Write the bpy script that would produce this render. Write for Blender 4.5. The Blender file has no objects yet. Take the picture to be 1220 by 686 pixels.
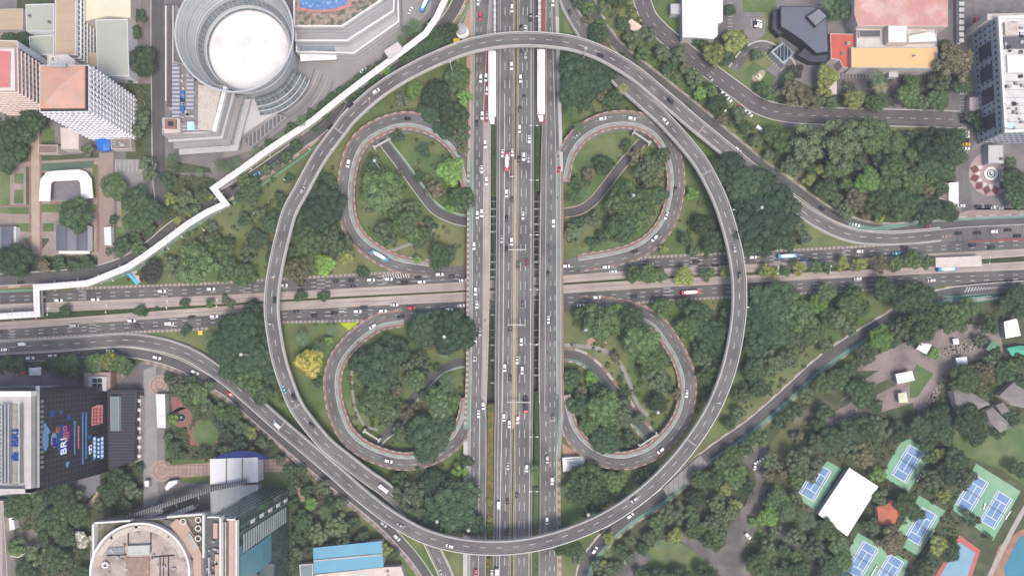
import bpy, math, random
import numpy as np
from mathutils import Vector
random.seed(7); rng = np.random.default_rng(7)
scn = bpy.context.scene
COL = scn.collection
# ------------------------------------------------------------------ camera, sky, sun, exposure
S = 0.55            # metres on the ground per photograph pixel
H = 450.0           # drone height
HAZE = 0.00014
NX, NY = 610, 430   # the point straight below the drone
YC = (343-NY)*S
cam = bpy.data.cameras.new('camera'); cam.sensor_width = 36; cam.lens = 36*H/(1220*S)
cam.shift_y = (NY-343)/1220; cam.clip_start = 1; cam.clip_end = 6000
cam_o = bpy.data.objects.new('camera', cam); COL.objects.link(cam_o)
cam_o.location = (0, YC, H); cam_o.rotation_euler = (0, 0, 0); scn.camera = cam_o
world = bpy.data.worlds.new('World'); scn.world = world; world.use_nodes = True
wn = world.node_tree.nodes; wl = world.node_tree.links
sky = wn.new('ShaderNodeTexSky'); sky.sky_type = 'NISHITA'; sky.sun_disc = False
SUN_EL, SUN_AZ = 62, 150   # degrees; azimuth clockwise from north
sky.sun_elevation = math.radians(SUN_EL); sky.sun_rotation = math.radians(SUN_AZ)
sky.air_density = 1.0; sky.dust_density = 4.0; sky.ozone_density = 1.0
bg = wn['Background']; bg.inputs['Strength'].default_value = 0.12
wl.new(sky.outputs['Color'], bg.inputs['Color'])
sun = bpy.data.lights.new('sun', 'SUN'); sun.energy = 1.5; sun.angle = math.radians(20); sun.color = (1, 0.93, 0.84)
sun_o = bpy.data.objects.new('sun', sun); COL.objects.link(sun_o)
sun_o.rotation_euler = (math.radians(90-SUN_EL), 0, math.radians(180-SUN_AZ)); sun_o.location = (0, 0, 600)
scn.view_settings.view_transform = 'Standard'; scn.view_settings.look = 'None'
scn.view_settings.gamma = 1; scn.view_settings.use_curve_mapping = False
scn.view_settings.exposure = 0.84
# ------------------------------------------------------------------ helpers
def W(px, py, z=0.0):
    f = 1 - z/H
    return Vector(((px-NX)*S*f, YC + (NY-py)*S*f, z))
def lin(c):
    c = c/255.0
    return c/12.92 if c <= 0.04045 else ((c+0.055)/1.055)**2.4
MATS = {}
def mat(name, col, rough=0.85, var=0.12, scale=0.15, fine=1.5, fvar=0.08, col2=None, c2scale=0.03, c2lo=0.45, c2hi=0.6, metal=0, streak=False, island=0, grid=None, stripes=None, spec=0.3):
    """procedural material: base colour broken up by noise at two sizes, an optional second colour in patches, road streaks along
    the UV, per-leaf variation, a window grid or stripes in UV metres"""
    if name in MATS: return MATS[name]
    m = bpy.data.materials.new(name); MATS[name] = m; m.use_nodes = True
    nt = m.node_tree; n = nt.nodes; l = nt.links; b = n['Principled BSDF']
    b.inputs['Roughness'].default_value = rough; b.inputs['Metallic'].default_value = metal
    b.inputs['Specular IOR Level'].default_value = spec
    geo = n.new('ShaderNodeNewGeometry'); pos = geo.outputs['Position']
    def noise(vec, sc, det=3):
        t = n.new('ShaderNodeTexNoise'); t.inputs['Scale'].default_value = sc; t.inputs['Detail'].default_value = det
        l.new(vec, t.inputs['Vector']); return t.outputs['Fac']
    def mth(op, a, bb):
        t = n.new('ShaderNodeMath'); t.operation = op
        for i, v in enumerate((a, bb)):
            if isinstance(v, (int, float)): t.inputs[i].default_value = v
            else: l.new(v, t.inputs[i])
        return t.outputs[0]
    def mix(f, a, bb):
        t = n.new('ShaderNodeMix'); t.data_type = 'RGBA'
        l.new(f, t.inputs[0]) if not isinstance(f, float) else setattr(t.inputs[0], 'default_value', f)
        for i, v in ((6, a), (7, bb)):
            if isinstance(v, tuple): t.inputs[i].default_value = (*v[:3], 1)
            else: l.new(v, t.inputs[i])
        return t.outputs[2]
    c = tuple(col)
    if col2 is not None:
        r = n.new('ShaderNodeMapRange'); r.inputs[1].default_value = c2lo; r.inputs[2].default_value = c2hi
        l.new(noise(pos, c2scale, 5), r.inputs[0]); c = mix(r.outputs[0], c, tuple(col2))
    if island and 'yellow_fl' not in name:   # every crown its own shade between the base colour and a warmer, lighter one
        o2 = n.new('ShaderNodeObjectInfo'); fr = mth('MULTIPLY', mth('FRACT', mth('MULTIPLY', o2.outputs['Random'], 7.31), 0), .75)
        c = mix(fr, c, (col[0]*1.26, col[1]*1.26, col[2]*1.12))
    if grid:   # (width, height, line, colour of the lines, tone variation)
        uv = n.new('ShaderNodeUVMap').outputs[0]
        t = n.new('ShaderNodeTexBrick'); t.offset = 0; t.inputs['Scale'].default_value = 1
        t.inputs['Brick Width'].default_value = grid[0]; t.inputs['Row Height'].default_value = grid[1]
        t.inputs['Mortar Size'].default_value = grid[2]; t.inputs['Mortar Smooth'].default_value = 0; t.inputs['Bias'].default_value = 0
        t.inputs['Color1'].default_value = (*[v*(1-grid[4]) for v in col], 1); t.inputs['Color2'].default_value = (*[v*(1+grid[4]) for v in col], 1)
        t.inputs['Mortar'].default_value = (*grid[3], 1)
        l.new(uv, t.inputs['Vector']); c = t.outputs['Color']
    if stripes:   # (period, share, colour, 0 = u / 1 = v)
        uv = n.new('ShaderNodeUVMap').outputs[0]; sp = n.new('ShaderNodeSeparateXYZ'); l.new(uv, sp.inputs[0])
        fr = mth('FRACT', mth('DIVIDE', sp.outputs[stripes[3]], stripes[0]), 0)
        c = mix(mth('LESS_THAN', fr, stripes[1]), c, tuple(stripes[2]))
    f = mth('ADD', mth('MULTIPLY', mth('SUBTRACT', noise(pos, scale), 0.5), var*4), 1.0)
    f = mth('MULTIPLY', f, mth('ADD', mth('MULTIPLY', mth('SUBTRACT', noise(pos, fine, 2), 0.5), fvar*4), 1.0))
    if streak:
        uv = n.new('ShaderNodeUVMap').outputs[0]; mp = n.new('ShaderNodeMapping'); mp.inputs['Scale'].default_value = (1.1, 0.02, 1)
        l.new(uv, mp.inputs[0]); f = mth('MULTIPLY', f, mth('ADD', mth('MULTIPLY', mth('SUBTRACT', noise(mp.outputs[0], 1.0, 2), 0.5), 1.1), 1.0))
        mp2 = n.new('ShaderNodeMapping'); mp2.inputs['Scale'].default_value = (0.02, 0.06, 1)
        l.new(uv, mp2.inputs[0]); f = mth('MULTIPLY', f, mth('ADD', mth('MULTIPLY', mth('SUBTRACT', noise(mp2.outputs[0], 1.0, 2), 0.5), 0.6), 1.0))
    if island:
        f = mth('MULTIPLY', f, mth('ADD', mth('MULTIPLY', mth('SUBTRACT', geo.outputs['Random Per Island'], 0.5), island*2), 1.0))
        oi = n.new('ShaderNodeObjectInfo'); f = mth('MULTIPLY', f, mth('ADD', mth('MULTIPLY', mth('SUBTRACT', oi.outputs['Random'], 0.5), 0.6), 1.0))
    vm = n.new('ShaderNodeVectorMath'); vm.operation = 'SCALE'
    if isinstance(c, tuple):
        vm.inputs[0].default_value = c[:3]
    else: l.new(c, vm.inputs[0])
    l.new(f, vm.inputs['Scale']); l.new(vm.outputs[0], b.inputs['Base Color'])
    return m
class MB:
    def __init__(s): s.v = []; s.f = []; s.m = []; s.uv = []
    def face(s, pts, mi=0, uv=None):
        k = len(s.v); s.v += [tuple(p) for p in pts]; s.f.append(tuple(range(k, k+len(pts)))); s.m.append(mi)
        s.uv += list(uv) if uv else [(p[0], p[1]) for p in pts]
    def prism(s, poly, z0, z1, mt=0, mw=0, bottom=True):
        """poly: list of xy counter-clockwise or not; fixed here"""
        a = sum(poly[i][0]*poly[(i+1) % len(poly)][1]-poly[(i+1) % len(poly)][0]*poly[i][1] for i in range(len(poly)))
        if a < 0: poly = poly[::-1]
        z1s = z1 if isinstance(z1, (list, tuple)) else [z1]*len(poly)
        if mt is not None: s.face([(p[0], p[1], z) for p, z in zip(poly, z1s)], mt)
        if bottom: s.face([(p[0], p[1], z0) for p in poly[::-1]], mw)
        u = 0
        for i in range(len(poly)):
            p, q = poly[i], poly[(i+1) % len(poly)]; d = math.hypot(q[0]-p[0], q[1]-p[1])
            za, zb = z1s[i], z1s[(i+1) % len(poly)]
            s.face([(p[0], p[1], z0), (q[0], q[1], z0), (q[0], q[1], zb), (p[0], p[1], za)], mw, [(u, z0), (u+d, z0), (u+d, zb), (u, za)]); u += d
    def box(s, c, d, rz=0, mi=0):
        hx, hy = d[0]/2, d[1]/2; ca, sa = math.cos(rz), math.sin(rz)
        s.prism([(c[0]+x*ca-y*sa, c[1]+x*sa+y*ca) for x, y in ((-hx, -hy), (hx, -hy), (hx, hy), (-hx, hy))], c[2]-d[2]/2, c[2]+d[2]/2, mi, mi)
    def tube(s, p, q, r0, r1=None, n=8, mi=0):
        r1 = r0 if r1 is None else r1; p, q = Vector(p), Vector(q); d = (q-p).normalized()
        a = d.orthogonal().normalized(); b = d.cross(a)
        R = [[P + (a*math.cos(t)+b*math.sin(t))*r for t in [2*math.pi*i/n for i in range(n)]] for P, r in ((p, r0), (q, r1))]
        for i in range(n):
            j = (i+1) % n; s.face([R[0][i], R[0][j], R[1][j], R[1][i]], mi)
        s.face(R[1], mi); s.face(R[0][::-1], mi)
    def lathe(s, c, prof, n=48, mi=0, a0=0, a1=2*math.pi):
        for (r0, z0), (r1, z1) in zip(prof, prof[1:]):
            for i in range(n):
                t, u = a0+(a1-a0)*i/n, a0+(a1-a0)*(i+1)/n
                P = [(c[0]+r0*math.cos(t), c[1]+r0*math.sin(t), z0), (c[0]+r0*math.cos(u), c[1]+r0*math.sin(u), z0),
                     (c[0]+r1*math.cos(u), c[1]+r1*math.sin(u), z1), (c[0]+r1*math.cos(t), c[1]+r1*math.sin(t), z1)]
                if r1 < 1e-6: P = P[:3]; uu = [(t*r0, z0), (u*r0, z0), (u*r1, z1)]
                elif r0 < 1e-6: P = [P[0], P[2], P[3]]; uu = [(0, z0), (u*r1, z1), (t*r1, z1)]
                else: uu = [(t*20, r0+z0), (u*20, r0+z0), (u*20, r1+z1), (t*20, r1+z1)]
                s.face(P, mi, uu)
    def mesh(s, name, mats):
        me = bpy.data.meshes.new(name); me.from_pydata(s.v, [], s.f)
        for m in (mats if isinstance(mats, (list, tuple)) else [mats]): me.materials.append(m)
        me.polygons.foreach_set('material_index', s.m)
        if len(s.uv) == len(me.loops):
            u = me.uv_layers.new(name='UVMap'); u.data.foreach_set('uv', [c for p in s.uv for c in p])
        me.update(); return me
    def build(s, name, mats, parent=None, smooth=False):
        me = s.mesh(name, mats)
        if smooth: me.polygons.foreach_set('use_smooth', [True]*len(me.polygons))
        return link(name, me, parent)
def link(name, data, parent=None):
    o = bpy.data.objects.new(name, data); COL.objects.link(o)
    if parent: o.parent = parent
    return o
def tag(o, label=None, cat=None, group=None, kind=None):
    if label: o['label'] = label
    if cat: o['category'] = cat
    if group: o['group'] = group
    if kind: o['kind'] = kind
    return o
def empty(name, label, cat, loc=(0, 0, 0), group=None, rz=0):
    o = link(name, None); o.location = loc; o.rotation_euler = (0, 0, rz); o.empty_display_size = 1
    return tag(o, label, cat, group)
def origin(o):   # moves a merged-in-world thing's origin to its base centre
    me = o.data; n = len(me.vertices); a = np.empty(n*3, 'f'); me.vertices.foreach_get('co', a); a = a.reshape(-1, 3)
    c = np.array([(a[:, 0].min()+a[:, 0].max())/2, (a[:, 1].min()+a[:, 1].max())/2, a[:, 2].min()], 'f'); a -= c
    me.vertices.foreach_set('co', a.ravel()); me.update(); o.location = Vector([float(x) for x in c]); return o
def struct(o): o['kind'] = 'structure'; return o
def inpoly(x, y, P):
    r = False; j = len(P)-1
    for i in range(len(P)):
        if (P[i][1] > y) != (P[j][1] > y) and x < (P[j][0]-P[i][0])*(y-P[i][1])/(P[j][1]-P[i][1])+P[i][0]: r = not r
        j = i
    return r
# paths: control points (px, py, z) through a Catmull-Rom curve, resampled every ~2.5 m
def path(pts, step=2.5):
    P = [W(*p) if len(p) == 3 else W(p[0], p[1], 0) for p in pts]
    P = [2*P[0]-P[1]] + P + [2*P[-1]-P[-2]]; out = []
    for i in range(1, len(P)-2):
        a, b, c, d = P[i-1:i+3]; n = max(2, int((c-b).length/step))
        for k in range(n):
            t = k/n; out.append(0.5*((2*b)+(c-a)*t+(2*a-5*b+4*c-d)*t*t+(3*b-a-3*c+d)*t**3))
    out.append(P[-2]); return out
def frames(P):
    N = []
    for i in range(len(P)):
        d = P[min(i+1, len(P)-1)]-P[max(i-1, 0)]; d.z = 0; d.normalize(); N.append(Vector((d.y, -d.x, 0)))   # right of travel
    return N
def strip(mb, P, o0, o1, dz=0.0, mi=0, t0=None, t1=None):
    N = frames(P); s = 0
    for i in range(len(P)-1):
        d = (P[i+1]-P[i]).length
        if (t0 is None or s >= t0) and (t1 is None or s < t1):
            z = Vector((0, 0, dz))
            mb.face([P[i]+N[i]*o1+z, P[i+1]+N[i+1]*o1+z, P[i+1]+N[i+1]*o0+z, P[i]+N[i]*o0+z], mi, [(o1, s), (o1, s+d), (o0, s+d), (o0, s)])
        s += d
def wallbox(mb, P, o0, o1, zb, zt, mi=0, alt=None, every=1, ends=True):
    """a box swept along the path between offsets o0 < o1 and heights zb..zt above the path; alt = second material every n samples"""
    N = frames(P)
    for i in range(len(P)-1):
        if callable(zb): b0, b1 = zb(P[i]), zb(P[i+1])
        else: b0, b1 = P[i].z+zb, P[i+1].z+zb
        a = [P[i]+N[i]*o0, P[i]+N[i]*o1, P[i+1]+N[i+1]*o1, P[i+1]+N[i+1]*o0]
        lo = [Vector((q.x, q.y, z)) for q, z in zip(a, (b0, b0, b1, b1))]
        hi = [Vector((q.x, q.y, z)) for q, z in zip(a, (P[i].z+zt, P[i].z+zt, P[i+1].z+zt, P[i+1].z+zt))]
        k = mi if alt is None or (i//every) % 2 == 0 else alt
        mb.face(hi[::-1], k); mb.face([lo[0], lo[3], hi[3], hi[0]][::-1], k); mb.face([lo[1], lo[2], hi[2], hi[1]], k); mb.face(lo, k)
        if ends and i == 0: mb.face([lo[0], lo[1], hi[1], hi[0]], k)
        if ends and i == len(P)-2: mb.face([lo[3], lo[2], hi[2], hi[3]][::-1], k)
def at(P, s):
    for i in range(len(P)-1):
        d = (P[i+1]-P[i]).length
        if s <= d: return P[i].lerp(P[i+1], s/d), (P[i+1]-P[i]).normalized()
        s -= d
    return None, None
def plen(P): return sum((P[i+1]-P[i]).length for i in range(len(P)-1))
def dashes(mb, P, off, dz, L=4.5, gap=7.5, w=0.3, t0=0, t1=None, mi=0):
    T = plen(P) if t1 is None else t1; s = t0+2
    while s+L < T:
        a, d = at(P, s); b, e = at(P, s+L)
        if a is None or b is None: break
        n = Vector((d.y, -d.x, 0)).normalized(); m = Vector((e.y, -e.x, 0)).normalized(); z = Vector((0, 0, dz))
        mb.face([a+n*(off+w/2)+z, b+m*(off+w/2)+z, b+m*(off-w/2)+z, a+n*(off-w/2)+z], mi); s += L+gap
EXC = []   # where no shrub or scattered tree may stand
def poly_sheet(name, pts, z, m, kind='structure', th=None, parent=None):
    if name != 'lawn' and m is not SOIL and z > 0.12 or name in ('path', 'court_surround'): EXC.append(pts)
    mb = MB(); P = [W(x, y, z) for x, y in pts]
    mb.prism([(p.x, p.y) for p in P], z-(th or 0.02), z, 0, 0)
    o = mb.build(name, m, parent)
    if kind: o['kind'] = kind
    return o
# ------------------------------------------------------------------ materials
ASPH = mat('asphalt', (0.136, 0.131, 0.125), 0.9, 0.08, 0.05, 0.9, 0.07, streak=True, col2=(0.108, 0.102, 0.101), c2scale=0.035, c2lo=.50, c2hi=.56)
ASPHM = mat('boulevard_asphalt', (0.112, 0.108, 0.104), 0.9, 0.08, 0.05, 0.9, 0.07, streak=True, col2=(0.090, 0.085, 0.086), c2scale=0.035, c2lo=.50, c2hi=.56)
ASPHD = mat('dark_asphalt', (0.092, 0.089, 0.088), 0.9, 0.09, 0.05, 0.9, 0.06, streak=True)
CONC = mat('busway_concrete', (0.33, 0.285, 0.262), 0.85, 0.08, 0.1, 1.2, 0.06, streak=True)
CONCG = mat('grey_concrete', (0.25, 0.24, 0.235), 0.85, 0.12, 0.1, 1.2, 0.08)
PARA = mat('parapet_concrete', (0.42, 0.40, 0.385), 0.8, 0.12, 0.2, 1.5, 0.06)
WHITE = mat('white_paint', (0.66, 0.65, 0.63), 0.6, 0.05, 0.2, 2, 0.03)
LINE = mat('lane_paint', (0.46, 0.45, 0.44), 0.7, 0.22, 0.25, 3, 0.15)
WROOF = mat('white_roof', (0.72, 0.71, 0.70), 0.5, 0.05, 0.12, 1.4, 0.06, col2=(0.60, 0.59, 0.575), c2scale=.05, c2lo=.52, c2hi=.68)
GREENL = mat('green_lane_paint', (0.135, 0.245, 0.20), 0.8, 0.16, 0.15, 1.5, 0.1)
REDL = mat('red_lane_paint', (0.22, 0.075, 0.075), 0.8, 0.16, 0.2, 2, 0.1)
KR = mat('kerb_red', (0.22, 0.135, 0.112), 0.8, 0.15, 0.4, 3, 0.1)
KW = mat('kerb_white', (0.36, 0.33, 0.31), 0.8, 0.15, 0.4, 3, 0.1)
BRICKP = mat('brick_paving', (0.235, 0.155, 0.13), 0.9, 0.14, 0.2, 2, 0.12)
YEL = mat('yellow_kerb', (0.36, 0.27, 0.15), 0.8, 0.15, 0.3, 2, 0.1)
GRASS = mat('grass', (0.088, 0.130, 0.044), 0.95, 0.16, 0.09, 1.2, 0.2, col2=(0.155, 0.165, 0.072), c2scale=0.022, c2lo=0.43, c2hi=0.62)
LAWN = mat('lawn_grass', (0.088, 0.135, 0.05), 0.95, 0.12, 0.1, 1.4, 0.12, col2=(0.13, 0.16, 0.065), c2scale=0.05)
SOIL = None
SOIL = mat('garden_soil', (0.065, 0.080, 0.042), 0.95, 0.25, 0.12, 1.3, 0.25, col2=(0.14, 0.125, 0.095), c2scale=0.045, c2lo=0.55, c2hi=0.7)
PAVE = mat('grey_paving', (0.185, 0.172, 0.17), 0.9, 0.14, 0.1, 1.6, 0.12, col2=(0.13, 0.122, 0.124), c2scale=0.04)
PAVEL = mat('light_paving', (0.245, 0.238, 0.235), 0.9, 0.10, 0.08, 1.5, 0.08, col2=(0.20, 0.195, 0.195), c2scale=0.03)
PAVEB = mat('brown_paving', (0.23, 0.19, 0.178), 0.9, 0.2, 0.12, 1.5, 0.16, col2=(0.15, 0.125, 0.12), c2scale=0.05)
TAN = mat('tan_paving', (0.36, 0.29, 0.23), 0.9, 0.10, 0.2, 2, 0.08)
DARKM = mat('dark_metal', (0.03, 0.032, 0.036), 0.5)
GREYM = mat('galvanised_metal', (0.30, 0.31, 0.32), 0.5, spec=0.5)
HEDGE = mat('hedge_leaves', (0.045, 0.07, 0.03), 0.9, 0.2, 0.3, 2, 0.3)
HEDGEY = mat('golden_hedge_leaves', (0.20, 0.15, 0.045), 0.9, 0.25, 0.3, 2, 0.35, col2=(0.08, 0.10, 0.04), c2scale=0.3)
# ------------------------------------------------------------------ ground
mb = MB(); mb.face([(-3000, -3000, 0), (3000, -3000, 0), (3000, 3000, 0), (-3000, 3000, 0)])
struct(mb.build('ground', GRASS))
Z1, Z2, Z3, Z4 = 0.05, 0.09, 0.13, 0.17
SN = [0]
def sheet(name, pts, z, m): SN[0] += 1; return poly_sheet(name, pts, z+.0011*(SN[0] % 33), m)   # no two sheets share a plane
# district grounds
sheet('pavement', [(-60, -90), (545, -90), (530, 0), (504, 36), (455, 76), (400, 116), (330, 168), (250, 222), (168, 296), (120, 316), (-60, 324)], Z1, PAVE)
sheet('pavement', [(305, 178), (262, 190), (330, 90), (352, 70), (402, 72), (425, 66), (480, 26), (476, -60), (528, -60), (512, 14), (470, 54), (400, 106)], Z2, PAVEL)
sheet('soil', [(470, 58), (512, 22), (520, 28), (480, 68), (410, 118), (330, 176), (296, 190), (340, 158), (402, 112)], Z3, SOIL)
sheet('lawn', [(20, 150), (46, 132), (60, 150), (70, 185), (120, 182), (120, 190), (46, 193), (-20, 193), (-20, 150)], Z2, SOIL)
sheet('pavement', [(-20, 193), (120, 188), (122, 304), (-20, 308)], Z1+.02, mat('pale_pinkish_paving', (.30, .245, .22), .9, .12, .15, 2, .12, col2=(.22, .19, .18), c2scale=.08))
for x0, x1, y0, y1 in ((0, 12, 197, 245), (31, 36, 199, 244), (49, 53, 205, 240), (20, 36, 266, 276), (51, 64, 266, 276), (26, 36, 283, 296), (50, 58, 284, 296), (104, 112, 268, 300), (134, 138, 255, 300), (139, 150, 240, 300)):
    sheet('lawn', [(x0, y0), (x1, y0), (x1, y1), (x0, y1)], Z3, LAWN if x1-x0 > 9 else SOIL)
for x0, x1, y0, y1 in ((34.5, 37, 160, 306), (47.5, 49.5, 160, 306), (115.5, 118, 196, 300), (60, 112, 240, 242.6), (0, 37, 244.5, 246.5), (115, 119, 258, 296)):
    sheet('path', [(x0, y0), (x1, y0), (x1, y1), (x0, y1)], Z3+.03, KR)
sheet('lawn', [(150, 285), (180, 235), (185, 205), (256, 212), (262, 226), (205, 272), (165, 296)], Z2, SOIL)
sheet('lawn', [(196, 190), (250, 200), (252, 206), (196, 206)], Z3, SOIL)
sheet('lawn', [(-20, 300), (60, 305), (112, 304), (120, 318), (60, 325), (-20, 328)], Z2, SOIL)
sheet('lawn', [(150, 100), (180, 100), (180, 200), (165, 210), (150, 195)], Z2, SOIL)
sheet('lawn', [(20, 0), (66, 0), (66, 90), (20, 90)], Z2, SOIL)
for x0, x1, y0, y1 in ((50, 65, 154, 168), (17, 28, 207, 219), (17, 28, 226, 242), (49, 118, 243, 253), (0, 37, 247, 255), (110, 118, 196, 236)):
    sheet('lawn', [(x0, y0), (x1, y0), (x1, y1), (x0, y1)], Z3, LAWN)
for pts in ([(37, 152), (47, 152), (47, 305), (38, 305)], ):
    sheet('path', pts, Z4, TAN)
sheet('path', [(35, 262), (37, 262), (37.5, 306), (34, 306)], Z4, KR); sheet('path', [(47.5, 262), (50, 262), (50, 306), (48, 306)], Z4, KR)
for pts in ([(0, 254), (37, 256), (37, 263), (0, 266)], [(49, 256), (118, 252), (118, 258), (49, 265)], [(118, 182), (135, 182), (136, 320), (116, 320)], [(49, 192), (118, 188), (118, 191), (49, 195)],
            [(13, 195), (37, 193), (37, 197), (13, 199)], [(13, 199), (16, 199), (16, 245), (13, 245)], [(28, 206), (31, 206), (31, 244), (28, 244)], [(20, 283), (34, 300), (37, 297), (23, 280)], [(48, 300), (62, 282), (65, 284), (52, 303)],
            [(20, 283), (38, 276), (38, 280), (22, 287)], [(48, 276), (64, 280), (62, 284), (48, 280)], [(139, 236), (144, 236), (145, 270), (140, 270)]):
    sheet('path', pts, Z4, mat('pinkish_paving', (0.27, 0.215, 0.19), 0.9, 0.1, 0.2, 2, 0.08))
sheet('pavement', [(49, 194), (112, 191), (112, 200), (49, 204)], Z3+0.01, mat('green_court_paint', (0.085, 0.125, 0.09), 0.9))
sheet('pavement', [(137, 190), (175, 190), (175, 232), (148, 232), (137, 226)], Z3, CONCG)
# upper right district
sheet('pavement', [(905, -60), (1300, -60), (1300, 262), (1180, 262), (1138, 256), (1150, 200), (1150, 152), (935, 152), (895, 110), (930, 60)], Z1, PAVE)
sheet('pavement', [(800, -60), (905, -60), (912, 40), (880, 70), (862, 80), (846, 58), (808, 40)], Z1, PAVE)
sheet('soil', [(988, 113), (1060, 113), (1060, 128), (930, 128), (912, 112), (950, 96), (975, 108)], Z2, SOIL); sheet('soil', [(1072, 92), (1094, 94), (1096, 110), (1130, 114), (1130, 128), (1078, 128)], Z2, SOIL)
sheet('pavement', [(997, 84), (1130, 84), (1130, 112), (997, 112)], Z1+.02, mat('maroon_grey_paving', (.115, .10, .105), .9, .1, .2, 2, .1))
def bays(x, y, dx, dy, n, lx, ly, w=.25):
    mb = MB()
    for k in range(n+1):
        p, q = W(x+dx*k, y+dy*k), W(x+dx*k+lx, y+dy*k+ly); d = (q-p).normalized(); m_ = Vector((-d.y, d.x, 0))*w/2; z = Vector((0, 0, .16)); mb.face([p-m_+z, q-m_+z, q+m_+z, p+m_+z])
    struct(mb.build('parking_bay_lines', LINE))
bays(1000, 86, 4, 0, 12, 0, 8); bays(1074, 96, 0, 3.4, 5, 6, 0); bays(1098, 88, 4, 0, 6, 0, 8); bays(1143, 88, 0, 4.2, 12, 9, 0); bays(1145, 142, 0, 4.4, 9, 9, 0); bays(852, 104, 3.6, 3.1, 12, -4, 6); bays(867, 0, 0, 4, 10, 6, 0); bays(895, 23, 3.2, 0, 6, 0, 8); bays(138, 192, 5, 0, 7, 0, 13); bays(910, 66, 2.6, 2.9, 8, 5, -5)
sheet('soil', [(940, 152), (1068, 156), (1068, 164), (1132, 160), (1150, 195), (1138, 240), (1128, 258), (1060, 266), (1000, 250), (955, 218), (900, 168)], Z2, SOIL)
sheet('soil', [(820, 40), (846, 56), (870, 72), (890, 60), (886, 35), (840, 50)], Z2, SOIL)
sheet('lawn', [(885, 0), (925, 0), (925, 15), (885, 15)], Z2, LAWN)
sheet('pavement', [(1128, 258), (1165, 248), (1230, 248), (1230, 262), (1140, 266)], Z2, mat('pinkish_paving', (0.3, 0.24, 0.2)))
# lower left district
sheet('pavement', [(-60, 436), (100, 432), (178, 430), (215, 452), (196, 470), (196, 640), (160, 640), (160, 560), (-60, 600)], Z1, PAVE)
sheet('soil', [(-60, 590), (55, 582), (130, 560), (168, 545), (176, 600), (120, 620), (108, 700), (-60, 760)], Z2, SOIL)
sheet('soil', [(196, 448), (250, 470), (330, 530), (400, 600), (470, 700), (340, 760), (345, 580), (320, 545), (200, 548)], Z2, SOIL)
sheet('soil', [(-60, 420), (20, 420), (150, 420), (172, 430), (150, 442), (100, 440), (-60, 442)], Z2, SOIL)
sheet('soil', [(160, 470), (168, 470), (168, 540), (160, 540)], Z3, SOIL)
sheet('pavement', [(171, 440), (186, 436), (188, 600), (171, 606)], Z3, CONCG)
sheet('pavement', [(200, 554), (250, 551), (250, 566), (200, 570)], Z4, mat('pink_tile_paving', (0.33, 0.24, 0.21), 0.9, 0.08, 0.3, 2, 0.1, grid=(2.7, 2.7, .16, (0.17, 0.12, 0.11), .12)))
sheet('pavement', [(308, 548), (342, 545), (350, 552), (364, 596), (359, 598), (345, 562), (308, 562)], Z4, MATS['pink_tile_paving'])
sheet('pavement', [(196, 574), (250, 575), (250, 582), (190, 606)], Z3, PAVE)
sheet('path', [(113, 568), (118, 568), (120, 590), (108, 604), (84, 604), (84, 600), (104, 600), (114, 588)], Z3, TAN)
sheet('path', [(18, 632), (40, 630), (58, 650), (40, 655), (18, 640)], Z3, PAVEB)
# lower right district
sheet('soil', [(690, 700), (740, 640), (800, 590), (900, 520), (975, 455), (1060, 395), (1120, 368), (1240, 345), (1300, 345), (1300, 760), (690, 760)], Z1, SOIL)
sheet('path', [(975, 503), (988, 495), (1040, 462), (1030, 478), (1068, 458), (1072, 440), (1020, 442), (978, 470), (985, 460), (1040, 425), (1100, 398), (1145, 385), (1190, 390), (1196, 420), (1150, 432), (1128, 444), (1100, 490), (1094, 500), (1092, 478), (1040, 494), (978, 510)], Z2, PAVEB)
sheet('path', [(1000, 478), (1030, 452), (1090, 415), (1112, 428), (1138, 438), (1130, 446), (1100, 492), (1088, 484), (1090, 440), (1050, 455)], Z2+0.02, PAVEB)
sheet('lawn', [(1092, 434), (1112, 445), (1094, 472), (1084, 474), (1084, 450)], Z3, LAWN)
sheet('lawn', [(1130, 520), (1160, 500), (1230, 506), (1230, 585), (1195, 560), (1165, 548), (1140, 540)], Z2, LAWN)
sheet('lawn', [(935, 505), (952, 508), (940, 545), (922, 565), (912, 560), (918, 528)], Z3, mat('dry_grass', (0.10, 0.11, 0.05), 0.95, 0.15, 0.1, 1.2, 0.15))
sheet('lawn', [(768, 656), (782, 645), (800, 640), (846, 666), (858, 700), (760, 700)], Z2, LAWN); EXC.append([(774, 652), (800, 641), (842, 664), (845, 684), (795, 680), (770, 672)])
sheet('lawn', [(905, 630), (935, 640), (950, 668), (912, 672), (900, 650)], Z2, LAWN)
LN = mat('park_lane_asphalt', (.105, .098, .093), .9, .2, .12, 1.5, .2, col2=(.15, .138, .13), c2scale=.08)
for pl in ([(882, 538), (912, 528), (916, 545), (912, 572), (902, 582), (898, 560), (886, 552)], [(902, 575), (914, 580), (912, 605), (896, 640), (880, 664), (862, 652), (868, 628), (888, 600)], [(862, 650), (880, 660), (905, 700), (880, 700), (850, 662)], [(905, 614), (912, 610), (952, 650), (945, 657)], [(855, 560), (872, 552), (874, 575), (858, 582)], [(740, 676), (768, 654), (776, 662), (752, 700), (728, 700)]): sheet('pavement', pl, Z2+.04, LN)
EXC += [[(885, 540), (912, 530), (914, 600), (880, 660), (864, 650), (890, 600), (900, 570)], [(912, 512), (950, 508), (938, 545), (920, 562)], [(905, 612), (914, 612), (950, 652), (944, 656)]]
sheet('path', [(812, 632), (845, 652), (886, 686), (874, 700), (836, 664), (806, 640)], Z3, LN); EXC.append([(812, 632), (845, 652), (886, 686), (874, 700), (836, 664), (806, 640)])
sheet('pavement', [(745, 662), (762, 655), (755, 700), (735, 700)], Z2, PAVE)
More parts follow.
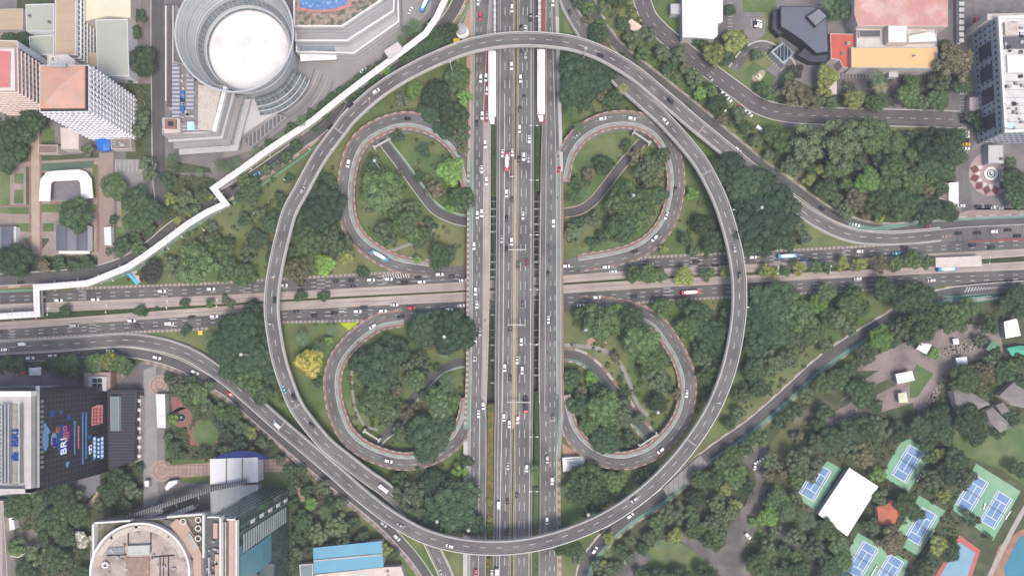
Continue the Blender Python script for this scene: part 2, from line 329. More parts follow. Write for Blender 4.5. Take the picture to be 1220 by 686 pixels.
sheet('path', [(1040, 650), (1220, 560), (1222, 566), (1170, 686), (1160, 686), (1212, 572)], Z3, CONCG) if False else None
# ------------------------------------------------------------------ roads
ROADS = []   # (name for labels, path, half width)
def interp(tab, t):
    if t <= tab[0][0]: return tab[0][1]
    for (a, u), (b, v) in zip(tab, tab[1:]):
        if t <= b: return u+(v-u)*(t-a)/(b-a)
    return tab[-1][1]
NSZ = [(-60, .3), (60, .3), (110, 1.5), (160, 3.8), (215, 6), (300, 6.5), (400, 6.5), (470, 6), (520, 4), (580, 1.8), (640, .4), (760, .3)]
def zns(y): return interp(NSZ, y)
def nsband(mb, xl, xr, y0, y1, dz=0, mi=0, step=10, zb=None, alt=None):
    """band of a north-south carriageway between two x tables; with zb also a solid body below"""
    n = max(1, round((y1-y0)/step)); s = 0
    for i in range(n):
        a, b = y0+(y1-y0)*i/n, y0+(y1-y0)*(i+1)/n
        za, zc = zns(a), zns(b)
        f = lambda x, y, z: W(x, y, z)+Vector((0, 0, dz))
        A, B, C, D = f(interp(xl, a), a, za), f(interp(xr, a), a, za), f(interp(xr, b), b, zc), f(interp(xl, b), b, zc)
        w = B.x-A.x; k = mi if alt is None or i % 2 == 0 else alt
        mb.face([D, C, B, A], k, [(0, s+5), (w, s+5), (w, s), (0, s)]); s += (D-A).length
        if zb is not None:
            l = [Vector((p.x, p.y, -0.1 if not (232 < (a+b)/2 < 447) else p.z-1.3)) for p in (A, B, C, D)]
            mb.face([A, l[0], l[3], D], zb); mb.face([C, l[2], l[1], B], zb); mb.face([l[0], l[1], l[2], l[3]], zb)
def ewband(mb, yt, yb, x0, x1, z, mi=0, step=12, alt=None, zt=None):
    n = max(1, round((x1-x0)/step)); s = 0
    for i in range(n):
        a, b = x0+(x1-x0)*i/n, x0+(x1-x0)*(i+1)/n
        A, B, C, D = W(a, interp(yb, a)), W(b, interp(yb, b)), W(b, interp(yt, b)), W(a, interp(yt, a))
        w = D.y-A.y; k = mi if alt is None or i % 2 == 0 else alt; d = B.x-A.x
        for p in (A, B, C, D): p.z = z
        mb.face([A, B, C, D], k, [(0, s), (0, s+d), (w, s+d), (w, s)]); s += d
def shift(tab, d): return [(a, b+d) for a, b in tab]
WL = [(-60, 559), (60, 560), (200, 556.5), (440, 555), (520, 552), (600, 552), (760, 551)]
WR = [(-60, 588), (60, 588), (140, 584.5), (300, 584), (400, 582), (480, 579.5), (520, 580), (760, 578.5)]
WAL = [(-60, 566), (60, 565), (150, 563.5), (400, 562), (500, 560), (760, 559)]
WAR = [(-60, 587), (140, 576), (400, 574.5), (470, 573), (500, 578.5), (760, 577)]
CL = [(-60, 594), (100, 592), (200, 591.5), (400, 590), (520, 589), (600, 588), (760, 586)]
CR = [(-60, 636), (200, 636.3), (440, 635.5), (600, 634), (760, 633)]
EL = [(-60, 645), (60, 645), (140, 646), (200, 644), (440, 642), (520, 643), (600, 643), (760, 641)]
ER = [(-60, 664), (60, 667), (200, 671), (440, 671.5), (490, 672), (540, 668), (600, 668), (760, 670)]
ML = [(-60, 613.5), (200, 612.2), (440, 610.5), (600, 608.7), (760, 607)]; MR = [(-60, 617.7), (200, 616), (440, 614.2), (600, 612.6), (760, 611.5)]
for L, R, AL, AR in ((WL, WR, WAL, WAR), (CL, CR, shift(CL, 1.2), shift(CR, -1.2)), (EL, ER, shift(EL, 1), shift(ER, -4.5))):
    mb = MB(); nsband(mb, L, R, -60, 760, 0, 0, 10, zb=1); nsband(mb, AL, AR, -60, 760, 0.03, 2)
    o = struct(mb.build('road', [CONCG, PARA, ASPH]))
    ln = MB(); ex = MB(); kb = MB()
    if L is WL:
        nsband(ex, [(0, 575.5)], shift(WR, -0.6), 146, 484, .06, 0); nsband(ex, [(0, 577.2)], [(0, 581.2)], 55, 146, .06, 1)
        nsband(ex, [(185, 561.5), (215, 557.5), (280, 561.5)], [(185, 562.5), (215, 563.5), (280, 563)], 188, 280, .06, 2); nsband(ex, [(0, 561.6)], [(0, 562.8)], 280, 400, .06, 2)
        nsband(ex, [(405, 556.8), (520, 553.8)], [(405, 559.8), (520, 558.5)], 408, 512, .06, 2)
        nsband(ex, shift(WL, 4), shift(WAL, -.4), -60, 186, .06, 3)
        nsband(ln, shift(WAR, -.9), shift(WAR, -.3), -60, 146, .1); nsband(ln, shift(WAL, .2), shift(WAL, .7), -60, 760, .1)
        nsband(ln, [(480, 571.2), (760, 569)], [(480, 571.9), (760, 569.6)], 488, 760, .1)
        for x, y0, y1 in ((568.3, -60, 500), (573, -60, 130), (571, 160, 470), (565.6, 505, 760)):
            dashes(ln, [W(x+(0 if y < 300 else -.9*(y-300)/200), y, zns(y)) for y in range(y0, y1, 10)], 0, .1, 3.4, 6.4, .32)
        nsband(kb, shift(WL, .3), shift(WL, 3.2), 205, 505, .5, 0, 3.2, alt=1); nsband(kb, shift(WL, .2), shift(WL, 3.4), -60, 205, .12, 2)
        nsband(kb, shift(WL, .2), shift(WL, 5), 525, 760, .12, 3)
        nsband(kb, shift(WR, -.7), shift(WR, .3), 150, 480, .5, 1, 3.2, alt=3)
    elif L is CL:
        nsband(ln, [(-60, 596), (200, 595), (440, 594), (760, 590.5)], [(-60, 596.6), (200, 595.6), (440, 594.6), (760, 591)], -60, 760, .1)
        nsband(ln, [(-60, 601), (200, 600.6), (440, 598.5), (600, 595.5), (760, 593.5)], [(-60, 601.5), (200, 601.6), (440, 599.5), (600, 596.5), (760, 594.4)], 112, 760, .1)
        nsband(ln, shift(CR, -3.8), shift(CR, -3), -60, 760, .1); nsband(ln, shift(ML, -1.6), shift(ML, -1.2), -60, 760, .1); nsband(ln, shift(MR, 1.2), shift(MR, 1.6), -60, 760, .1)
        for tab, y0, y1 in (([(-60, 602), (110, 601.5)], -60, 112), ([(-60, 607.8), (200, 607), (440, 605), (600, 602), (760, 600)], -60, 760), ([(-60, 624), (200, 621.5), (440, 619.2), (760, 618)], -60, 760), ([(-60, 629), (200, 627), (440, 625.2), (760, 624)], -60, 760)):
            dashes(ln, [W(interp(tab, y), y, zns(y)) for y in range(y0, y1, 10)], 0, .1, 5.4, 6.6, .36)
        nsband(ex, shift(CR, -.9), shift(CR, -.1), -60, 760, .6, 3); nsband(ex, shift(CL, .1), shift(CL, .8), -60, 760, .6, 3)
        nsband(kb, ML, shift(ML, .9), -60, 760, .14, 2); nsband(kb, shift(MR, -.9), MR, -60, 760, .14, 2)
        nsband(kb, shift(ML, .9), shift(MR, -.9), 190, 510, .22, 4); nsband(kb, [(0, 617)], [(0, 617.1)], 0, 1, .1, 4)
    else:
        nsband(ex, [(0, 645.2)], [(0, 650)], -60, 148, .06, 1)
        nsband(ex, shift(ER, -7.8), shift(ER, -4.4), 188, 470, .06, 3); nsband(ex, shift(ER, -6.6), shift(ER, -4.8), 190, 240, .08, 2); nsband(ex, shift(ER, -6), shift(ER, -5), 240, 640, .08, 2)
        nsband(ln, [(-60, 650.2), (200, 650.4), (440, 649), (760, 647)], [(-60, 650.7), (200, 650.9), (440, 649.6), (760, 647.5)], -60, 490, .1); nsband(ln, shift(ER, -8.6), shift(ER, -8), -60, 475, .1); nsband(ln, shift(ER, -4.9), shift(ER, -4.4), 530, 760, .1)
        for tab, y0, y1 in (([(-60, 655), (200, 656.8), (440, 655.5), (560, 655.3), (760, 655)], -60, 760), ([(180, 661.5), (440, 661), (760, 660.5)], 330, 760), ([(500, 650.5), (760, 650)], 480, 760)):
            dashes(ln, [W(interp(tab, y), y, zns(y)) for y in range(y0, y1, 10)], 0, .1, 3.4, 6.4, .32)
        nsband(kb, shift(ER, -3.9), shift(ER, -2.6), 205, 490, .5, 1, 3, alt=2); nsband(kb, shift(ER, -2.6), shift(ER, -.4), 205, 490, .5, 0, 3, alt=5)
        nsband(kb, shift(ER, -3.6), shift(ER, -.3), 545, 760, .14, 5, 5, alt=2); nsband(kb, shift(ER, -4), shift(ER, -.3), 20, 205, .12, 3)
        nsband(kb, shift(EL, -.3), shift(EL, .7), 230, 480, .5, 1, 3.2, alt=3)
    ln.build('lane_marking', LINE, o); ex.build('coloured_lane', [CONC, REDL, GREENL, CONCG], o); kb.build('kerb', [KR, KW, TAN, PARA, YEL, BRICKP], o)
for tab, hw in (([(a, (interp(WAL, a)+interp(WAR, a))/2) for a in range(-60, 761, 20)], 4), ([(a, 604-(a/100)) for a in range(-60, 761, 20)], 5), ([(a, 625-(a/140)) for a in range(-60, 761, 20)], 5), ([(a, 656) for a in range(-60, 761, 20)], 6)):
    ROADS.append([W(x, y, zns(y)) for y, x in tab])
NSN = ['the western side carriageway', 'the left central carriageway', 'the right central carriageway', 'the eastern side carriageway']
RN = [(P, n) for P, n in zip(ROADS, NSN)]
SHSOIL = mat('shade_darkened_soil', (.060, .064, .050), .95, .25, .3, 2, .3)  # soil in the deck gaps, its colour darkened to imitate the bridge shade
sheet('soil', [(581, 225), (593, 225), (591, 482), (579, 482)], .06, SHSOIL); sheet('soil', [(635, 225), (645, 225), (644, 470), (634, 470)], .06, SHSOIL)
mb = MB()
for y in range(240, 476, 9):
    for x0, x1, pr in ((584.4, 591, .55), (636.4, 643.4, .6)):
        if random.random() < pr: p, q = W(x0, y, 5.2), W(x1, y, 5.2); mb.box(((p.x+q.x)/2, p.y, 5.0), (q.x-p.x, random.choice((.3, .3, .9)), .5))
struct(mb.build('deck_tie_beams', CONCG)); mb = MB()
for x in (588.3, 641.2): nsband(mb, [(0, x)], [(0, x+.7)], 232, 470, -.9, 0, 12)
struct(mb.build('service_pipe', mat('dull_pipe', (.12, .12, .12), .7)))
# hedges and planted strips between the carriageways
def leafband(xl, xr, y0, y1, z_of, m, dens=5.0, up=0.9, vert=True):
    """clipped hedge: a body plus leaf-sized faces"""
    mb = MB(); n = int((y1-y0)/6)
    for i in range(n):
        a, b = y0+(y1-y0)*i/n, y0+(y1-y0)*(i+1)/n
        if vert: q = [W(interp(xl, a), a, z_of(a)), W(interp(xr, a), a, z_of(a)), W(interp(xr, b), b, z_of(b)), W(interp(xl, b), b, z_of(b))]
        else: q = [W(a, interp(xl, a), z_of(a)), W(a, interp(xr, a), z_of(a)), W(b, interp(xr, b), z_of(b)), W(b, interp(xl, b), z_of(b))]
        c = [Vector((p.x, p.y, p.z)) for p in q]; t = [p+Vector((0, 0, up*random.uniform(.6, 1))) for p in c]
        mb.face(t[::-1]); 
        for j in range(4): mb.face([c[j], c[(j+1) % 4], t[(j+1) % 4], t[j]])
        area = (q[1]-q[0]).length*(q[3]-q[0]).length
        for k in range(int(area*dens)):
            u, v = random.random(), random.random(); p = q[0].lerp(q[1], u).lerp(q[3].lerp(q[2], u), v)+Vector((0, 0, up*random.uniform(.5, 1.4)))
            s = random.uniform(.15, .4); r = Vector((random.gauss(0, 1), random.gauss(0, 1), random.gauss(0, .6))).normalized(); e = r.cross(Vector((random.random()-.5, random.random()-.5, 1))).normalized()
            mb.face([p+r*s, p+e*s, p-r*s, p-e*s])
    return mb
def ns_hedge(xl, xr, y0, y1, m, label):
    b = MB(); nsband(b, shift(xl, -.6), shift(xr, .6), y0-2, y1+2, -.12, 0, 10, zb=0); struct(b.build('planting_bed', SOIL))
    mb = leafband(xl, xr, y0, y1, zns, m); o = mb.build('hedge', m); tag(origin(o), label, 'hedge')
ns_hedge([(0, 585.5)], [(0, 590.5)], 152, 232, HEDGE, 'green hedge between the concrete busway and the central carriageway, above the crossing')
ns_hedge([(490, 581), (760, 579.6)], [(490, 588), (760, 585.6)], 482, 640, HEDGEY, 'golden leaved hedge strip left of the central carriageway near the bottom')
ns_hedge([(660, 580.3)], [(660, 585)], 664, 720, HEDGEY, 'short brown golden hedge piece below the ring flyover at the bottom')
ns_hedge([(0, 637.8)], [(0, 642.2)], 150, 226, HEDGE, 'green hedge between the central and eastern carriageways, above the crossing')
ns_hedge([(480, 637), (760, 635.5)], [(480, 641.6), (760, 640)], 468, 555, HEDGE, 'dark green hedge right of the central carriageway, below the crossing')
ns_hedge([(560, 636), (760, 635)], [(560, 641.6), (760, 640)], 582, 720, mat('light_hedge_leaves', (0.09, 0.125, 0.05), 0.9, 0.2, 0.3, 2, 0.3), 'light green hedge right of the central carriageway at the bottom')
MGR = mat('median_grass', (0.09, 0.10, 0.03), 0.95, 0.15, 0.2, 2, 0.25)
for y0, y1, lb in ((-60, 190, 'narrow grassy hedge on the central median above the tan stretch'), (512, 740, 'narrow grassy hedge on the central median below the tan stretch')):
    mb = leafband(shift(ML, 1), shift(MR, -1), y0, y1, lambda y: zns(y)+.1, MGR, up=.5); tag(origin(mb.build('hedge', MGR)), lb, 'hedge')
b = MB(); nsband(b, [(0, 588)], [(0, 594)], -60, 150, -.04, 0, 10); nsband(b, [(0, 636)], [(0, 645.5)], -60, 150, -.04, 0, 10)
struct(b.build('pavement', ASPHD))
# east-west boulevard
NT = [(-60, 352), (0, 349), (240, 340), (340, 334), (440, 328), (544, 323), (680, 313), (776, 308), (900, 302), (1020, 296), (1100, 290), (1220, 281), (1300, 276)]
NB = [(-60, 366), (0, 363), (240, 353), (340, 348), (544, 337), (680, 328), (776, 321), (900, 315), (1020, 309), (1100, 303), (1220, 297), (1300, 293)]
C1B = [(-60, 377), (0, 374), (240, 363.5), (340, 356.5), (544, 346), (680, 336), (776, 329.5), (900, 323.5), (1020, 317), (1100, 313), (1220, 305), (1300, 300)]
C2T = [(-60, 388), (0, 384), (80, 379), (240, 367), (340, 360), (544, 349), (680, 339.5), (776, 333), (900, 328), (1020, 322.5), (1220, 312), (1300, 307)]
ST = [(-60, 396), (0, 392.5), (160, 381), (240, 376), (340, 369), (544, 359), (680, 348.5), (776, 342.5), (900, 336), (1020, 330), (1100, 326), (1220, 321), (1300, 317)]
SB = [(-60, 407), (0, 404), (160, 394), (240, 390), (340, 382), (440, 380), (544, 376), (680, 366), (776, 357.5), (900, 350.5), (1020, 344.5), (1100, 341), (1220, 338), (1300, 334)]
for T, B, CT, CB, nm in ((NT, NB, NB, C1B, 'N'), (ST, SB, C2T, ST, 'S')):
    mb = MB(); ewband(mb, T, B, -60, 1300, .2, 0); ewband(mb, CT, CB, -60, 1300, .24, 1)
    o = struct(mb.build('road', [ASPHM, CONC])); ln = MB(); kb = MB()
    for t in (1/3, 2/3):
        P = [W(x, interp(T, x)+(interp(B, x)-interp(T, x))*t, .2) for x in range(-60, 1301, 12)]
        dashes(ln, P, 0, .05, 3.2, 6.2, .34)
    e1, e2 = (CT, CB)
    for tb in (e1, e2): ewband(kb, shift(tb, -.35), shift(tb, .35), -60, 1300, .4, 0)
    mid = [(a, (interp(CT, a)+interp(CB, a))/2) for a in range(-60, 1301, 40)]; ewband(ln, shift(mid, -.2), shift(mid, .2), -60, 1300, .27, 1)
    if nm == 'N':
        ewband(kb, shift(NT, -3.4), shift(NT, -.2), 90, 480, .3, 1, 2.6, alt=2); ewband(kb, shift(NT, -3.4), shift(NT, -.2), 765, 1060, .3, 1, 2.6, alt=2)
        for xs in (94, 191, 290, 378, 449, 822, 921, 1004): # short rumble bars
            for k in range(3):
                y = interp(NT, xs)+1.5+k*4.6; ewband(ln, [(0, y)], [(0, y+.7)], xs, xs+9, .25)
    else:
        ewband(kb, shift(SB, .2), shift(SB, 3.4), -60, 250, .3, 1, 2.6, alt=2); ewband(kb, shift(SB, .2), shift(SB, 3.4), 334, 440, .3, 1, 2.6, alt=2); ewband(kb, shift(SB, .2), shift(SB, 3.2), 752, 1060, .3, 1, 2.6, alt=2)
        for xs in (10, 106, 202, 292, 404, 790, 968):
            for k in range(3):
                y = interp(ST, xs)+1.5+k*4; ewband(ln, [(0, y)], [(0, y+.7)], xs, xs+9, .25)
    ln.build('lane_marking', [LINE, mat('joint_line', (0.2, 0.17, 0.16))], o); kb.build('kerb', [mat('busway_kerb', (0.42, 0.33, 0.28), 0.8), mat('kerb_base', (0.19, 0.165, 0.15), .9, .15, .3), mat('kerb_pale', (0.33, 0.295, 0.27), .9, .15, .3)], o)
    for t, h in ((.5, 'upper' if nm == 'N' else 'lower'),):
        P = [W(x, interp(T, x)+(interp(B, x)-interp(T, x))*t, .2) for x in range(-60, 1301, 12)]
        ROADS.append(P); RN.append((P, 'the '+h+' boulevard carriageway'))
    P = [W(x, (interp(CT, x)+interp(CB, x))/2, .24) for x in range(-60, 1301, 12)]; ROADS.append(P)
mb = MB(); ewband(mb, C1B, C2T, -60, 1300, .1, 0); struct(mb.build('planting_bed', SOIL))
for x0, x1, lb in ((44, 316, 'low dark hedge along the boulevard median left of the ring'), (334, 556, 'low dark hedge along the boulevard median between ring and crossing'), (672, 756, 'low dark hedge along the boulevard median just right of the crossing'), (1170, 1290, 'low dark hedge along the boulevard median at the right edge')):
    mb = leafband(shift(C1B, .9), shift(C2T, -.9), x0, x1, lambda x: .1, HEDGE, up=.6, vert=False); tag(origin(mb.build('hedge', HEDGE)), lb, 'hedge')
# merge areas and hatched markings
def apron(pts, z=.19, m=ASPH, n='road'): return poly_sheet(n, pts, z, m)
apron([(470, 320), (500, 318.5), (556, 316), (556, 326), (500, 332), (455, 329)], .185)
apron([(672, 308), (745, 300), (790, 290), (782, 300), (768, 312), (672, 322)], .185)
apron([(425, 386), (440, 377), (480, 374), (556, 370), (556, 374), (480, 384), (455, 392), (435, 399)], .185)
apron([(672, 360), (740, 356), (752, 357), (780, 366), (792, 380), (760, 372), (735, 368), (672, 372)], .185)
apron([(1030, 280), (1120, 270), (1225, 262), (1300, 258), (1300, 282), (1220, 285), (1100, 296), (1050, 292)], .183)
apron([(1060, 372), (1090, 358), (1130, 352), (1170, 345), (1300, 334), (1300, 346), (1150, 355), (1110, 362), (1075, 380)], .183, ASPHD)
poly_sheet('cycle_path', [(1010, 271), (1040, 277), (1100, 266), (1160, 262), (1300, 256), (1300, 251), (1160, 257), (1100, 261), (1040, 271), (1012, 265)], .24, GREENL)
poly_sheet('cycle_path', [(1120, 353), (1200, 349), (1300, 341), (1300, 346), (1200, 353), (1160, 358), (1150, 360), (1190, 351), (1140, 355)], .24, GREENL)
poly_sheet('cycle_path', [(1140, 362), (1170, 355), (1220, 350), (1220, 353), (1170, 359), (1142, 365)], .25, GREENL)
mb = MB()
for x0, x1, ya, yb_, n, sl in ((455, 488, 326.2, 331, 11, 2), (1152, 1200, 342, 348, 14, -3)):
    for i in range(n):
        x = x0+(x1-x0)*i/n; t = 1-i/n if x0 > 600 else 1; h = (yb_-ya)*t
        P = [W(x, ya+0, .27), W(x+1.3, ya, .27), W(x+1.3+sl, ya+h, .27), W(x+sl, ya+h, .27)]; mb.face(P[::-1])
for i in range(9):
    x = 742+i*3; y = 313.5-i*.5; h = 1.5+i*.5; P = [W(x, y-h, .27), W(x+1.2, y-h, .27), W(x+2.6, y, .27), W(x+1.4, y, .27)]; mb.face(P[::-1])
struct(mb.build('hatched_marking', LINE))
poly_sheet('bus_lane', [(1154, 287), (1300, 281), (1300, 283.4), (1176, 288), (1154, 289.4)], .27, REDL)
poly_sheet('bus_lane', [(1184, 285.2), (1300, 280), (1300, 282), (1190, 287)], .275, REDL)
mb = MB(); 
for i in range(16):
    x = 1102+i*2.1; P = [W(x, 282-.12*i+.0, .27), W(x+1, 282-.12*i, .27), W(x+1, 285-.22*i, .27), W(x, 285-.22*i, .27)]; mb.face(P[::-1], i % 2)
struct(mb.build('hatched_marking', [LINE, REDL]))
# ------------------------------------------------------------------ generic surface roads
def road(pts, hw, m=ASPH, dz=.0, lanes=(0,), edge=True, name=None, kerbs=None, green=None, dash=(3, 6), th=None, curb=0.12):
    P = path(pts); mb = MB(); strip(mb, P, -hw, hw, dz); o = struct(mb.build('road', m)); ln = MB()
    for off in lanes: dashes(ln, P, off, dz+.04, dash[0], dash[1], .28)
    if edge: strip(ln, P, -hw+.25, -hw+.5, dz+.04); strip(ln, P, hw-.5, hw-.25, dz+.04)
    if ln.f: ln.build('lane_marking', LINE, o)
    kb = MB()
    for (a, b, z, mi, alt, ev) in (kerbs or []): wallbox(kb, P, a, b, -.2, z, mi, alt, ev)
    if kb.f: kb.build('kerb', [KR, KW, TAN, PARA, BRICKP, GREENL, YEL, WHITE, CONCG], o)
    ROADS.append(P)
    if name: RN.append((P, name))
    return P
C_ = road([(690, -40), (706, 10), (735, 55), (790, 100), (830, 132), (860, 158), (880, 174.5), (908, 197), (936, 217), (956, 232), (980, 249), (1000, 260), (1024, 268), (1056, 273), (1104, 270), (1160, 265), (1300, 259)], 2.3, ASPHD, .22, lanes=(), edge=False, name='the upper right slip road', kerbs=[(-3.6, -2.8, .25, 8, None, 1), (-4.3, -3.6, .3, 4, 1, 2), (2.7, 3.1, .5, 3, None, 1)])
D_ = road([(-60, 430), (0, 426.5), (60, 423), (100, 419.5), (140, 418.5), (180, 424), (210, 433), (232, 444), (252, 455), (274, 469), (300, 492), (324, 513), (350, 536), (400, 577), (440, 609), (457, 624), (473, 640), (500, 672), (530, 720)], 2.9, ASPHD, .16, lanes=(), edge=False, name='the lower left slip road', kerbs=[(-3.4, -2.9, .3, 3, None, 1), (2.9, 3.4, .2, 3, None, 1), (3.4, 6, .1, 4, 8, 1)])
E_ = road([(-60, 336), (0, 333.5), (60, 330), (110, 325), (150, 312), (180, 293), (205, 272), (240, 249), (275, 228), (306, 208), (335, 188), (360, 170), (394, 143), (420, 118), (455, 92), (490, 66), (520, 38), (540, 14), (560, -30)], 3.6, ASPHD, .19, lanes=(), edge=False, name='the upper left slip road', kerbs=[(-4.3, -3.6, .25, 3, None, 1), (3.6, 4.0, .25, 3, None, 1), (4.0, 5.6, .12, 4, 2, 3), (7, 8.2, .1, 5, None, 1)])
F_ = road([(690, 710), (697, 673), (720, 641), (751, 614), (786, 592), (820, 562), (843, 542), (868, 524), (895, 505), (930, 475), (976, 433), (1016, 405), (1056, 381), (1085, 364), (1120, 352), (1170, 345), (1300, 336)], 3.4, ASPHD, .19, lanes=(), edge=False, name='the lower right slip road', kerbs=[(3.4, 5.6, .24, 5, None, 1), (5.6, 6.6, .3, 4, 2, 2), (-4.0, -3.4, .3, 3, None, 1), (-4.8, -4, .2, 4, 2, 2)])
poly_sheet('pavement', [(833, 541), (846, 556), (812, 580), (795, 590), (786, 577), (806, 562)], .3, mat('ribbed_concrete', (0.24, 0.23, 0.225), 0.85, stripes=(3.2, .12, (0.12, 0.12, 0.12), 0)))
G_ = road([(750, -60), (768, 10), (784, 34), (812, 58), (850, 88), (880, 110), (905, 127), (940, 136), (1000, 139), (1080, 141), (1152, 143)], 5.2, mat('purplish_asphalt', (0.105, 0.096, 0.097), 0.9, 0.08, 0.06, 1, 0.05, streak=True), .12, lanes=(0,), edge=False, name='the side street at upper right', kerbs=[(-5.8, -5.2, .25, 3, None, 1), (5.2, 5.7, .25, 3, None, 1)], dash=(3.2, 5))
road([(874, 84), (885, 68), (898, 58), (912, 56), (930, 66), (942, 82), (932, 98), (912, 112)], 3.0, ASPH, .14, lanes=(0,), edge=False, kerbs=[(-4, -3, .25, 3, None, 1)])
road([(1135, -60), (1136, 40), (1139, 100), (1141, 150)], 3.4, ASPH, .125, lanes=(), edge=False)
road([(1162, 150), (1150, 180), (1147, 220), (1158, 262)], 4.4, ASPH, .115, lanes=(), edge=False)
road([(188, -60), (188, 60), (189, 150), (190, 210), (192, 240), (187, 266)], 4.1, ASPHD, .13, lanes=(), edge=False, name='the narrow street at the left', kerbs=[(4.1, 4.6, .2, 3, None, 1)])
road([(886, 548), (905, 530)], 4, PAVEB, .14, lanes=(), edge=False)
# diagonal underpasses in the loops
road([(556, 264), (545, 262.5), (530, 257), (516, 248), (500, 228), (480, 200), (466, 182), (452, 164)], 2.7, ASPHD, .1, lanes=(), edge=False, kerbs=[(-3.2, -2.7, .5, 3, None, 1), (2.9, 3.9, .2, 5, None, 1), (3.9, 4.4, .8, 3, None, 1)], name='the underpass road in the upper left loop')
road([(672, 254), (690, 250.5), (704, 242), (716, 229), (740, 198), (766, 168), (776, 156)], 2.6, ASPHD, .1, lanes=(), edge=False, kerbs=[(-3.4, -2.7, .7, 2, None, 1), (2.7, 3.4, .7, 2, None, 1)])
road([(558, 431), (544, 432), (524, 440), (508, 456), (490, 476), (474, 504), (455, 520), (446, 532)], 2.4, ASPHD, .1, lanes=(), edge=False, kerbs=[(-3.2, -2.5, .2, 5, None, 1), (-3.8, -3.2, .6, 3, None, 1)])
road([(672, 422), (684, 423), (696, 427.5), (712, 441), (728, 461), (744, 480), (758, 500), (774, 519), (784, 530)], 2.6, ASPHD, .1, lanes=(), edge=False, kerbs=[(-4.6, -2.9, .2, 4, 1, 2), (2.7, 3.7, .2, 5, None, 1), (4.0, 5, .3, 4, 1, 1)])
# old ramp trace and footpaths in the loops
for pts, hw in (([(672, 411), (700, 413), (722, 418), (737, 430), (748, 452), (760, 482), (772, 495)], 1.2), ([(418, 268), (414, 240), (412, 215), (425, 190), (450, 168), (490, 156), (516, 162), (528, 174)], 1.5), ([(418, 268), (430, 290), (455, 300), (480, 294), (512, 280), (518, 268)], .9),
                ([(672, 0), (700, 44), (725, 62)], 1.4), ([(421, 430), (419, 452), (423, 484), (434, 506), (450, 512)], .8)):
    P = path(pts); mb = MB(); strip(mb, P, -hw, hw, .08); struct(mb.build('path', CONCG if hw != 1.5 else PAVE))
poly_sheet('lawn', [(405, 385), (429, 383.5), (416, 394)], .12, mat('bright_lime_groundcover', (0.33, 0.40, 0.02), 0.9, 0.06, 0.3, 2, 0.06))
for pts in ([(486, 180), (520, 182), (548, 205), (520, 215), (494, 200)], [(690, 175), (712, 160), (752, 156), (740, 185), (715, 200), (690, 200), (682, 215), (676, 205)], [(700, 40+362), (712, 398), (735, 412), (700, 410)], [(748, 395), (756, 425), (762, 470), (748, 440)], [(724, 270), (744, 272), (735, 295), (690, 303), (680, 300)], [(672, 10), (684, 40), (672, 42)]):
    poly_sheet('lawn', pts, .06, LAWN)
for pts in ([(500, 265), (508, 263), (512, 272), (508, 280), (500, 278)], [(700, 405), (706, 400), (716, 402), (724, 408), (720, 412), (712, 407), (704, 409), (700, 414)], [(670, 528), (690, 540), (712, 556), (710, 562), (672, 562)], [(548, 40), (562, 0), (560, 200), (555, 200), (556, 60)]):
    poly_sheet('pavement', pts, .1, mat('orange_paving', (0.36, 0.235, 0.18), 0.9, 0.12, 0.3, 2, 0.1))
# ------------------------------------------------------------------ loop ramps
def loop(pts, sgn, name, trim=0):
    P = path(pts); mb = MB(); a, b = (-7.4, 4.6) if sgn > 0 else (-4.6, 7.4)
    wallbox(mb, P, a, b, lambda p: -.1, 0, 0); strip(mb, P, -2.9, 2.9, .04, 1)
    o = struct(mb.build('road', [CONCG, ASPH])); kb = MB(); ln = MB()
    f = lambda u, v: (u, v) if sgn > 0 else (-v, -u)
    PT_ = P[trim:] if trim > 0 else P[:trim] if trim < 0 else P
    def wb(u, v, z, mi, alt=None, ev=1): a_, b_ = f(u, v); wallbox(kb, PT_ if u > 0 else P, a_, b_, -.1, z, mi, alt, ev)
    wb(3.0, 3.9, .16, 1); wb(3.9, 4.5, .7, 0, 2, 1)
    wb(-4.9, -3.2, .1, 4); wb(-5.2, -4.9, .5, 2); wb(-6.7, -5.2, .16, 1); wb(-7.3, -6.7, .5, 0, 2, 1)
    u, v = f(-3.2, -2.9); strip(ln, P, u, v, .08); u, v = f(-4.6, -3.6)
    N = frames(P)
    L = plen(P); s = 3
    while s < L-8:   # worn green cycle-lane blocks
        p, d = at(P, s); q, e = at(P, s+4.5); n = Vector((d.y, -d.x, 0)); m = Vector((e.y, -e.x, 0)); z = Vector((0, 0, .14))
        if p is not None and q is not None: ln.face([p+n*v+z, q+m*v+z, q+m*u+z, p+n*u+z], 1)
        s += 9.5
    u, v = f(2.4, 2.7); dashes(ln, P, (0.9 if sgn > 0 else -0.9), .08, 3, 6, .25)
    kb.build('kerb', [KR, BRICKP, KW, PARA, CONCG], o); ln.build('lane_marking', [LINE, mat('worn_green_paint', (0.22, 0.34, 0.29), 0.8)], o)
    ROADS.append(P); RN.append((P, name)); return P
loop([(563, 222, 5.85), (560, 206, 5.45), (555.5, 190, 4.85), (550, 179, 4.6), (540, 166, 4.6), (518, 150, 4.7), (488, 141.6, 4.8), (460, 146, 4.8), (434, 160, 4.3), (420, 178, 3.8), (413, 200, 3.2), (409.5, 224, 2.6), (410, 246, 2), (414, 266, 1.5), (424, 284, 1), (440, 299, .6), (460, 311, .4), (480, 318, .28), (510, 322.5, .26)], 1, 'the upper left loop ramp', 8)
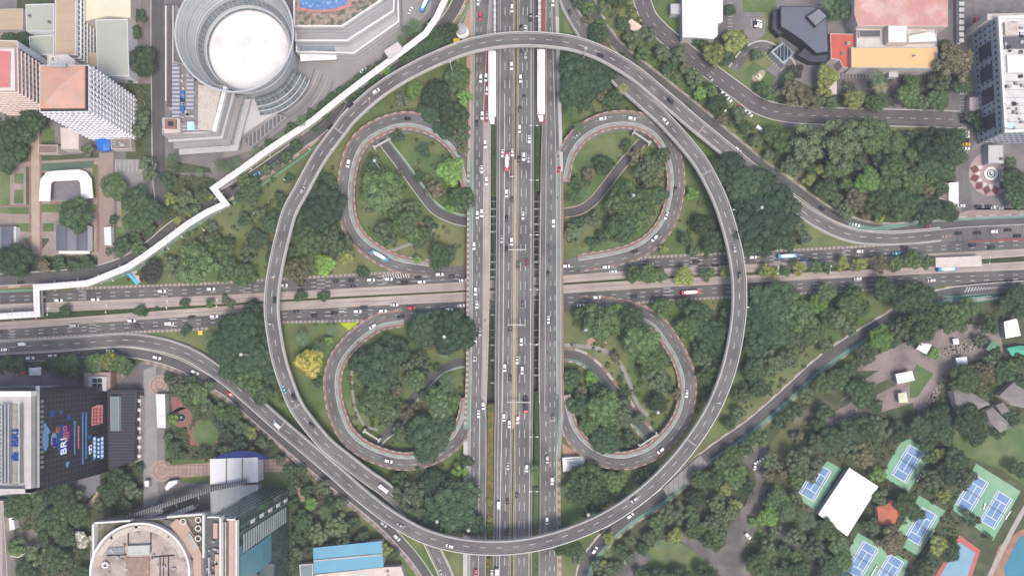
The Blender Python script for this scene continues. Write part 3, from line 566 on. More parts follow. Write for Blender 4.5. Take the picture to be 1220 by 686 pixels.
loop([(665, 215, 5.8), (668, 200, 5.25), (672, 184, 4.75), (682, 167, 4.6), (696, 154, 4.7), (716, 144, 4.8), (740, 140, 4.8), (764, 143, 4.7), (784, 154, 4.4), (798, 172, 4), (806, 196, 3.4), (808, 220, 2.8), (805, 240, 2.2), (800, 258, 1.6), (790, 276, 1.1), (774, 292, .7), (756, 302, .4), (730, 309.5, .28), (690, 316, .26)], -1, 'the upper right loop ramp', 8)
loop([(480, 376, .26), (452, 381, .3), (430, 394, .6), (412, 411, 1), (399, 430, 1.6), (393.5, 454, 2.2), (396, 480, 3), (402, 500, 3.6), (411, 518, 4.1), (431, 536, 4.7), (463, 549, 5), (491, 551.5, 5), (517, 544, 5), (541, 528, 4.7), (553, 511, 4.35), (559, 495, 4.8), (562, 475, 5.6)], 1, 'the lower left loop ramp', -8)
loop([(690, 360, .26), (720, 361, .26), (750, 366, .3), (772, 375, .5), (787, 386, .9), (800, 404, 1.5), (812, 424, 2.2), (820, 447, 2.8), (821, 470, 3.4), (816, 494, 4), (804, 515, 4.5), (790, 530, 4.8), (772, 543, 5), (743, 551, 5), (714, 546.5, 5), (692, 532, 4.7), (677, 512, 4.25), (670, 492, 4.9), (666, 472, 5.7)], -1, 'the lower right loop ramp', -8)
# portals under the loops
def portal(a, b, wdt, label):
    p, q = W(*a, 4.2), W(*b, 4.2); d = (q-p).normalized(); n = Vector((d.y, -d.x, 0)); r = empty('underpass_portal', label, 'portal', (p.x, p.y, 0))
    mb = MB(); c = Vector((0, 0, 3.4)); L = (q-p).length
    ang = math.atan2(d.y, d.x); mb.box((d.x*L/2, d.y*L/2, 4.6), (L, 1.0, 1.1), ang); mb.build('lintel', PARA, r)
    for s in (0, L): m2 = MB(); m2.box((d.x*s, d.y*s, 2.3), (1.0, 3.2, 4.6), ang); m2.build('side_wall', PARA, r)
portal((755, 158), (774, 171), 7, 'concrete underpass portal at the top of the upper right loop')
portal((446, 176), (466, 165), 7, 'concrete underpass portal at the top of the upper left loop')
portal((434, 513), (452, 524), 7, 'concrete underpass portal at the bottom of the lower left loop')
portal((762, 531), (783, 517), 7, 'concrete underpass portal at the bottom of the lower right loop')
# ------------------------------------------------------------------ ring flyovers
def flyover(pts, label, name, joints, hw=3.95):
    P = path(pts, 3.0); p0 = P[0]; r = empty('flyover', label, 'flyover', (p0.x, p0.y, 0))
    def fin(mb, n, m): 
        o = mb.build(n, m); a = Vector((p0.x, p0.y, 0)); me = o.data; k = len(me.vertices); c = np.empty(k*3, 'f'); me.vertices.foreach_get('co', c)
        c = c.reshape(-1, 3)-np.array([a.x, a.y, 0], 'f'); me.vertices.foreach_set('co', c.ravel()); me.update(); o.parent = r; return o
    mb = MB(); wallbox(mb, P, -hw-.8, hw+.8, lambda p: (p.z-1.5 if p.z > 3.2 else -.1), 0); fin(mb, 'deck', PARA)
    mb = MB(); strip(mb, P, -hw, hw, .05); fin(mb, 'carriageway', ASPH)
    mb = MB(); dashes(mb, P, 0, .1, 4.0, 6.6, .34); strip(mb, P, -hw+.4, -hw+.62, .1); strip(mb, P, hw-.62, hw-.4, .1); fin(mb, 'lane_marking', LINE)
    for s in (-1, 1):
        mb = MB(); wallbox(mb, P, *sorted((s*hw, s*(hw+.5))), 0, 1.05, 0); wallbox(mb, P, *sorted((s*(hw+.6), s*(hw+.95))), -1.2, .25, 0); fin(mb, 'parapet', PARA)
    for j in joints:
        q = W(*j); i = min(range(len(P)), key=lambda k: (P[k].xy-q.xy).length); d = (P[min(i+1, len(P)-1)]-P[i-1]).normalized()
        mb = MB(); mb.box((P[i].x, P[i].y, P[i].z+.09), (1.0, 2*hw, .06), math.atan2(d.y, d.x)); fin(mb, 'expansion_joint', mat('joint_concrete', (0.27, 0.25, 0.245)))
    s = 20; L = plen(P)
    while s < L:
        p, d = at(P, s)
        if p is not None and p.z > 5:
            gy = 343-p.y/S; gx = 610+p.x/S
            bad = any(abs(gx-c) < 5 for c in (560, 570, 600, 608, 622, 630, 655, 662)) and (552 < gx < 672)
            if not bad and not any((q.xy-p.xy).length < 4.5 and q.z < p.z-2 for R in ROADS for q in R):
                mb = MB(); mb.tube((p.x, p.y, -.1), (p.x, p.y, p.z-2.9), 1.0, 1.0, 12); mb.box((p.x, p.y, p.z-2.2), (2.2, 7.0, 1.4), math.atan2(d.y, d.x)); fin(mb, 'pier', PARA)
        s += 34 if p is None or p.z > 5 else 6
    ROADS.append(P); RN.append((P, name)); return P
A_ = flyover([(537, 710, .6), (531, 684, 1.2), (520, 660, 2.2), (503, 626, 3.6), (483, 604, 5.2), (457, 581, 7), (438, 568, 8), (416, 551, 9.2), (391, 531, 10.4), (372, 510, 11.2), (353, 484, 12), (342, 458, 12.3), (333, 430, 12.5), (327, 400, 12.8), (323.5, 370, 13), (325, 340, 13), (330, 310, 13), (336.5, 282, 13), (345, 252, 13), (359, 226, 13), (380, 188, 13), (403.6, 156, 13), (418, 138, 13.2), (448, 111, 13.5), (480, 90, 14), (520, 70, 14), (560, 55, 14), (600, 48, 14), (640, 47, 14), (680, 51.5, 14), (710, 61, 13.6), (736, 74.4, 13), (761, 91, 12.4), (783, 109.5, 11.6), (805, 128, 10.6), (827, 147, 9.4), (849, 165, 8), (872, 184, 6.4), (900, 207, 4.6), (928, 230, 2.8), (958, 253, 1.4), (985, 269, .6), (1010, 279, .4), (1036, 283, .35), (1076, 283, .32), (1120, 279, .3)],
 'grey flyover curving round the left and top of the ring', 'the upper left ring flyover', [(353, 484), (403.6, 156), (837, 155)])
B_ = flyover([(664, -50, .4), (675, 0, .8), (684, 20, 1.5), (695, 38, 2.6), (708, 60, 4), (721, 78, 5.2), (740, 97, 6.6), (760, 115, 7.8), (784, 136, 9.2), (798, 150, 10), (816, 170, 11), (832, 190, 11.6), (842, 206, 12), (856, 234, 12.4), (866, 262, 12.8), (875, 296, 13), (880, 328, 13), (881, 352, 13), (880, 376, 13), (875.5, 408, 13), (868, 440, 13), (858, 468, 13), (845, 495, 13), (824, 527, 13), (800, 556, 13), (768.6, 586, 13), (730, 613, 13.4), (688.6, 632.5, 14), (645, 646, 14), (601, 652, 14), (553, 650, 14), (508, 639, 13.8), (468, 617.7, 13.2), (431, 590, 12), (397, 560, 10.6), (363, 531, 9), (339, 511, 7.8), (304, 480, 6), (270, 451, 4.2), (233, 426, 2.4), (206, 414.5, 1.4), (182, 408.6, .9), (153, 405, .6), (120, 406.5, .45), (77, 410, .35), (20, 413, .32), (-60, 418, .3)],
 'grey flyover curving round the right and bottom of the ring', 'the lower right ring flyover', [(842, 206), (824, 527), (338, 510)])
# ------------------------------------------------------------------ buildings
GLASSD = mat('dark_window_glass', (0.018, 0.022, 0.028), 0.15, 0.1, 0.3, 2, 0.1, spec=0.6)
def wpoly(pts, z): return [(lambda p: (p.x, p.y))(W(x, y, z)) for x, y in pts]
def ccw(P):
    a = sum(P[i][0]*P[(i+1) % len(P)][1]-P[(i+1) % len(P)][0]*P[i][1] for i in range(len(P))); return P if a > 0 else P[::-1]
def inset(P, d):
    P = ccw(P); n = len(P); out = []
    for i in range(n):
        a, b, c = Vector(P[i-1]), Vector(P[i]), Vector(P[(i+1) % n]); e, f = (b-a).normalized(), (c-b).normalized()
        n1, n2 = Vector((-e.y, e.x)), Vector((-f.y, f.x)); m = (n1+n2); k = d/max(.35, m.dot(n1)); out.append(tuple(b+m*k))
    return out
def rel(P, o): return [(x-o[0], y-o[1]) for x, y in P]
def windows(par, P, org, z0, z1, bay, fh, w, h, m, part='window', minfloor=0):
    P = ccw(P); L = []
    for i in range(len(P)):
        a, b = Vector(P[i]), Vector(P[(i+1) % len(P)]); d = b-a; l = d.length
        if l < bay: continue
        d /= l; out = Vector((d.y, -d.x)); mid = (a+b)/2
        face = out.dot(Vector((0, YC))-mid) > 0
        n = int(l/bay); nf = int((z1-z0)/fh)
        for k in range(n):
            for f in range(nf):
                p = a+d*((k+.5)*l/n)+out*.02; L.append((not face, -f, p.x-org[0], p.y-org[1], z0+(f+.5)*(z1-z0)/nf, math.atan2(d.y, d.x)))
    L.sort(key=lambda t: (t[0], t[1])); me = None; rest = MB()
    for i, t in enumerate(L):
        if i < 100:
            if me is None: q = MB(); q.box((0, 0, 0), (w, .16, h)); me = q.mesh(part, m)
            o = link(part, me, par); o.location = (t[2], t[3], t[4]); o.rotation_euler = (0, 0, t[5])
        else: rest.box((t[2], t[3], t[4]), (w, .16, h), t[5])
    if rest.f: tag(rest.build(part, m, par), kind='stuff')
def building(name, label, cat, roof, h,  wallm, roofm, parapet=0.8, win=None, ledge=None, clutter=0, z0=0, hip=0, roofc=None, cl=(60, 90), group=None):
    EXC.append([(NX+p[0]/S, NY-(p[1]-YC)/S) for p in wpoly(roof, h)]); P = ccw(wpoly(roof, h)); cx = sum(p[0] for p in P)/len(P); cy = sum(p[1] for p in P)/len(P); org = (cx, cy)
    r = empty(name, label, cat, (cx, cy, z0), group); Q = rel(P, org); h -= z0
    mb = MB(); mb.prism(Q, -.2 if z0 == 0 else 0, h, None, 0); 
    I = inset(Q, .35)
    for i in range(len(Q)):
        j = (i+1) % len(Q)
        if parapet:
            mb.face([(*Q[i], h), (*Q[j], h), (*Q[j], h+parapet), (*Q[i], h+parapet)]); mb.face([(*Q[i], h+parapet), (*Q[j], h+parapet), (*I[j], h+parapet), (*I[i], h+parapet)])
            mb.face([(*I[j], h-.2), (*I[i], h-.2), (*I[i], h+parapet), (*I[j], h+parapet)])
    mb.build('wall', wallm, r)
    mb = MB()
    J = I if parapet else inset(Q, -.5)
    if hip:
        a, b = Vector((0, 0)), None; n = len(J)
        for i in range(n): mb.face([(*J[i], h), (*J[(i+1) % n], h), (0, 0, h+hip)])
        mb.face([(*p, h-.15) for p in J[::-1]])
    else: mb.prism(J, h-.3, h-.05 if parapet else h+.25, 0, 0)
    RF = mb.build('roof', roofm, r)
    if win: windows(r, P, org, win.get('z0', 1.5), h-.8, win['bay'], win['fh'], win['w'], win['h'], win.get('m', GLASSD))
    if ledge:
        mb = MB(); K = inset(Q, -ledge[1]); z = ledge[0]
        while z < h-1:
            mb.prism(K, z-.15, z+.15, 0, 0); z += ledge[0]
        mb.build('floor_ledge', ledge[2], r)
    if clutter:
        xs = [p[0] for p in I]; ys = [p[1] for p in I]; k = 0; t = 0
        while k < clutter and t < clutter*20:
            t += 1; x, y = random.uniform(min(xs), max(xs)), random.uniform(min(ys), max(ys)); D_ = inset(I, 1.6)
            if inpoly(x, y, D_):
                q = MB(); w_, d_, h_ = random.uniform(1, 2.6), random.uniform(1, 2.2), random.uniform(.7, 1.6); q.box((x, y, h+h_/2), (w_, d_, h_), random.choice((0, .1)))
                for e in (-.25, .25): q.tube((x+e*w_, y, h+h_), (x+e*w_, y, h+h_+.15), .35, n=10, mi=1)
                q.build('rooftop_unit', [random.choice((GREYM, WHITE, PARA, CONCG)), DARKM], RF); k += 1
    return r, Q, h
TANR = mat('tan_flat_roof', (0.40, 0.32, 0.22), 0.9, 0.06, 0.1, 1, 0.05, stripes=(6, .03, (0.3, 0.25, 0.18), 1))
SAGE = mat('sage_metal_roof', (0.36, 0.38, 0.33), 0.7, 0.05, 0.08, 1, 0.03, stripes=(1.2, .12, (0.33, 0.35, 0.30), 1))
CREAM = mat('cream_roof', (0.60, 0.57, 0.43), 0.8, 0.04, 0.1, 1, 0.03)
CREAMW = mat('cream_wall', (0.50, 0.44, 0.40), 0.8, 0.05, 0.1, 1, 0.04)
WALLW = mat('white_wall', (0.66, 0.66, 0.69), 0.7, 0.05, 0.1, 1, 0.04)
PINKW = mat('pink_cream_wall', (0.52, 0.42, 0.39), 0.7, 0.05, 0.1, 1, 0.04)
# upper left low buildings
building('flat_roofed_building', 'small tan flat roof building at the left edge near the top', 'building', [(-30, 12), (28, 11), (28, 36), (-30, 36)], 10, CREAMW, TANR, .6, clutter=1)
building('metal_roofed_building', 'square sage green roof between the tan strip roof and the left edge', 'building', [(31, 6), (65, 5), (65, 38), (32, 38)], 11, WALLW, SAGE, .5, clutter=2)
building('metal_roofed_building', 'lower sage green roof just above the pale stair block', 'building', [(35, 44), (65, 42), (65, 66), (37, 66)], 8, WALLW, SAGE, .5)
building('long_building', 'long tan roofed block with white louvred side above the orange roofed tower', 'building', [(66, -60), (91, -60), (91, 66), (66, 66)], 20, WALLW, TANR, .5, win=dict(bay=3.2, fh=3.3, w=2.4, h=1.3), ledge=(3.3, 1.0, WHITE))
building('cream_roofed_building', 'cream flat roof building at the top edge beside the street trees', 'building', [(101, -60), (156, -60), (156, 22), (128, 20), (101, 26)], 12, CREAMW, CREAM, .3)
building('metal_roofed_building', 'long pale sage roof east of the tan block with cream roof above', 'building', [(114, 24), (152, 23), (154, 91), (116, 91)], 11, WALLW, SAGE, .2)
building('flat_roofed_building', 'tiny tan roof squeezed between the white louvres and the sage roof', 'building', [(100, 63), (115, 63), (115, 80), (100, 80)], 9, CREAMW, TANR, .3)
building('stair_block', 'pale roofed block with plant touching the north side of the orange tower', 'building', [(57, 66), (80, 65), (90, 72), (90, 84), (57, 84)], 28, CREAMW, mat('pale_roof', (0.5, 0.47, 0.45), 0.8), .6, clutter=3)
# orange roofed tower
r, Q, h = building('apartment_tower', 'white gridded apartment tower with a salmon orange hipped roof', 'tower', [(47.5, 78), (106.5, 78), (106.5, 133.5), (47.5, 134)], 50, WALLW, DARKM, .3, win=dict(bay=3.2, fh=3.3, w=1.35, h=1.3, z0=1, m=mat('grey_window_glass', (.10, .11, .135), .3)), ledge=(3.3, .55, mat('pale_ledge', (0.74, 0.73, 0.76), .7)))
mb = MB(); J = inset(Q, .9); J = [(x-(1.1 if x > 0 else 0), y+(.0 if y > 0 else .9)) for x, y in J]
for i in range(4): mb.face([(*J[i], h+1.2), (*J[(i+1) % 4], h+1.2), (0, 0, h+4.2)])
for i in range(4): mb.face([(*J[i], h-.2), (*J[(i+1) % 4], h-.2), (*J[(i+1) % 4], h+1.2), (*J[i], h+1.2)], 1)
mb.build('hipped_roof', [mat('salmon_tiles', (0.50, 0.28, 0.21), 0.8, 0.09, 0.15, 2, 0.08, col2=(0.45, 0.29, 0.23), c2scale=.1), mat('salmon_fascia', (0.40, 0.2, 0.15))], r)
mb = MB(); mb.box((-2, Q[2][1]-1 if Q[2][1] > 0 else Q[0][1]-1, h+2.2), (9, 2.4, 1.2)); mb.build('rooftop_unit', GREYM, r)
for k in range(9):   # vertical fins
    for e in (0, 1):
        a, b = (Q[1], Q[2]) if e else (Q[0], Q[1])
        p = Vector(a).lerp(Vector(b), (k+.5)/9); mb = MB(); mb.box((p.x+(.3 if e else 0), p.y-(0 if e else .3), h/2), (.7, .7, h)); mb.build('pilaster', MATS['pale_ledge'], r)
# pink tower
r, Q, h = building('apartment_tower', 'pink cream apartment tower with a pinkish red roof at the left edge', 'tower', [(-45, 58), (18, 58), (19, 109), (-45, 110)], 40, PINKW, mat('pale_pink_roof', (0.62, 0.52, 0.52), 0.7), .5, win=dict(bay=3.3, fh=3.2, w=1.2, h=1.2, z0=1, m=MATS['grey_window_glass']), ledge=(3.2, .7, mat('pink_ledge', (0.60, 0.50, 0.47), .7)))
mb = MB(); mb.prism(rel(wpoly([(-42, 61), (12, 62), (11, 104), (-42, 106)], 41), (r.location.x, r.location.y)), h-.2, h+1.4, 0, 1); mb.build('upper_roof', [mat('pinkish_red_roof', (0.50, 0.17, 0.17), 0.8, 0.06, 0.1, 1, 0.05), PINKW], r)
building('flat_roofed_building', 'tan roof with white side wall touching the top of the pink tower', 'building', [(-20, 48), (21, 49), (23, 58), (-20, 58)], 34, WALLW, TANR, .4)
building('flat_roofed_annex', 'cream rooftop annex below the orange roofed tower', 'building', [(72, 152), (94, 154), (94, 178), (73, 178)], 7, CREAMW, mat('pale_pink_slab', (0.55, 0.47, 0.44), 0.8), .15)
# blue tarpaulin
mb = MB(); P = [W(x, y, z) for x, y, z in ((113, 166, 3), (122, 165, 4.2), (131, 166, 3), (131, 178, 2.4), (123, 180, 3.6), (117, 178, 2.2), (115, 171, 3.2))]; c = W(123, 172, 4.6)
for i in range(len(P)): mb.face([P[i], P[(i+1) % len(P)], c]); 
for i in range(len(P)): mb.face([P[i], Vector((P[i].x, P[i].y, .3)), Vector((P[(i+1) % len(P)].x, P[(i+1) % len(P)].y, .3)), P[(i+1) % len(P)]])
tag(origin(mb.build('tarpaulin', mat('blue_tarpaulin', (0.02, 0.14, 0.55), 0.5, 0.15, 0.4, 2, 0.1))), 'bright blue tarpaulin stretched beside the foot of the orange roofed tower', 'tarpaulin')
building('low_building', 'low brown roofed building right of the blue tarpaulin', 'building', [(132, 166), (156, 165), (157, 178), (133, 178)], 5, CREAMW, PAVEB, .5, clutter=3)
building('small_pavilion', 'small pavilion with a pale frame roof beside the tan garden path', 'pavilion', [(46, 173), (69, 173), (69, 183), (46, 183)], 4, CREAMW, mat('brown_roof', (0.2, 0.15, 0.13), 0.8, .2, .5), .5)
# horseshoe canopy
U = [(46, 239.5), (48, 214), (56, 205), (66, 203.5), (94, 202), (103, 205), (109, 213), (111, 236), (97, 237), (95.5, 218), (93, 214.5), (63, 216), (60.5, 219), (59.5, 239.5)]
P = ccw(wpoly(U, 5)); cx, cy = W(78, 222).xy; r = empty('horseshoe_canopy', 'white horseshoe shaped canopy open to the south round a grey court', 'canopy', (cx, cy, 0))
mb = MB(); mb.prism(rel(P, (cx, cy)), 4.4, 5.0); mb.build('roof', WROOF, r)
for x, y in ((50, 235), (52, 215), (62, 208), (95, 207), (105, 217), (107, 232)):
    q = W(x, y, 0); mb = MB(); mb.tube((q.x-cx, q.y-cy, 0), (q.x-cx, q.y-cy, 4.4), .25); mb.build('post', PARA, r)
sheet('pavement', [(60, 217), (95, 216), (96, 238), (60, 239)], Z3+.02, mat('court_paving', (0.17, 0.165, 0.18), 0.9, .12, .3, 2, .1))
sheet('pavement', [(63, 219), (67, 219), (67, 237), (63, 237)], Z3+.05, PAVE)
BARREL = mat('grey_barrel_roof', (0.135, 0.14, 0.165), 0.6, 0.06, 0.1, 1, 0.04, stripes=(11.5, .30, (0.095, 0.10, 0.125), 0))
def barrel(label, x0, x1, y0, y1, n=3):
    P = wpoly([(x0, y0), (x1, y0), (x1, y1), (x0, y1)], 7); cx = (P[0][0]+P[1][0])/2; cy = (P[0][1]+P[2][1])/2; r = empty('barrel_roofed_hall', label, 'hall', (cx, cy, 0))
    w = P[1][0]-P[0][0]; d = P[0][1]-P[2][1]; mb = MB(); mb.box((0, 0, 3), (w-.6, d-.6, 6)); mb.build('wall', WALLW, r)
    for k in range(n):
        mb = MB(); x = -w/2+w/n*(k+.5); R = w/n/2; prof = [(x+R*math.cos(t), 6+1.3*math.sin(t)) for t in [math.pi*i/12 for i in range(13)]]
        for (a, za), (b, zb) in zip(prof, prof[1:]): mb.face([(a, -d/2, za), (a, d/2, za), (b, d/2, zb), (b, -d/2, zb)])
        mb.face([(a, -d/2, z) for a, z in prof]); mb.face([(a, d/2, z) for a, z in prof[::-1]]); mb.build('roof_vault', mat('vault_dark', (0.105, 0.11, 0.135), .5) if k != n//2 else mat('vault_grey', (0.17, 0.175, 0.20), .5), r)
    mb = MB(); mb.box((0, -d/2-.9, 3.4), (w, 1.8, .3)); mb.build('white_eave', WHITE, r)
barrel('dark grey vaulted roof hall beside the tan garden path, right of it', 66, 103, 267, 298, 3); barrel('dark grey vaulted roof hall at the left edge beside the garden path', -25, 14, 270, 302, 3)
building('small_white_building', 'tiny white building right of the left vaulted hall', 'kiosk', [(11, 270), (19, 270), (19, 291), (12, 291)], 4, WALLW, WROOF, .3, clutter=2)
building('small_white_building', 'narrow white roof by the brick path right of the vaulted hall', 'kiosk', [(124, 271), (132, 270), (133, 292), (125, 292)], 3.5, WALLW, WROOF, .2)
# carpark strips west of the mall tower
mb = MB(); P = ccw(wpoly([(197, 5), (209, 5), (209, 72), (206, 128), (199, 128), (197, 75)], 12)); c = (W(202, 65, 12).x, W(202, 65, 12).y); r = empty('service_building', 'long narrow service building with white roof edges beside the left street', 'building', (*c, 0))
mb.prism(rel(P, c), 0, 12, 1, 0); mb.build('wall', [WHITE, mat('dark_gravel_roof', (0.12, 0.10, 0.10), .9, .25, .5, 2, .2)], r)
for x0, x1 in ((197, 198.2), (205.5, 206.5)):
    mb = MB(); mb.prism(rel(wpoly([(x0, 7), (x1, 7), (x1, 120), (x0, 120)], 13), c), 12.0, 13); mb.build('parapet', WHITE, r)
# ------------------------------------------------------------------ mall: round bowl with white roof, terraces
SILV = mat('silver_cladding', (0.36, 0.375, 0.38), 0.45, 0.08, 0.1, 1, 0.05, stripes=(2.4, .3, (0.27, 0.285, 0.295), 1), spec=.5)
SILV2 = mat('bright_cladding', (0.42, 0.43, 0.44), 0.45, 0.06, 0.1, 1, 0.04)
GLZ = mat('grey_glazing', (0.10, 0.125, 0.135), 0.3, 0.1, 0.2, 1, 0.05, grid=(2.2, 2.0, .1, (0.32, 0.33, 0.34), .25), spec=.5)
f0 = W(297.4, 61, 20); c0 = (f0.x, f0.y); r = empty('round_mall_hall', 'round grey bowl shaped building with a white domed roof disc inside', 'building', (*c0, 0))
mb = MB(); mb.lathe((0, 0), [(24.8, 0), (25.4, 19), (26.4, 22), (29.2, 28), (31.8, 35.4), (33.6, 40.6), (35.3, 43.8)], 96); mb.build('outer_wall', SILV, r)
mb = MB(); mb.lathe((0, 0), [(30.1, 30), (31.2, 33), (31.8, 36), (32.8, 38), (33.4, 41), (34.4, 43.4)], 96); mb.build('inner_cladding', SILV, r)
mb = MB(); mb.lathe((0, 0), [(25.4, 20.5), (26.6, 22), (28.6, 28)], 96); mb.build('glazed_ring', GLZ, r)
for R, z in ((34.9, 44), (30.0, 29.6), (26.4, 22.2), (32.3, 37)):
    mb = MB(); mb.lathe((0, 0), [(R-.55, z-.6), (R-.45, z), (R+.45, z), (R+.5, z-.6)], 96); mb.build('rim', SILV2 if z != 37 else GREYM, r)
mb = MB(); prof = [(25.6, 20.0), (25.0, 20.7)]+[(25.0*math.cos(t), 20.7+3*math.sin(t)) for t in [math.pi/2*i/8 for i in range(1, 9)]]; mb.lathe((0, 0), prof, 96); mb.build('domed_roof', WROOF, r, smooth=True)
# curved glazed terraces on the lower right of the bowl
mb = MB()
for k, (R, z) in enumerate(((35.5, 6), (33.3, 8.5), (31.2, 11), (29.2, 13.5))): mb.lathe((0, 0), [(R, z-2.2), (R-.15, z), (R-2.3, z+.2)], 40, 0, math.radians(-88), math.radians(-20))
mb.build('curved_terrace', GLZ, r)
for R, z in ((35.6, 6.3), (33.4, 8.8), (31.2, 11.2)):
    mb = MB(); mb.lathe((0, 0), [(R-.3, z-.5), (R-.3, z), (R+.4, z), (R+.4, z-.5)], 40, 0, math.radians(-88), math.radians(-20)); mb.build('terrace_rim', SILV2, r)
# tower block joined on the south-west
MALLW = mat('grey_white_panels', (0.46, 0.45, 0.455), 0.6, 0.05, 0.1, 1, 0.04, stripes=(4.2, .22, (0.30, 0.295, 0.305), 1))
BEIGE = mat('beige_stained_roof', (0.47, 0.42, 0.38), 0.9, 0.12, 0.25, 1, 0.15, col2=(0.36, 0.29, 0.25), c2scale=.25, c2lo=.55, c2hi=.7)
r, Q, h = building('mall_tower', 'grey white banded office block with a beige stained rooftop beside the bowl', 'tower', [(194, 141), (194, 161), (256, 157), (270, 104), (240, 99), (222, 78), (206, 74), (206, 141)], 37, MALLW, mat('grey_service_roof', (0.20, 0.19, 0.19), .9, .2, .3, 2, .2), .9, clutter=0)
org = (r.location.x, r.location.y)
def ontop(px, z, zb, m, part, mw=None):
    mb = MB(); mb.prism(rel(wpoly(px, z), org), zb, z, 0, 1); return mb.build(part, [m, mw or m], r)
ontop([(236, 101), (264, 105), (253, 155), (236, 155)], 38.2, 36.9, BEIGE, 'roof_deck')
for k in range(26):
    x, y = random.uniform(215, 233), random.uniform(90, 156); q = W(x, y, 37.8); mb = MB(); w_ = random.uniform(.8, 2.6); mb.box((q.x-org[0], q.y-org[1], 37.6), (w_, random.uniform(.6, 1.8), 1.4)); mb.build('rooftop_unit', random.choice((GREYM, PARA, DARKM, CONCG)), r)
for y in range(150, 162, 4): ontop([(216, y), (252, y), (252, y+1.2), (216, y+1.2)], 37.7, 36.9, PARA, 'roof_duct')
ontop([(266, 103), (270.5, 104), (257, 157), (252.5, 156)], 39.5, 36.9, WHITE, 'parapet')
ontop([(205, 76), (214, 78), (214, 140), (205, 140)], 38.6, 36.9, mat('vent_grille', (0.34, 0.34, 0.36), .7, stripes=(2.4, .4, (0.14, 0.14, 0.16), 1)), 'vent_row')
ontop([(222, 90), (231, 92), (231, 130), (222, 130)], 38.6, 36.9, MATS['vent_grille'], 'vent_row'); ontop([(216, 108), (219, 108), (219, 134), (216, 134)], 38.2, 36.9, mat('blue_pipe', (0.03, 0.12, 0.42), .5), 'blue_duct')
ontop([(194, 141), (214, 141), (215, 158), (195, 159)], 40.5, 36.9, mat('pavilion_top', (0.48, 0.42, 0.40), .8), 'roof_pavilion'); ontop([(196, 142), (210, 142), (210, 153), (196, 153)], 41.5, 40, KR, 'pavilion_roof', KR); ontop([(200, 145), (206, 145), (206, 150), (200, 150)], 42, 41, DARKM, 'roof_opening')
ontop([(223, 145), (231, 145), (232, 155), (223, 155)], 38.4, 36.9, mat('pale_blue_tank', (0.42, 0.60, 0.68), .5), 'water_tank')
for dz, ins in ((28, -1.2), (19, -2.4), (10, -3.4)):    # stepped bands towards the foot
    mb = MB(); K = inset(Q, ins); mb.prism(K, dz-1.0, dz, 0, 0); mb.build('floor_band', mat('dull_white_band', (.40, .395, .39), .8, .1, .3, 2, .08) if dz != 19 else CONCG, r)
# podium pieces and plaza
building('podium_wing', 'grey terraced podium wing between the office block and the flat white deck', 'building', [(268, 104), (292, 112), (289, 125), (279, 160), (278, 172), (262, 170), (262, 150)], 12, MALLW, mat('grey_deck', (0.30, 0.295, 0.30), .8, .1, .2, 2, .08, stripes=(5, .12, (.42, .42, .42), 0)), 1.2)
building('entrance_deck', 'smooth pale grey flat deck below the bowl shaped hall', 'deck', [(294, 117), (320, 118), (329, 135), (284, 164), (281, 158)], 6, PARA, mat('smooth_pale_deck', (0.46, 0.45, 0.46), .7, .03, .1, 1, .02), .2)
building('ramp_canopy', 'dark striped ramp roof along the lower edge of the pale deck', 'ramp', [(330, 136), (341, 140), (300, 176), (288, 168)], 4, GREYM, mat('striped_ramp', (0.11, 0.11, 0.115), .8, .1, .2, 2, .1, stripes=(2.6, .25, (.3, .3, .3), 0)), .3)
for i, Rr in enumerate((40, 43, 46, 50, 54, 58, 63, 68)):
    mb = MB(); c = W(303, 66, 0); a0, a1 = math.radians(-62), math.radians(-12-i*1.5); n = 26
    for k in range(n):
        t, u = a0+(a1-a0)*k/n, a0+(a1-a0)*(k+1)/n; w_ = .35 if i % 2 else .8
        mb.face([(c.x+R_*math.cos(v), c.y+R_*math.sin(v), Z3+.02+.01*i) for R_, v in ((Rr, t), (Rr+w_, t), (Rr+w_, u), (Rr, u))])
    struct(mb.build('paving_band', mat('pale_paving_band', (0.40, 0.395, 0.39), .8) if i % 2 else mat('dark_paving_band', (0.145, 0.14, 0.14), .8)))
def terr(label, polys):
    P0 = wpoly(polys[0][0], polys[0][1]); cx = sum(p[0] for p in P0)/len(P0); cy = sum(p[1] for p in P0)/len(P0); r = empty('terraced_mall_wing', label, 'building', (cx, cy, 0))
    for i, (px, z, mt) in enumerate(polys):
        Q = ccw(rel(wpoly(px, z), (cx, cy))); mb = MB(); mb.prism(Q, -.1, z, 1, 0); I = inset(Q, .9)
        for a in range(len(Q)):
            b = (a+1) % len(Q); mb.face([(*Q[a], z), (*Q[b], z), (*Q[b], z+1.1), (*Q[a], z+1.1)], 2); mb.face([(*Q[a], z+1.1), (*Q[b], z+1.1), (*I[b], z+1.1), (*I[a], z+1.1)], 2); mb.face([(*I[b], z), (*I[a], z), (*I[a], z+1.1), (*I[b], z+1.1)], 2)
        mb.build('terrace', [MALLW, mt, WHITE], r)
    return r, (cx, cy)
GD = mat('grey_terrace', (0.27, 0.265, 0.28), .8, .08, .15, 2, .06)
r, org = terr('white edged terraced mall wing with a blue and red rooftop court', [([(350, -60), (350, 33), (408, 33), (456, 1), (470, -60)], 24, mat('rubble_planting_roof', (0.30, 0.24, 0.21), .9, .25, .4, 2, .3, col2=(0.10, 0.11, 0.08), c2scale=.3)), ([(351, -60), (352, 50), (414, 50), (470, 14), (473, -60)], 16, GD), ([(352, -60), (353, 63), (422, 65), (476, 27), (474, -60)], 9, mat('light_terrace', (0.36, 0.355, 0.36), .8, .08, .15, 2, .06))])
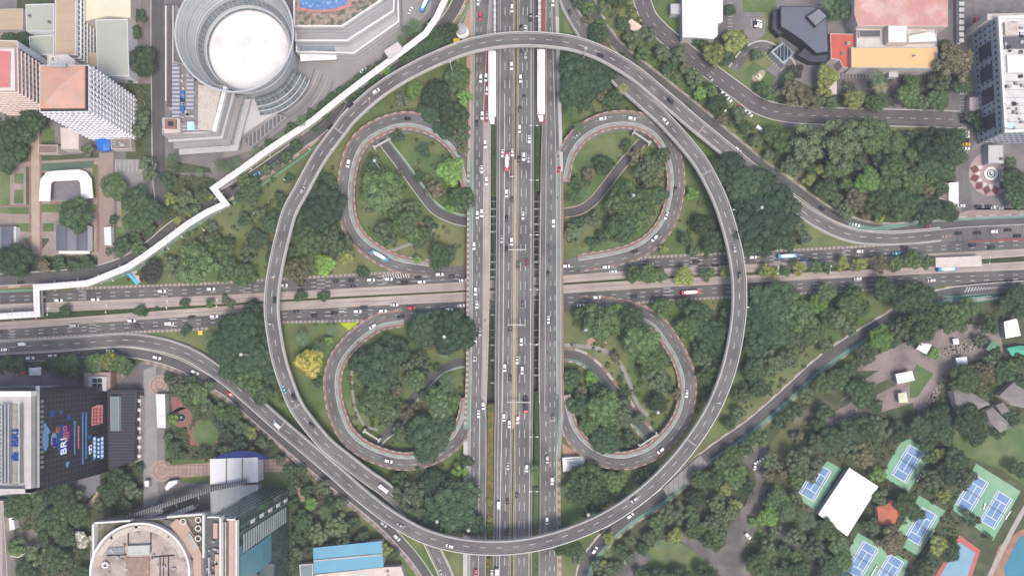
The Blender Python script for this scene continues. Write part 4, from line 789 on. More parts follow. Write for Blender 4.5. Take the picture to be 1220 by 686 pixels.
mb = MB(); mb.prism(rel(wpoly([(354, -20), (425, -20), (418, 8), (400, 14), (372, 15), (354, 12)], 24.6), org), 24.0, 24.6); mb.build('court_edge', mat('court_coral', (0.42, 0.20, 0.18), .8, .15, .4, 2, .2), r)
mb = MB(); mb.prism(rel(wpoly([(357, -20), (420, -20), (412, 6), (396, 11), (374, 12), (357, 9)], 24.8), org), 24.5, 24.85); mb.build('court_surface', mat('court_blue', (0.10, 0.21, 0.42), .7, .2, .4, 2, .25, col2=(0.35, 0.38, 0.45), c2scale=.4, c2lo=.6, c2hi=.66), r)
mb = MB(); mb.prism(rel(wpoly([(357, 62), (400, 61), (401, 71), (358, 73)], 7), org), 6.4, 7); mb.build('entrance_canopy', WROOF, r)
mb = MB(); mb.prism(rel(wpoly([(356, 52), (396, 52), (398, 58), (356, 59)], 13), org), 8.5, 10.5); mb.build('skylight', mat('bluish_skylight', (0.2, 0.23, 0.27), .3), r)
# bus shelter with blue-white bus near the mall is among the vehicles
# ------------------------------------------------------------------ white elevated walkway
def walkway(pts, label, width, zt, cat='walkway', name='covered_walkway', posts=True):
    P = [W(x, y, zt) for x, y in pts]; r = empty(name, label, cat, (P[0].x, P[0].y, 0)); o = Vector((P[0].x, P[0].y, 0)); h = width/2; n = len(P); L, R = [], []
    for i in range(n):
        d0 = (P[i]-P[i-1]).normalized() if i else (P[1]-P[0]).normalized(); d1 = (P[i+1]-P[i]).normalized() if i < n-1 else d0
        a, b = Vector((d0.y, -d0.x, 0)), Vector((d1.y, -d1.x, 0)); m = (a+b).normalized(); k = h/max(.4, m.dot(a)); R.append(P[i]+m*k-o); L.append(P[i]-m*k-o)
    mb = MB(); dk = MB(); U = Vector((0, 0, .35)); D = Vector((0, 0, -.35)); D2 = Vector((0, 0, -3.2)); D3 = Vector((0, 0, -3.9))
    for i in range(n-1):
        c0, c1 = (L[i]+R[i])/2+U, (L[i+1]+R[i+1])/2+U
        mb.face([R[i], R[i+1], c1, c0]); mb.face([c0, c1, L[i+1], L[i]]); mb.face([R[i]+D, R[i+1]+D, R[i+1], R[i]]); mb.face([L[i+1]+D, L[i]+D, L[i], L[i+1]]); mb.face([L[i]+D, L[i+1]+D, R[i+1]+D, R[i]+D])
        q = [(R[i]*.92+L[i]*.08), (R[i+1]*.92+L[i+1]*.08), (L[i+1]*.92+R[i+1]*.08), (L[i]*.92+R[i]*.08)]
        dk.face([p+D2 for p in q]); dk.face([p+D3 for p in q[::-1]])
        for a, b in ((q[0], q[1]), (q[2], q[3])): dk.face([a+D3, b+D3, b+D2+Vector((0, 0, 1.1)), a+D2+Vector((0, 0, 1.1))])
    mb.build('roof', mat('walkway_roof', (.68, .67, .655), .6, .06, .1, 1.2, .08, stripes=(3.1, .07, (.46, .455, .45), 0)), r); dk.build('deck', PARA, r)
    s = 4; T = sum((P[i+1]-P[i]).length for i in range(n-1))
    while s < T and posts:
        p, d = at(P, s); p = p-o; q = MB(); nn = Vector((d.y, -d.x, 0)); q.tube((p.x, p.y, 0), (p.x, p.y, zt-3.9), .45, n=10)
        e = nn*(h+1.4); q.box((p.x+nn.x*(h*.5), p.y+nn.y*(h*.5), zt-4.2), (.5, h*2+3.4, .6), math.atan2(d.y, d.x)); q.build('pier', PARA, r); s += 15
    return r
walkway([(532, -30), (530, 0), (520, 21), (507, 40), (481, 60), (454, 80), (426, 101), (400, 121), (372, 144), (346, 161), (320, 178), (288, 201), (268, 215), (254.5, 224.5), (268.5, 242.5), (246, 253), (224, 266.5), (198, 286), (172, 305), (152, 318), (128, 328), (104, 337.5), (68, 340.5), (43, 342.5), (44, 374), (20, 375.5), (-30, 379)], 'long white roofed elevated walkway zigzagging across the upper left', 3.9, 8.5)
building('walkway_lift_hall', 'pale beige roofed hall joined to the walkway below the mall plaza', 'building', [(457, 61), (474, 50), (481, 59), (464, 71)], 9, PARA, mat('pale_beige_roof', (0.50, 0.46, 0.44), .8), .2)
# median shelters
for x0, x1, y0, y1, lb in ((581.6, 591, 60.5, 139, 'long white roofed busway stop left of the central carriageway'), (640, 649.3, 58.5, 136, 'long white roofed busway stop right of the central carriageway')):
    za = 5.6; P = wpoly([(x0, y0), (x1, y0), (x1, y1), (x0, y1)], za); cx = (P[0][0]+P[1][0])/2; cy = (P[0][1]+P[2][1])/2; r = empty('busway_stop', lb, 'bus stop', (cx, cy, .4)); w = P[1][0]-P[0][0]; d = P[0][1]-P[2][1]
    mb = MB(); prof = [(-w/2, 4.6), (-w/4, 5.1), (0, 5.25), (w/4, 5.1), (w/2, 4.6), (w/2, 4.4), (-w/2, 4.4)]
    for i in range(7):
        (a, za_), (b, zb_) = prof[i], prof[(i+1) % 7]; mb.face([(a, -d/2, za_), (b, -d/2, zb_), (b, d/2, zb_), (a, d/2, za_)])
    mb.face([(a, -d/2, z) for a, z in prof]); mb.face([(a, d/2, z) for a, z in prof][::-1]); mb.build('roof', WROOF, r)
    mb = MB(); mb.prism([(-w/2+.3, -d/2), (w/2-1, -d/2), (w/2-1.2, -d/2-4.4), (-w/2+1.6, -d/2-4.4)], 3.4, 3.7); mb.build('end_canopy', WROOF, r)
    mb = MB(); mb.box((0, 0, .5), (w-.8, d-1, 1.1)); mb.build('platform', CONCG, r)
    for k in range(10): mb = MB(); mb.tube((0, -d/2+2+k*(d-4)/9, 1), (0, -d/2+2+k*(d-4)/9, 4.5), .14); mb.build('post', GREYM, r)
for x0, x1, y0, y1, lb in ((588, 591, -60, 42, 'narrow ribbed white canopy leading up from the left busway stop'), (641, 644.5, -60, 38, 'narrow ribbed white canopy leading up from the right busway stop')):
    P = wpoly([(x0, y0), (x1, y1)], 4.5); cx, cy = (P[0][0]+P[1][0])/2, (P[0][1]+P[1][1])/2; w, d = P[1][0]-P[0][0], P[0][1]-P[1][1]; r = empty('ribbed_canopy', lb, 'canopy', (cx, cy, .3)); n = 26
    mb = MB()
    for k in range(n): y = -d/2+(k+.5)*d/n; mb.box((0, y, 4.1+(k % 2)*.25), (w*(1 if k % 2 else .8), d/n*.9, .2))
    mb.build('roof', mat('weathered_white', (0.52, 0.51, 0.50), .7, .1, .3), r); mb = MB()
    for k in range(0, n, 3): mb.tube((0, -d/2+(k+.5)*d/n, 0), (0, -d/2+(k+.5)*d/n, 4), .12)
    mb.build('post_row', GREYM, r)
P = wpoly([(1114.5, 307), (1169, 304.5), (1170, 317), (1115, 318.5)], 4.5); cx = sum(p[0] for p in P)/4; cy = sum(p[1] for p in P)/4; r = empty('busway_stop', 'pale beige roofed busway stop on the boulevard median at the right', 'bus stop', (cx, cy, .2))
mb = MB(); mb.prism(rel(P, (cx, cy)), 3.9, 4.3); mb.build('roof', mat('pale_beige_stop_roof', (0.52, 0.46, 0.42), .7), r); mb = MB(); mb.prism(inset(rel(P, (cx, cy)), .8), 0, .9); mb.build('platform', CONCG, r)
for k in range(6): mb = MB(); mb.tube((-12+k*5, -.8, .9), (-12+k*5, -.6, 4), .14); mb.build('post', GREYM, r)
# ------------------------------------------------------------------ right and upper right buildings
building('white_roofed_hall', 'large bright white roofed hall at the top edge right of centre', 'hall', [(813, -60), (861, -60), (860, 26), (854, 28), (854, 42), (850, 46), (828, 44), (814, 44)], 9, PARA, WROOF, 0, clutter=0)
building('flat_roofed_building', 'small pale grey roof left of the bright white hall', 'building', [(799, 5), (813, 5), (813, 17), (799, 17)], 5, PARA, mat('pale_grey_roof', (0.42, 0.42, 0.42), .8), .2)
DKR = mat('slate_blue_roof', (0.115, 0.125, 0.15), .6, .05, .08, 1, .03)
building('slate_roofed_hall', 'slate blue grey angular roof hall between white hall and red roof', 'hall', [(930, 8), (968, 8), (974, 10), (985, 20), (987, 62), (973, 64), (955, 48), (937, 36), (930, 32)], 9, DARKM, DKR, .1)
building('slate_roofed_hall', 'darker lower slate roof below the angular slate roof', 'hall', [(960, 56), (972, 65), (988, 65), (985, 75), (965, 74), (950, 66)], 5, DARKM, mat('dark_slate', (0.05, 0.055, 0.07), .6), .1)
building('slate_roofed_hall', 'dark shingled roof strip left of the angular slate roof', 'hall', [(921, 14), (930, 10), (930, 34), (937, 38), (928, 42), (920, 34)], 5, DARKM, mat('dark_slate', (0.05, 0.055, 0.07)), .1)
mb = MB(); 
building('raised_roof_box', 'small grey raised roof box on the angular slate roof', 'roof box', [(961, 20), (976, 10), (986, 20), (972, 32)], 11.5, DARKM, mat('slate_light', (0.17, 0.175, 0.19), .6), .1, z0=9.3)
building('glass_canopy', 'dark glass entrance canopy with pale frame near the square lawn', 'canopy', [(918, 62), (932, 51), (946, 64), (934, 78)], 5, GREYM, mat('pale_canopy_frame', (0.33, 0.37, 0.39), .5), .3)
building('canopy_glass_panel', 'dark striped glass panels set in the canopy near the square lawn', 'canopy glass', [(924, 62), (934, 54.5), (943, 64), (934, 72)], 5.8, DARKM, mat('striped_canopy_glass', (0.035, 0.04, 0.05), .3, stripes=(2.2, .15, (.3, .32, .34), 0)), 0, z0=5.1)
TILE = mat('red_tile_roof', (0.46, 0.10, 0.07), .8, .08, .15, 2, .08)
building('red_tiled_building', 'saturated red tiled roof between slate hall and yellow roof', 'building', [(989, 40), (1020, 41), (1020, 56), (1013, 57), (1013, 82), (1004, 80), (1000, 72), (990, 70)], 7, CREAMW, TILE, .1, clutter=2)
PNK = mat('faded_pink_roof', (0.47, 0.24, 0.215), .8, .12, .12, 1.2, .1, col2=(0.50, 0.33, 0.30), c2scale=.07)
building('pink_roofed_building', 'very large faded pink red roof at the top edge right', 'building', [(1018, -60), (1129, -60), (1129, 32), (1022, 31), (1018, 18)], 13, CREAMW, PNK, .2, clutter=2)
building('cream_block', 'cream flat block along the lower edge of the pink roof', 'building', [(1020, 33), (1115, 33), (1116, 57), (1020, 57)], 9, CREAMW, mat('cream_flat', (0.50, 0.46, 0.43), .8), .5, clutter=5)
building('dark_void_roof', 'dark grey recessed roof left of the white block below the pink roof', 'roof', [(1023, 36), (1049, 36), (1049, 45), (1023, 45)], 10, CREAMW, mat('dark_grey_flat', (0.10, 0.10, 0.11), .8), .3, z0=9.1)
building('white_plant_room', 'bright white square plant room below the pink roof', 'plant room', [(1058, 31), (1081, 31), (1081, 51), (1058, 51)], 14, CREAMW, WROOF, .3, z0=9.1)
building('rounded_white_roof', 'long white rounded roof right of the white plant room', 'roof', [(1082, 43), (1108, 38), (1115, 40), (1116, 50), (1082, 51)], 12, CREAMW, WROOF, .2, z0=9.1)
building('yellow_roofed_building', 'long yellow orange flat roof along the upper right street', 'building', [(1014, 57), (1117, 57), (1118, 82), (1014, 81)], 10, PARA, mat('yellow_orange_roof', (0.60, 0.41, 0.20), .8, .05, .08, 1, .03), .3, clutter=1)
building('porch_roof', 'small pale porch roof under the middle of the yellow roof', 'porch', [(1059, 86), (1070, 86), (1070, 92), (1059, 92)], 4, PARA, mat('pale_grey_roof', (0.42, 0.42, 0.42)), .2)
building('parking_canopy', 'narrow cream canopy left of the walled car court', 'canopy', [(990, 90), (997, 90), (997, 112), (986, 112)], 3.2, CREAMW, CREAMW, .1)
building('concrete_fence_wall', 'perforated white concrete wall beside the lane at the top right', 'wall', [(1143, -60), (1147.5, -60), (1147.5, 50), (1143.5, 50)], 4, WALLW, mat('perforated_top', (0.44, 0.44, 0.42), .8, stripes=(4, .3, (.08, .08, .08), 1)), 0)
building('small_guard_house', 'pale pink flat guard house left of the right edge tower', 'kiosk', [(1155, 116), (1168, 116), (1168, 133), (1155, 133)], 4, CREAMW, mat('pale_pink_slab', (.5, .42, .4)), .2)
sheet('pavement', [(1146, -60), (1300, -60), (1300, 22), (1168, 22), (1166, 90), (1150, 60)], Z2, mat('gritty_paving', (0.17, 0.155, 0.155), .95, .22, .3, 2, .25))
T3W = mat('blue_grey_wall', (0.33, 0.36, 0.41), .6, .05, .1, 1, .04)
r, Q, h = building('office_tower', 'blue grey office tower with white rimmed roof terrace at the right edge', 'tower', [(1188, 21), (1300, 18), (1300, 155), (1196, 158)], 24, T3W, mat('stained_white_roof', (0.52, 0.51, 0.49), .8, .12, .2, 1, .12, stripes=(5, .08, (.3, .3, .3), 1)), 1.2, win=dict(bay=3.6, fh=4.0, w=1.4, h=1.5, z0=2))
org = (r.location.x, r.location.y); mb = MB(); K = inset(Q, -.25)
I = inset(Q, 1.3)
for i in range(len(Q)):
    j = (i+1) % len(Q); mb.face([(*K[i], h+1.3), (*K[j], h+1.3), (*I[j], h+1.3), (*I[i], h+1.3)]); mb.face([(*K[i], h-.3), (*K[j], h-.3), (*K[j], h+1.3), (*K[i], h+1.3)]); mb.face([(*I[j], h), (*I[i], h), (*I[i], h+1.3), (*I[j], h+1.3)])
mb.build('white_rim', WHITE, r)
a, b = Vector(wpoly([(1188, 21)], 24)[0]), Vector(wpoly([(1196, 158)], 24)[0])
for t in (.22, .42, .62, .85):
    p = a.lerp(b, t); mb = MB(); ang = math.atan2((b-a).y, (b-a).x); mb.box((p.x-org[0]-.1, p.y-org[1], 12), (9, .5, 11), ang); mb.build('screen_panel', mat('dark_screen', (0.03, 0.03, 0.04), .4, grid=(1.5, 1.2, .06, (.12, .13, .15), .2)), r)
ontop([(1197, 27), (1214, 27), (1214, 42), (1198, 42)], 25.5, 24, BEIGE, 'roof_plant')
for k in range(34):
    x, y = random.uniform(1197, 1219), random.choice((random.uniform(26, 64), random.uniform(88, 156))); q = W(x, y, 25); mb = MB(); mb.box((q.x-org[0], q.y-org[1], 24.7), (random.uniform(.6, 2.6), random.uniform(.6, 2), 1.3)); mb.build('rooftop_unit', random.choice((GREYM, PARA, CONCG, GLASSD)), r)
ontop([(1200, 66), (1300, 66), (1300, 86), (1201, 86)], 25.2, 24, WROOF, 'roof_deck'); ontop([(1196, 44), (1300, 42), (1300, 57), (1197, 58)], 24.6, 24, mat('dark_grey_flat', (.1, .1, .11)), 'roof_well')
ontop([(1199, 146), (1207, 146), (1207, 153), (1199, 153)], 25.2, 24, mat('pale_blue_tank', (.42, .6, .68)), 'water_tank')
building('stair_tower_block', 'pale rough roof joined above the right edge tower', 'building', [(1176, 17), (1300, 14), (1300, 21), (1176, 24)], 21, CREAMW, mat('rough_pale_roof', (.5, .47, .44), .9, .15, .4), .3)
building('link_canopy', 'flat grey square canopy above the round star patterned plaza', 'canopy', [(1177, 173), (1196, 173), (1196, 195), (1177, 195)], 5, GREYM, mat('pale_grey_roof', (.42, .42, .42)), .3, clutter=1)
sheet('pavement', [(1152, 176), (1168, 178), (1168, 192), (1176, 196), (1200, 196), (1204, 180), (1230, 180), (1230, 250), (1160, 250)], Z2, PAVE)
# star plaza
c = W(1180.5, 207, 0); PKP = mat('pink_stone_paving', (0.34, 0.26, 0.25), .8, .06, .2, 2, .06); DRP = mat('dark_red_stone', (0.14, 0.055, 0.06), .8, .1, .2, 2, .06)
mb = MB(); mb.lathe((c.x, c.y), [(0.001, .21), (14.6, .21)], 64); mb.lathe((c.x, c.y), [(14.6, .21), (14.6, 0)], 64); o = struct(mb.build('star_plaza', PKP))
mb = MB()
for k in range(12):
    if k in (2, 3, 4): continue
    t = math.radians(15+30*k); R = lambda r_, a_: (c.x+r_*math.cos(a_), c.y+r_*math.sin(a_), .235)
    mb.face([R(8.0, t), R(11.4, t-.25), R(14.6, t), R(11.4, t+.25)])
mb.build('star_diamond', DRP, o); mb = MB()
for k in range(12):
    t = math.radians(30*k); R = lambda r_, a_: (c.x+r_*math.cos(a_), c.y+r_*math.sin(a_), .245); mb.face([R(7.2, t-.2), R(10.6, t), R(7.2, t+.2)])
mb.build('star_point', mat('white_stone', (.55, .52, .5)), o)
DKS = mat('black_stone', (.03, .03, .035), .6)
for k, (a_, b_, m_) in enumerate(((0.001, 1.4, DKS), (1.4, 2.2, WHITE), (2.2, 2.8, DKS), (2.8, 4.6, WHITE), (4.6, 5.0, DKS), (5.0, 7.2, PKP))):
    mb = MB(); mb.lathe((c.x, c.y), [(a_, .27), (b_, .27)], 48); mb.build('ring_band', m_, o)
mb = MB(); q = c+Vector((.5, .3, 0)); mb.lathe((q.x, q.y), [(0.001, .3), (.9, .3)], 24); mb.build('crescent_inlay', WHITE, o)
building('small_white_building', 'white roofed hut with brown annex beside the dense park trees', 'hut', [(1130, 218), (1142, 217), (1142, 243), (1130, 241)], 5, WALLW, WROOF, .2)
building('brown_annex', 'brown and cream annex left of the white roofed hut', 'hut', [(1118, 219), (1129, 218), (1129, 240), (1119, 236)], 4, CREAMW, mat('brown_roof', (.2, .15, .13)), .3, clutter=2)
# statue court
c = W(903, 92.5, 0); sheet('lawn', [(877, 92), (898, 74), (925, 92), (906, 115)], .2, LAWN); sheet('path', [(896, 91), (902, 87), (908, 83), (912, 86), (910, 92), (904, 99), (897, 97)], .26, TAN)
mb = MB(); mb.box((c.x, c.y, .8), (3.4, 3.4, 1.1), .8, 0); mb.lathe((c.x, c.y), [(1.0, 1.3), (.7, 3), (.9, 3.4), (0.001, 3.4)], 16); tag(origin(mb.build('monument', CREAM)), 'small pale monument in the middle of the square lawn', 'monument')
# round kiosk by the ring
c = W(550, 36, 5); r = empty('round_kiosk', 'round white roofed kiosk with a small grey dome beside the ring flyover', 'kiosk', (c.x, c.y, 0))
mb = MB(); mb.lathe((0, 0), [(2.6, 0), (2.6, 3.6)], 32); mb.build('wall', GLASSD, r); mb = MB(); mb.lathe((.6, -1), [(0.001, 3.9), (4.1, 3.8), (4.1, 3.4)], 40); mb.build('lower_roof', WROOF, r); mb = MB(); mb.lathe((-.4, 1), [(3.6, 4.0), (3.6, 4.9), (3.2, 5.2), (2, 5.6), (0.001, 5.8)], 40); mb.build('upper_roof', GREYM, r)
building('yellow_kiosk', 'small bright yellow roofed box beside the round kiosk', 'kiosk', [(541, 47.5), (547, 47), (547.5, 52), (542, 54)], 3, YEL, mat('bright_yellow', (.72, .52, .06), .6), 0)
building('white_station_entrance', 'small white station entrance with stepped roof right of the lower crossing', 'kiosk', [(670, 545), (691, 543.5), (697, 546), (696, 551), (691, 558), (671, 562)], 4.5, WHITE, WROOF, .2)
building('station_roof_panel', 'slanting grey panel on the small white station entrance', 'roof panel', [(674, 548), (693, 546), (693, 549), (676, 554)], 5.6, WHITE, mat('pale_grey_roof', (.42, .42, .42)), .1, z0=4.8)
building('fan_roof_pavilion', 'pale cream fan shaped roof among trees at the top', 'pavilion', [(745, 31), (752, 24), (764, 32), (758, 38)], 4, CREAMW, mat('cream_fan_roof', (.55, .45, .38), .8), 0)
# ------------------------------------------------------------------ lower left: dark glass tower with the big lit display
GRID = mat('dark_grid_curtain_wall', (0.020, 0.021, 0.028), .35, .1, .1, 1, .05, grid=(3.1, 3.4, .16, (0.085, 0.088, 0.11), .25), spec=.5)
r, Q, h = building('office_tower', 'dark glass office tower with a pale louvred roof and blue lettering', 'tower', [(-90, 466), (37, 466), (37, 587), (-90, 602)], 74, GRID, mat('louvred_roof', (0.38, 0.375, 0.38), .8, .08, .1, 1, .06), .6)
org = (r.location.x, r.location.y)
for a, b, z, m_, nm in (((-90, 466), (37, 472), 78, WROOF, 'roof_rim'), ((30, 472), (37, 587), 77, PARA, 'roof_rim'), ((-90, 582), (37, 588), 77, PARA, 'roof_rim')):
    ontop([a, (b[0], a[1]), b, (a[0], b[1])], z, 73.5, m_, nm)
for k, x in enumerate((1, 5, 9, 22)):
    ontop([(x, 481), (x+1.6, 481), (x+1.6, 576), (x, 576)], 77, 73.6, GREYM, 'roof_louvre')
for k in range(19):
    ontop([(-60, 483+k*5), (0, 483+k*5), (0, 485+k*5), (-60, 485+k*5)], 75.4, 73.6, mat('pale_slat', (.5, .5, .48), .7), 'roof_slat')
ontop([(11, 481), (20, 481), (20, 578), (11, 578)], 74.4, 73.6, mat('weathered_strip', (.27, .26, .24), .8, .25, .5, 2, .2), 'roof_strip')
def letters(txt, part, size, m_, par, loc, rot, ext=.12, bold=0.0, sx=1.0):
    cu = bpy.data.curves.new(part, 'FONT'); cu.body = txt; cu.size = size; cu.extrude = ext; cu.offset = bold; cu.align_x = 'CENTER'; cu.align_y = 'CENTER'; cu.resolution_u = 3
    t = bpy.data.objects.new('tmp', cu); COL.objects.link(t); dg = bpy.context.evaluated_depsgraph_get(); me = bpy.data.meshes.new_from_object(t.evaluated_get(dg)); bpy.data.objects.remove(t)
    me.name = part; me.materials.clear(); me.materials.append(m_); o = link(part, me, par); o.location = loc; o.rotation_euler = rot; o.scale = (sx, 1, 1); return o
NAVY = mat('navy_sign', (0.02, 0.05, 0.22), .6)
q = W(17, 522, 75.3); letters('BRI', 'roof_lettering', 7.0, NAVY, r, (q.x-org[0], q.y-org[1], 75.0), (0, 0, math.pi/2), .4, .14)
q = W(17, 544, 75.3); mb = MB(); mb.lathe((q.x-org[0], q.y-org[1]), [(1.4, 75.2), (2.4, 75.2)], 4); mb.box((q.x-org[0], q.y-org[1], 75.1), (1.4, 4.4, .5)); mb.box((q.x-org[0]+1.6, q.y-org[1], 75.1), (.7, 4.4, .5)); mb.build('roof_emblem', NAVY, r)
# the display on the east face (x = constant plane)
XF = W(37, 500, 74).x
def fz(px): return H*(1-(XF/S)/(px-NX))              # height on the face that shows at this pixel column
def fy(px, py): z = fz(px); return W(px, py, z).y
def emis(name, col, st=.16):
    m = mat(name, col, .6, .02, .5, 1, .02); b = m.node_tree.nodes['Principled BSDF']; b.inputs['Emission Color'].default_value = (*col, 1); b.inputs['Emission Strength'].default_value = st; return m
def fpanel(px, part, m_, pr=.12, n=1):
    mb = MB(); pts = [(XF+pr-org[0], fy(x, y)-org[1], fz(x)) for x, y in px]; a = [(XF+.03-org[0], p[1], p[2]) for p in pts]
    mb.face(pts); mb.face(pts[::-1])
    for i in range(len(pts)): j = (i+1) % len(pts); mb.face([a[i], a[j], pts[j], pts[i]])
    return mb.build(part, m_, r)
def frame(px, py, deg=0): return (XF+.35-org[0], fy(px, py)-org[1], fz(px))
FR = (math.pi/2, 0, math.pi/2)     # facing east, reading south to north
BLU = emis('lit_blue', (0.05, 0.17, 0.45)); PBL = emis('lit_pale_blue', (0.30, 0.45, 0.62)); WHT = emis('lit_white', (.75, .78, .85)); RDL = emis('lit_red', (.48, .10, .11)); PKL = emis('lit_pale_red', (.62, .40, .40)); ORG = emis('lit_orange', (.5, .2, .12)); PUR = emis('lit_purple', (.12, .06, .40))
def ell(cx, cy, rx, ry, n=20): return [(cx+rx*math.cos(2*math.pi*i/n), cy+ry*math.sin(2*math.pi*i/n)) for i in range(n)]
for cx, cy, rx, ry in ((62.8, 492.5, 2.5, 4.5), (72.5, 490.5, 1.5, 2.6), (82, 497, 1.9, 3.4), (106.8, 520.4, 1.7, 3)): fpanel(ell(cx, cy, rx, ry), 'display_bubble', BLU)
fpanel(ell(54, 523, 3.6, 14), 'display_shape', PBL); fpanel(ell(64.5, 524, 3.4, 9), 'display_shape', PBL, .16); fpanel([(51, 505), (54, 504), (60, 514), (57, 517)], 'display_shape', PBL, .2)
fpanel([(62, 521), (67, 521), (67, 532), (62, 532)], 'display_screen', PUR, .24)
fpanel(ell(73.5, 524, 4.6, 19), 'display_swirl', BLU, .14); fpanel(ell(81, 521, 3.2, 16), 'display_swirl', PUR, .12); fpanel(ell(68.8, 512, 2.2, 4), 'display_swirl', ORG, .2); fpanel(ell(80.5, 519, 1.6, 6), 'display_swirl', ORG, .2)
letters('BRI', 'display_lettering', 7.2, WHT, r, frame(75.5, 531), FR, .1, .10)
letters('mo', 'display_lettering', 7.0, RDL, r, frame(76.2, 515.5), FR, .1, .08)
for x, y0, y1, m_ in ((89, 501, 541, PBL), (93.5, 507, 534, PKL), (98.5, 491, 553, PBL), (102.6, 491, 546, BLU)):
    fpanel([(x-.9, y0), (x+.9, y0), (x+.9, y1), (x-.9, y1)], 'display_text_line', BLU if m_ in (PBL, BLU) else RDL, .1)
    n = int((y1-y0)/2.2)
    for k in range(n):
        y = y0+(k+.5)*(y1-y0)/n; w_ = random.uniform(.5, .8); fpanel([(x-.55, y-w_), (x+.55, y-w_), (x+.55, y+w_), (x-.55, y+w_)], 'display_glyph', m_ if m_ != BLU else PBL, .22)
fpanel([(109.5, 485), (116, 482), (122.6, 482), (122.2, 504), (109, 507)], 'display_banner', PKL, .12)
for x0 in (110.4, 113.6, 118.2):
    for k in range(5):
        y = 486+k*4; fpanel([(x0, y), (x0+2, y-.3), (x0+2, y+2.6), (x0, y+2.8)], 'display_glyph', RDL, .24)
for x, y0, y1, m_ in ((107.5, 529, 541, WHT), (112.5, 519, 548, PBL), (117, 520, 545, BLU), (121.5, 519, 547, PBL)):
    fpanel([(x-1.8, y0+2), (x+1.6, y0), (x+1.8, y1-2), (x-1.4, y1)], 'display_block', m_, .12)
    for k in range(int((y1-y0)/5)): fpanel([(x-1, y0+2+k*5), (x+1, y0+2+k*5), (x+1, y0+5+k*5), (x-1, y0+5+k*5)], 'display_glyph', WHT if m_ != WHT else BLU, .24)
fpanel([(78, 552), (81, 549), (83, 551), (80, 557)], 'display_shape', PBL)
mb = MB(); mb.box((XF-org[0]+.9, fy(43, 520)-org[1], fz(43)), (1.2, 56, 1.4)); mb.build('cornice', WHITE, r); mb = MB()
for k in range(14): mb.box((XF-org[0]+.6, fy(49, 478+k*6)-org[1], fz(48.5)), (.8, 1.6, 2.2))
mb.build('bracket_row', CONCG, r)
building('tower_podium', 'dark striped podium roof at the foot of the dark glass tower', 'podium', [(128, 464), (163, 464), (160, 549), (129, 560)], 9, GRID, mat('dark_striped_podium', (0.03, 0.03, 0.04), .5, .1, .2, 2, .05, stripes=(2.0, .2, (.075, .075, .09), 1)), .3)
building('podium_skylight', 'long grey green skylight box on the dark podium', 'skylight', [(131.5, 472.5), (142, 472), (142, 513), (132, 513)], 11.5, GREYM, mat('grey_green_skylight', (.17, .21, .22), .4), .2, z0=9.2)
building('podium_edge_terrace', 'narrow terrace with round pale umbrellas right of the dark podium', 'terrace', [(161, 471), (168, 471), (167, 548), (161, 550)], 5, PARA, PAVEB, .4)
for k in range(7):
    q = W(165.5, 477+k*11, 7.4); r2 = empty('terrace_umbrella', '', 'umbrella', (q.x, q.y, 5), 'round pale umbrellas on the narrow terrace by the dark podium'); mb = MB(); mb.lathe((0, 0), [(0.001, 2.9), (1.3, 2.2)], 8); mb.build('canopy', mat('pale_umbrella_cloth', (.55, .50, .46), .8), r2); mb = MB(); mb.tube((0, 0, 0), (0, 0, 2.8), .05); mb.build('pole', GREYM, r2)
    r2['label'] = '%s pale umbrella from the top on the narrow terrace by the dark podium' % ('first second third fourth fifth sixth seventh'.split()[k])
sheet('pavement', [(80, 560), (118, 560), (120, 580), (100, 598), (85, 592)], Z3, mat('grey_pond', (.16, .165, .18), .4, .1, .2))
# square pavilion with skylights
r, Q, h = building('square_pavilion', 'brown rimmed square pavilion with four dark skylights above the dark tower', 'pavilion', [(100, 443.5), (132.5, 443), (132, 466), (101, 466)], 7, BRICKP, mat('brown_tile_band', (.30, .22, .20), .8, .1, .4, 2, .1), .3)
org = (r.location.x, r.location.y); ontop([(105, 448.5), (127, 448.5), (126.5, 465), (106, 465)], 8.4, 6.8, mat('pale_lantern_roof', (.45, .44, .44), .7), 'lantern_roof')
for dx in (0, 6.2):
    for dy in (0, 6.4): ontop([(110+dx, 450.5+dy), (115+dx, 450.5+dy), (115+dx, 455.5+dy), (110+dx, 455.5+dy)], 8.8, 8.3, GLASSD, 'skylight')
building('boundary_wall', 'pale roofed strip along the top edge of the dark glass tower', 'wall', [(-60, 462), (61, 459.5), (61, 463), (-60, 467)], 12, PARA, WROOF, .1)
building('white_tent', 'small white peaked tent near the slip road at the left', 'tent', [(35, 439), (48, 438), (48, 446), (36, 446)], 3, GREYM, WROOF, 0, hip=1.2)
building('red_tent', 'tiny reddish canopy left of the small white tent', 'tent', [(24, 440), (29, 439), (29, 445), (25, 446)], 2.6, GREYM, mat('red_tile_roof', (.46, .1, .07)), 0, hip=.6)
building('white_shelter', 'white ribbed shelter roof on the paved path near the brick circle', 'shelter', [(185, 469), (197, 469), (198, 510), (187, 510)], 5, GREYM, mat('ribbed_white_roof', (.70, .69, .67), .6, stripes=(3.2, .12, (.5, .5, .5), 1)), .2)
building('small_flat_shelter', 'small white flat shelter in the trees, left one of two', 'shelter', [(149, 572), (156, 572), (157, 584), (150, 584)], 3.5, GREYM, WROOF, .1)
building('small_flat_shelter', 'small white flat shelter beside the paved path, right one of two', 'shelter', [(171.5, 572), (178, 572), (178, 580), (172, 580)], 3.5, GREYM, WROOF, .1)
building('angled_white_canopy', 'angled white canopy beside the round brick plaza', 'canopy', [(196, 580), (201, 573), (212, 571), (211, 576), (198, 585)], 4, GREYM, WROOF, .1)
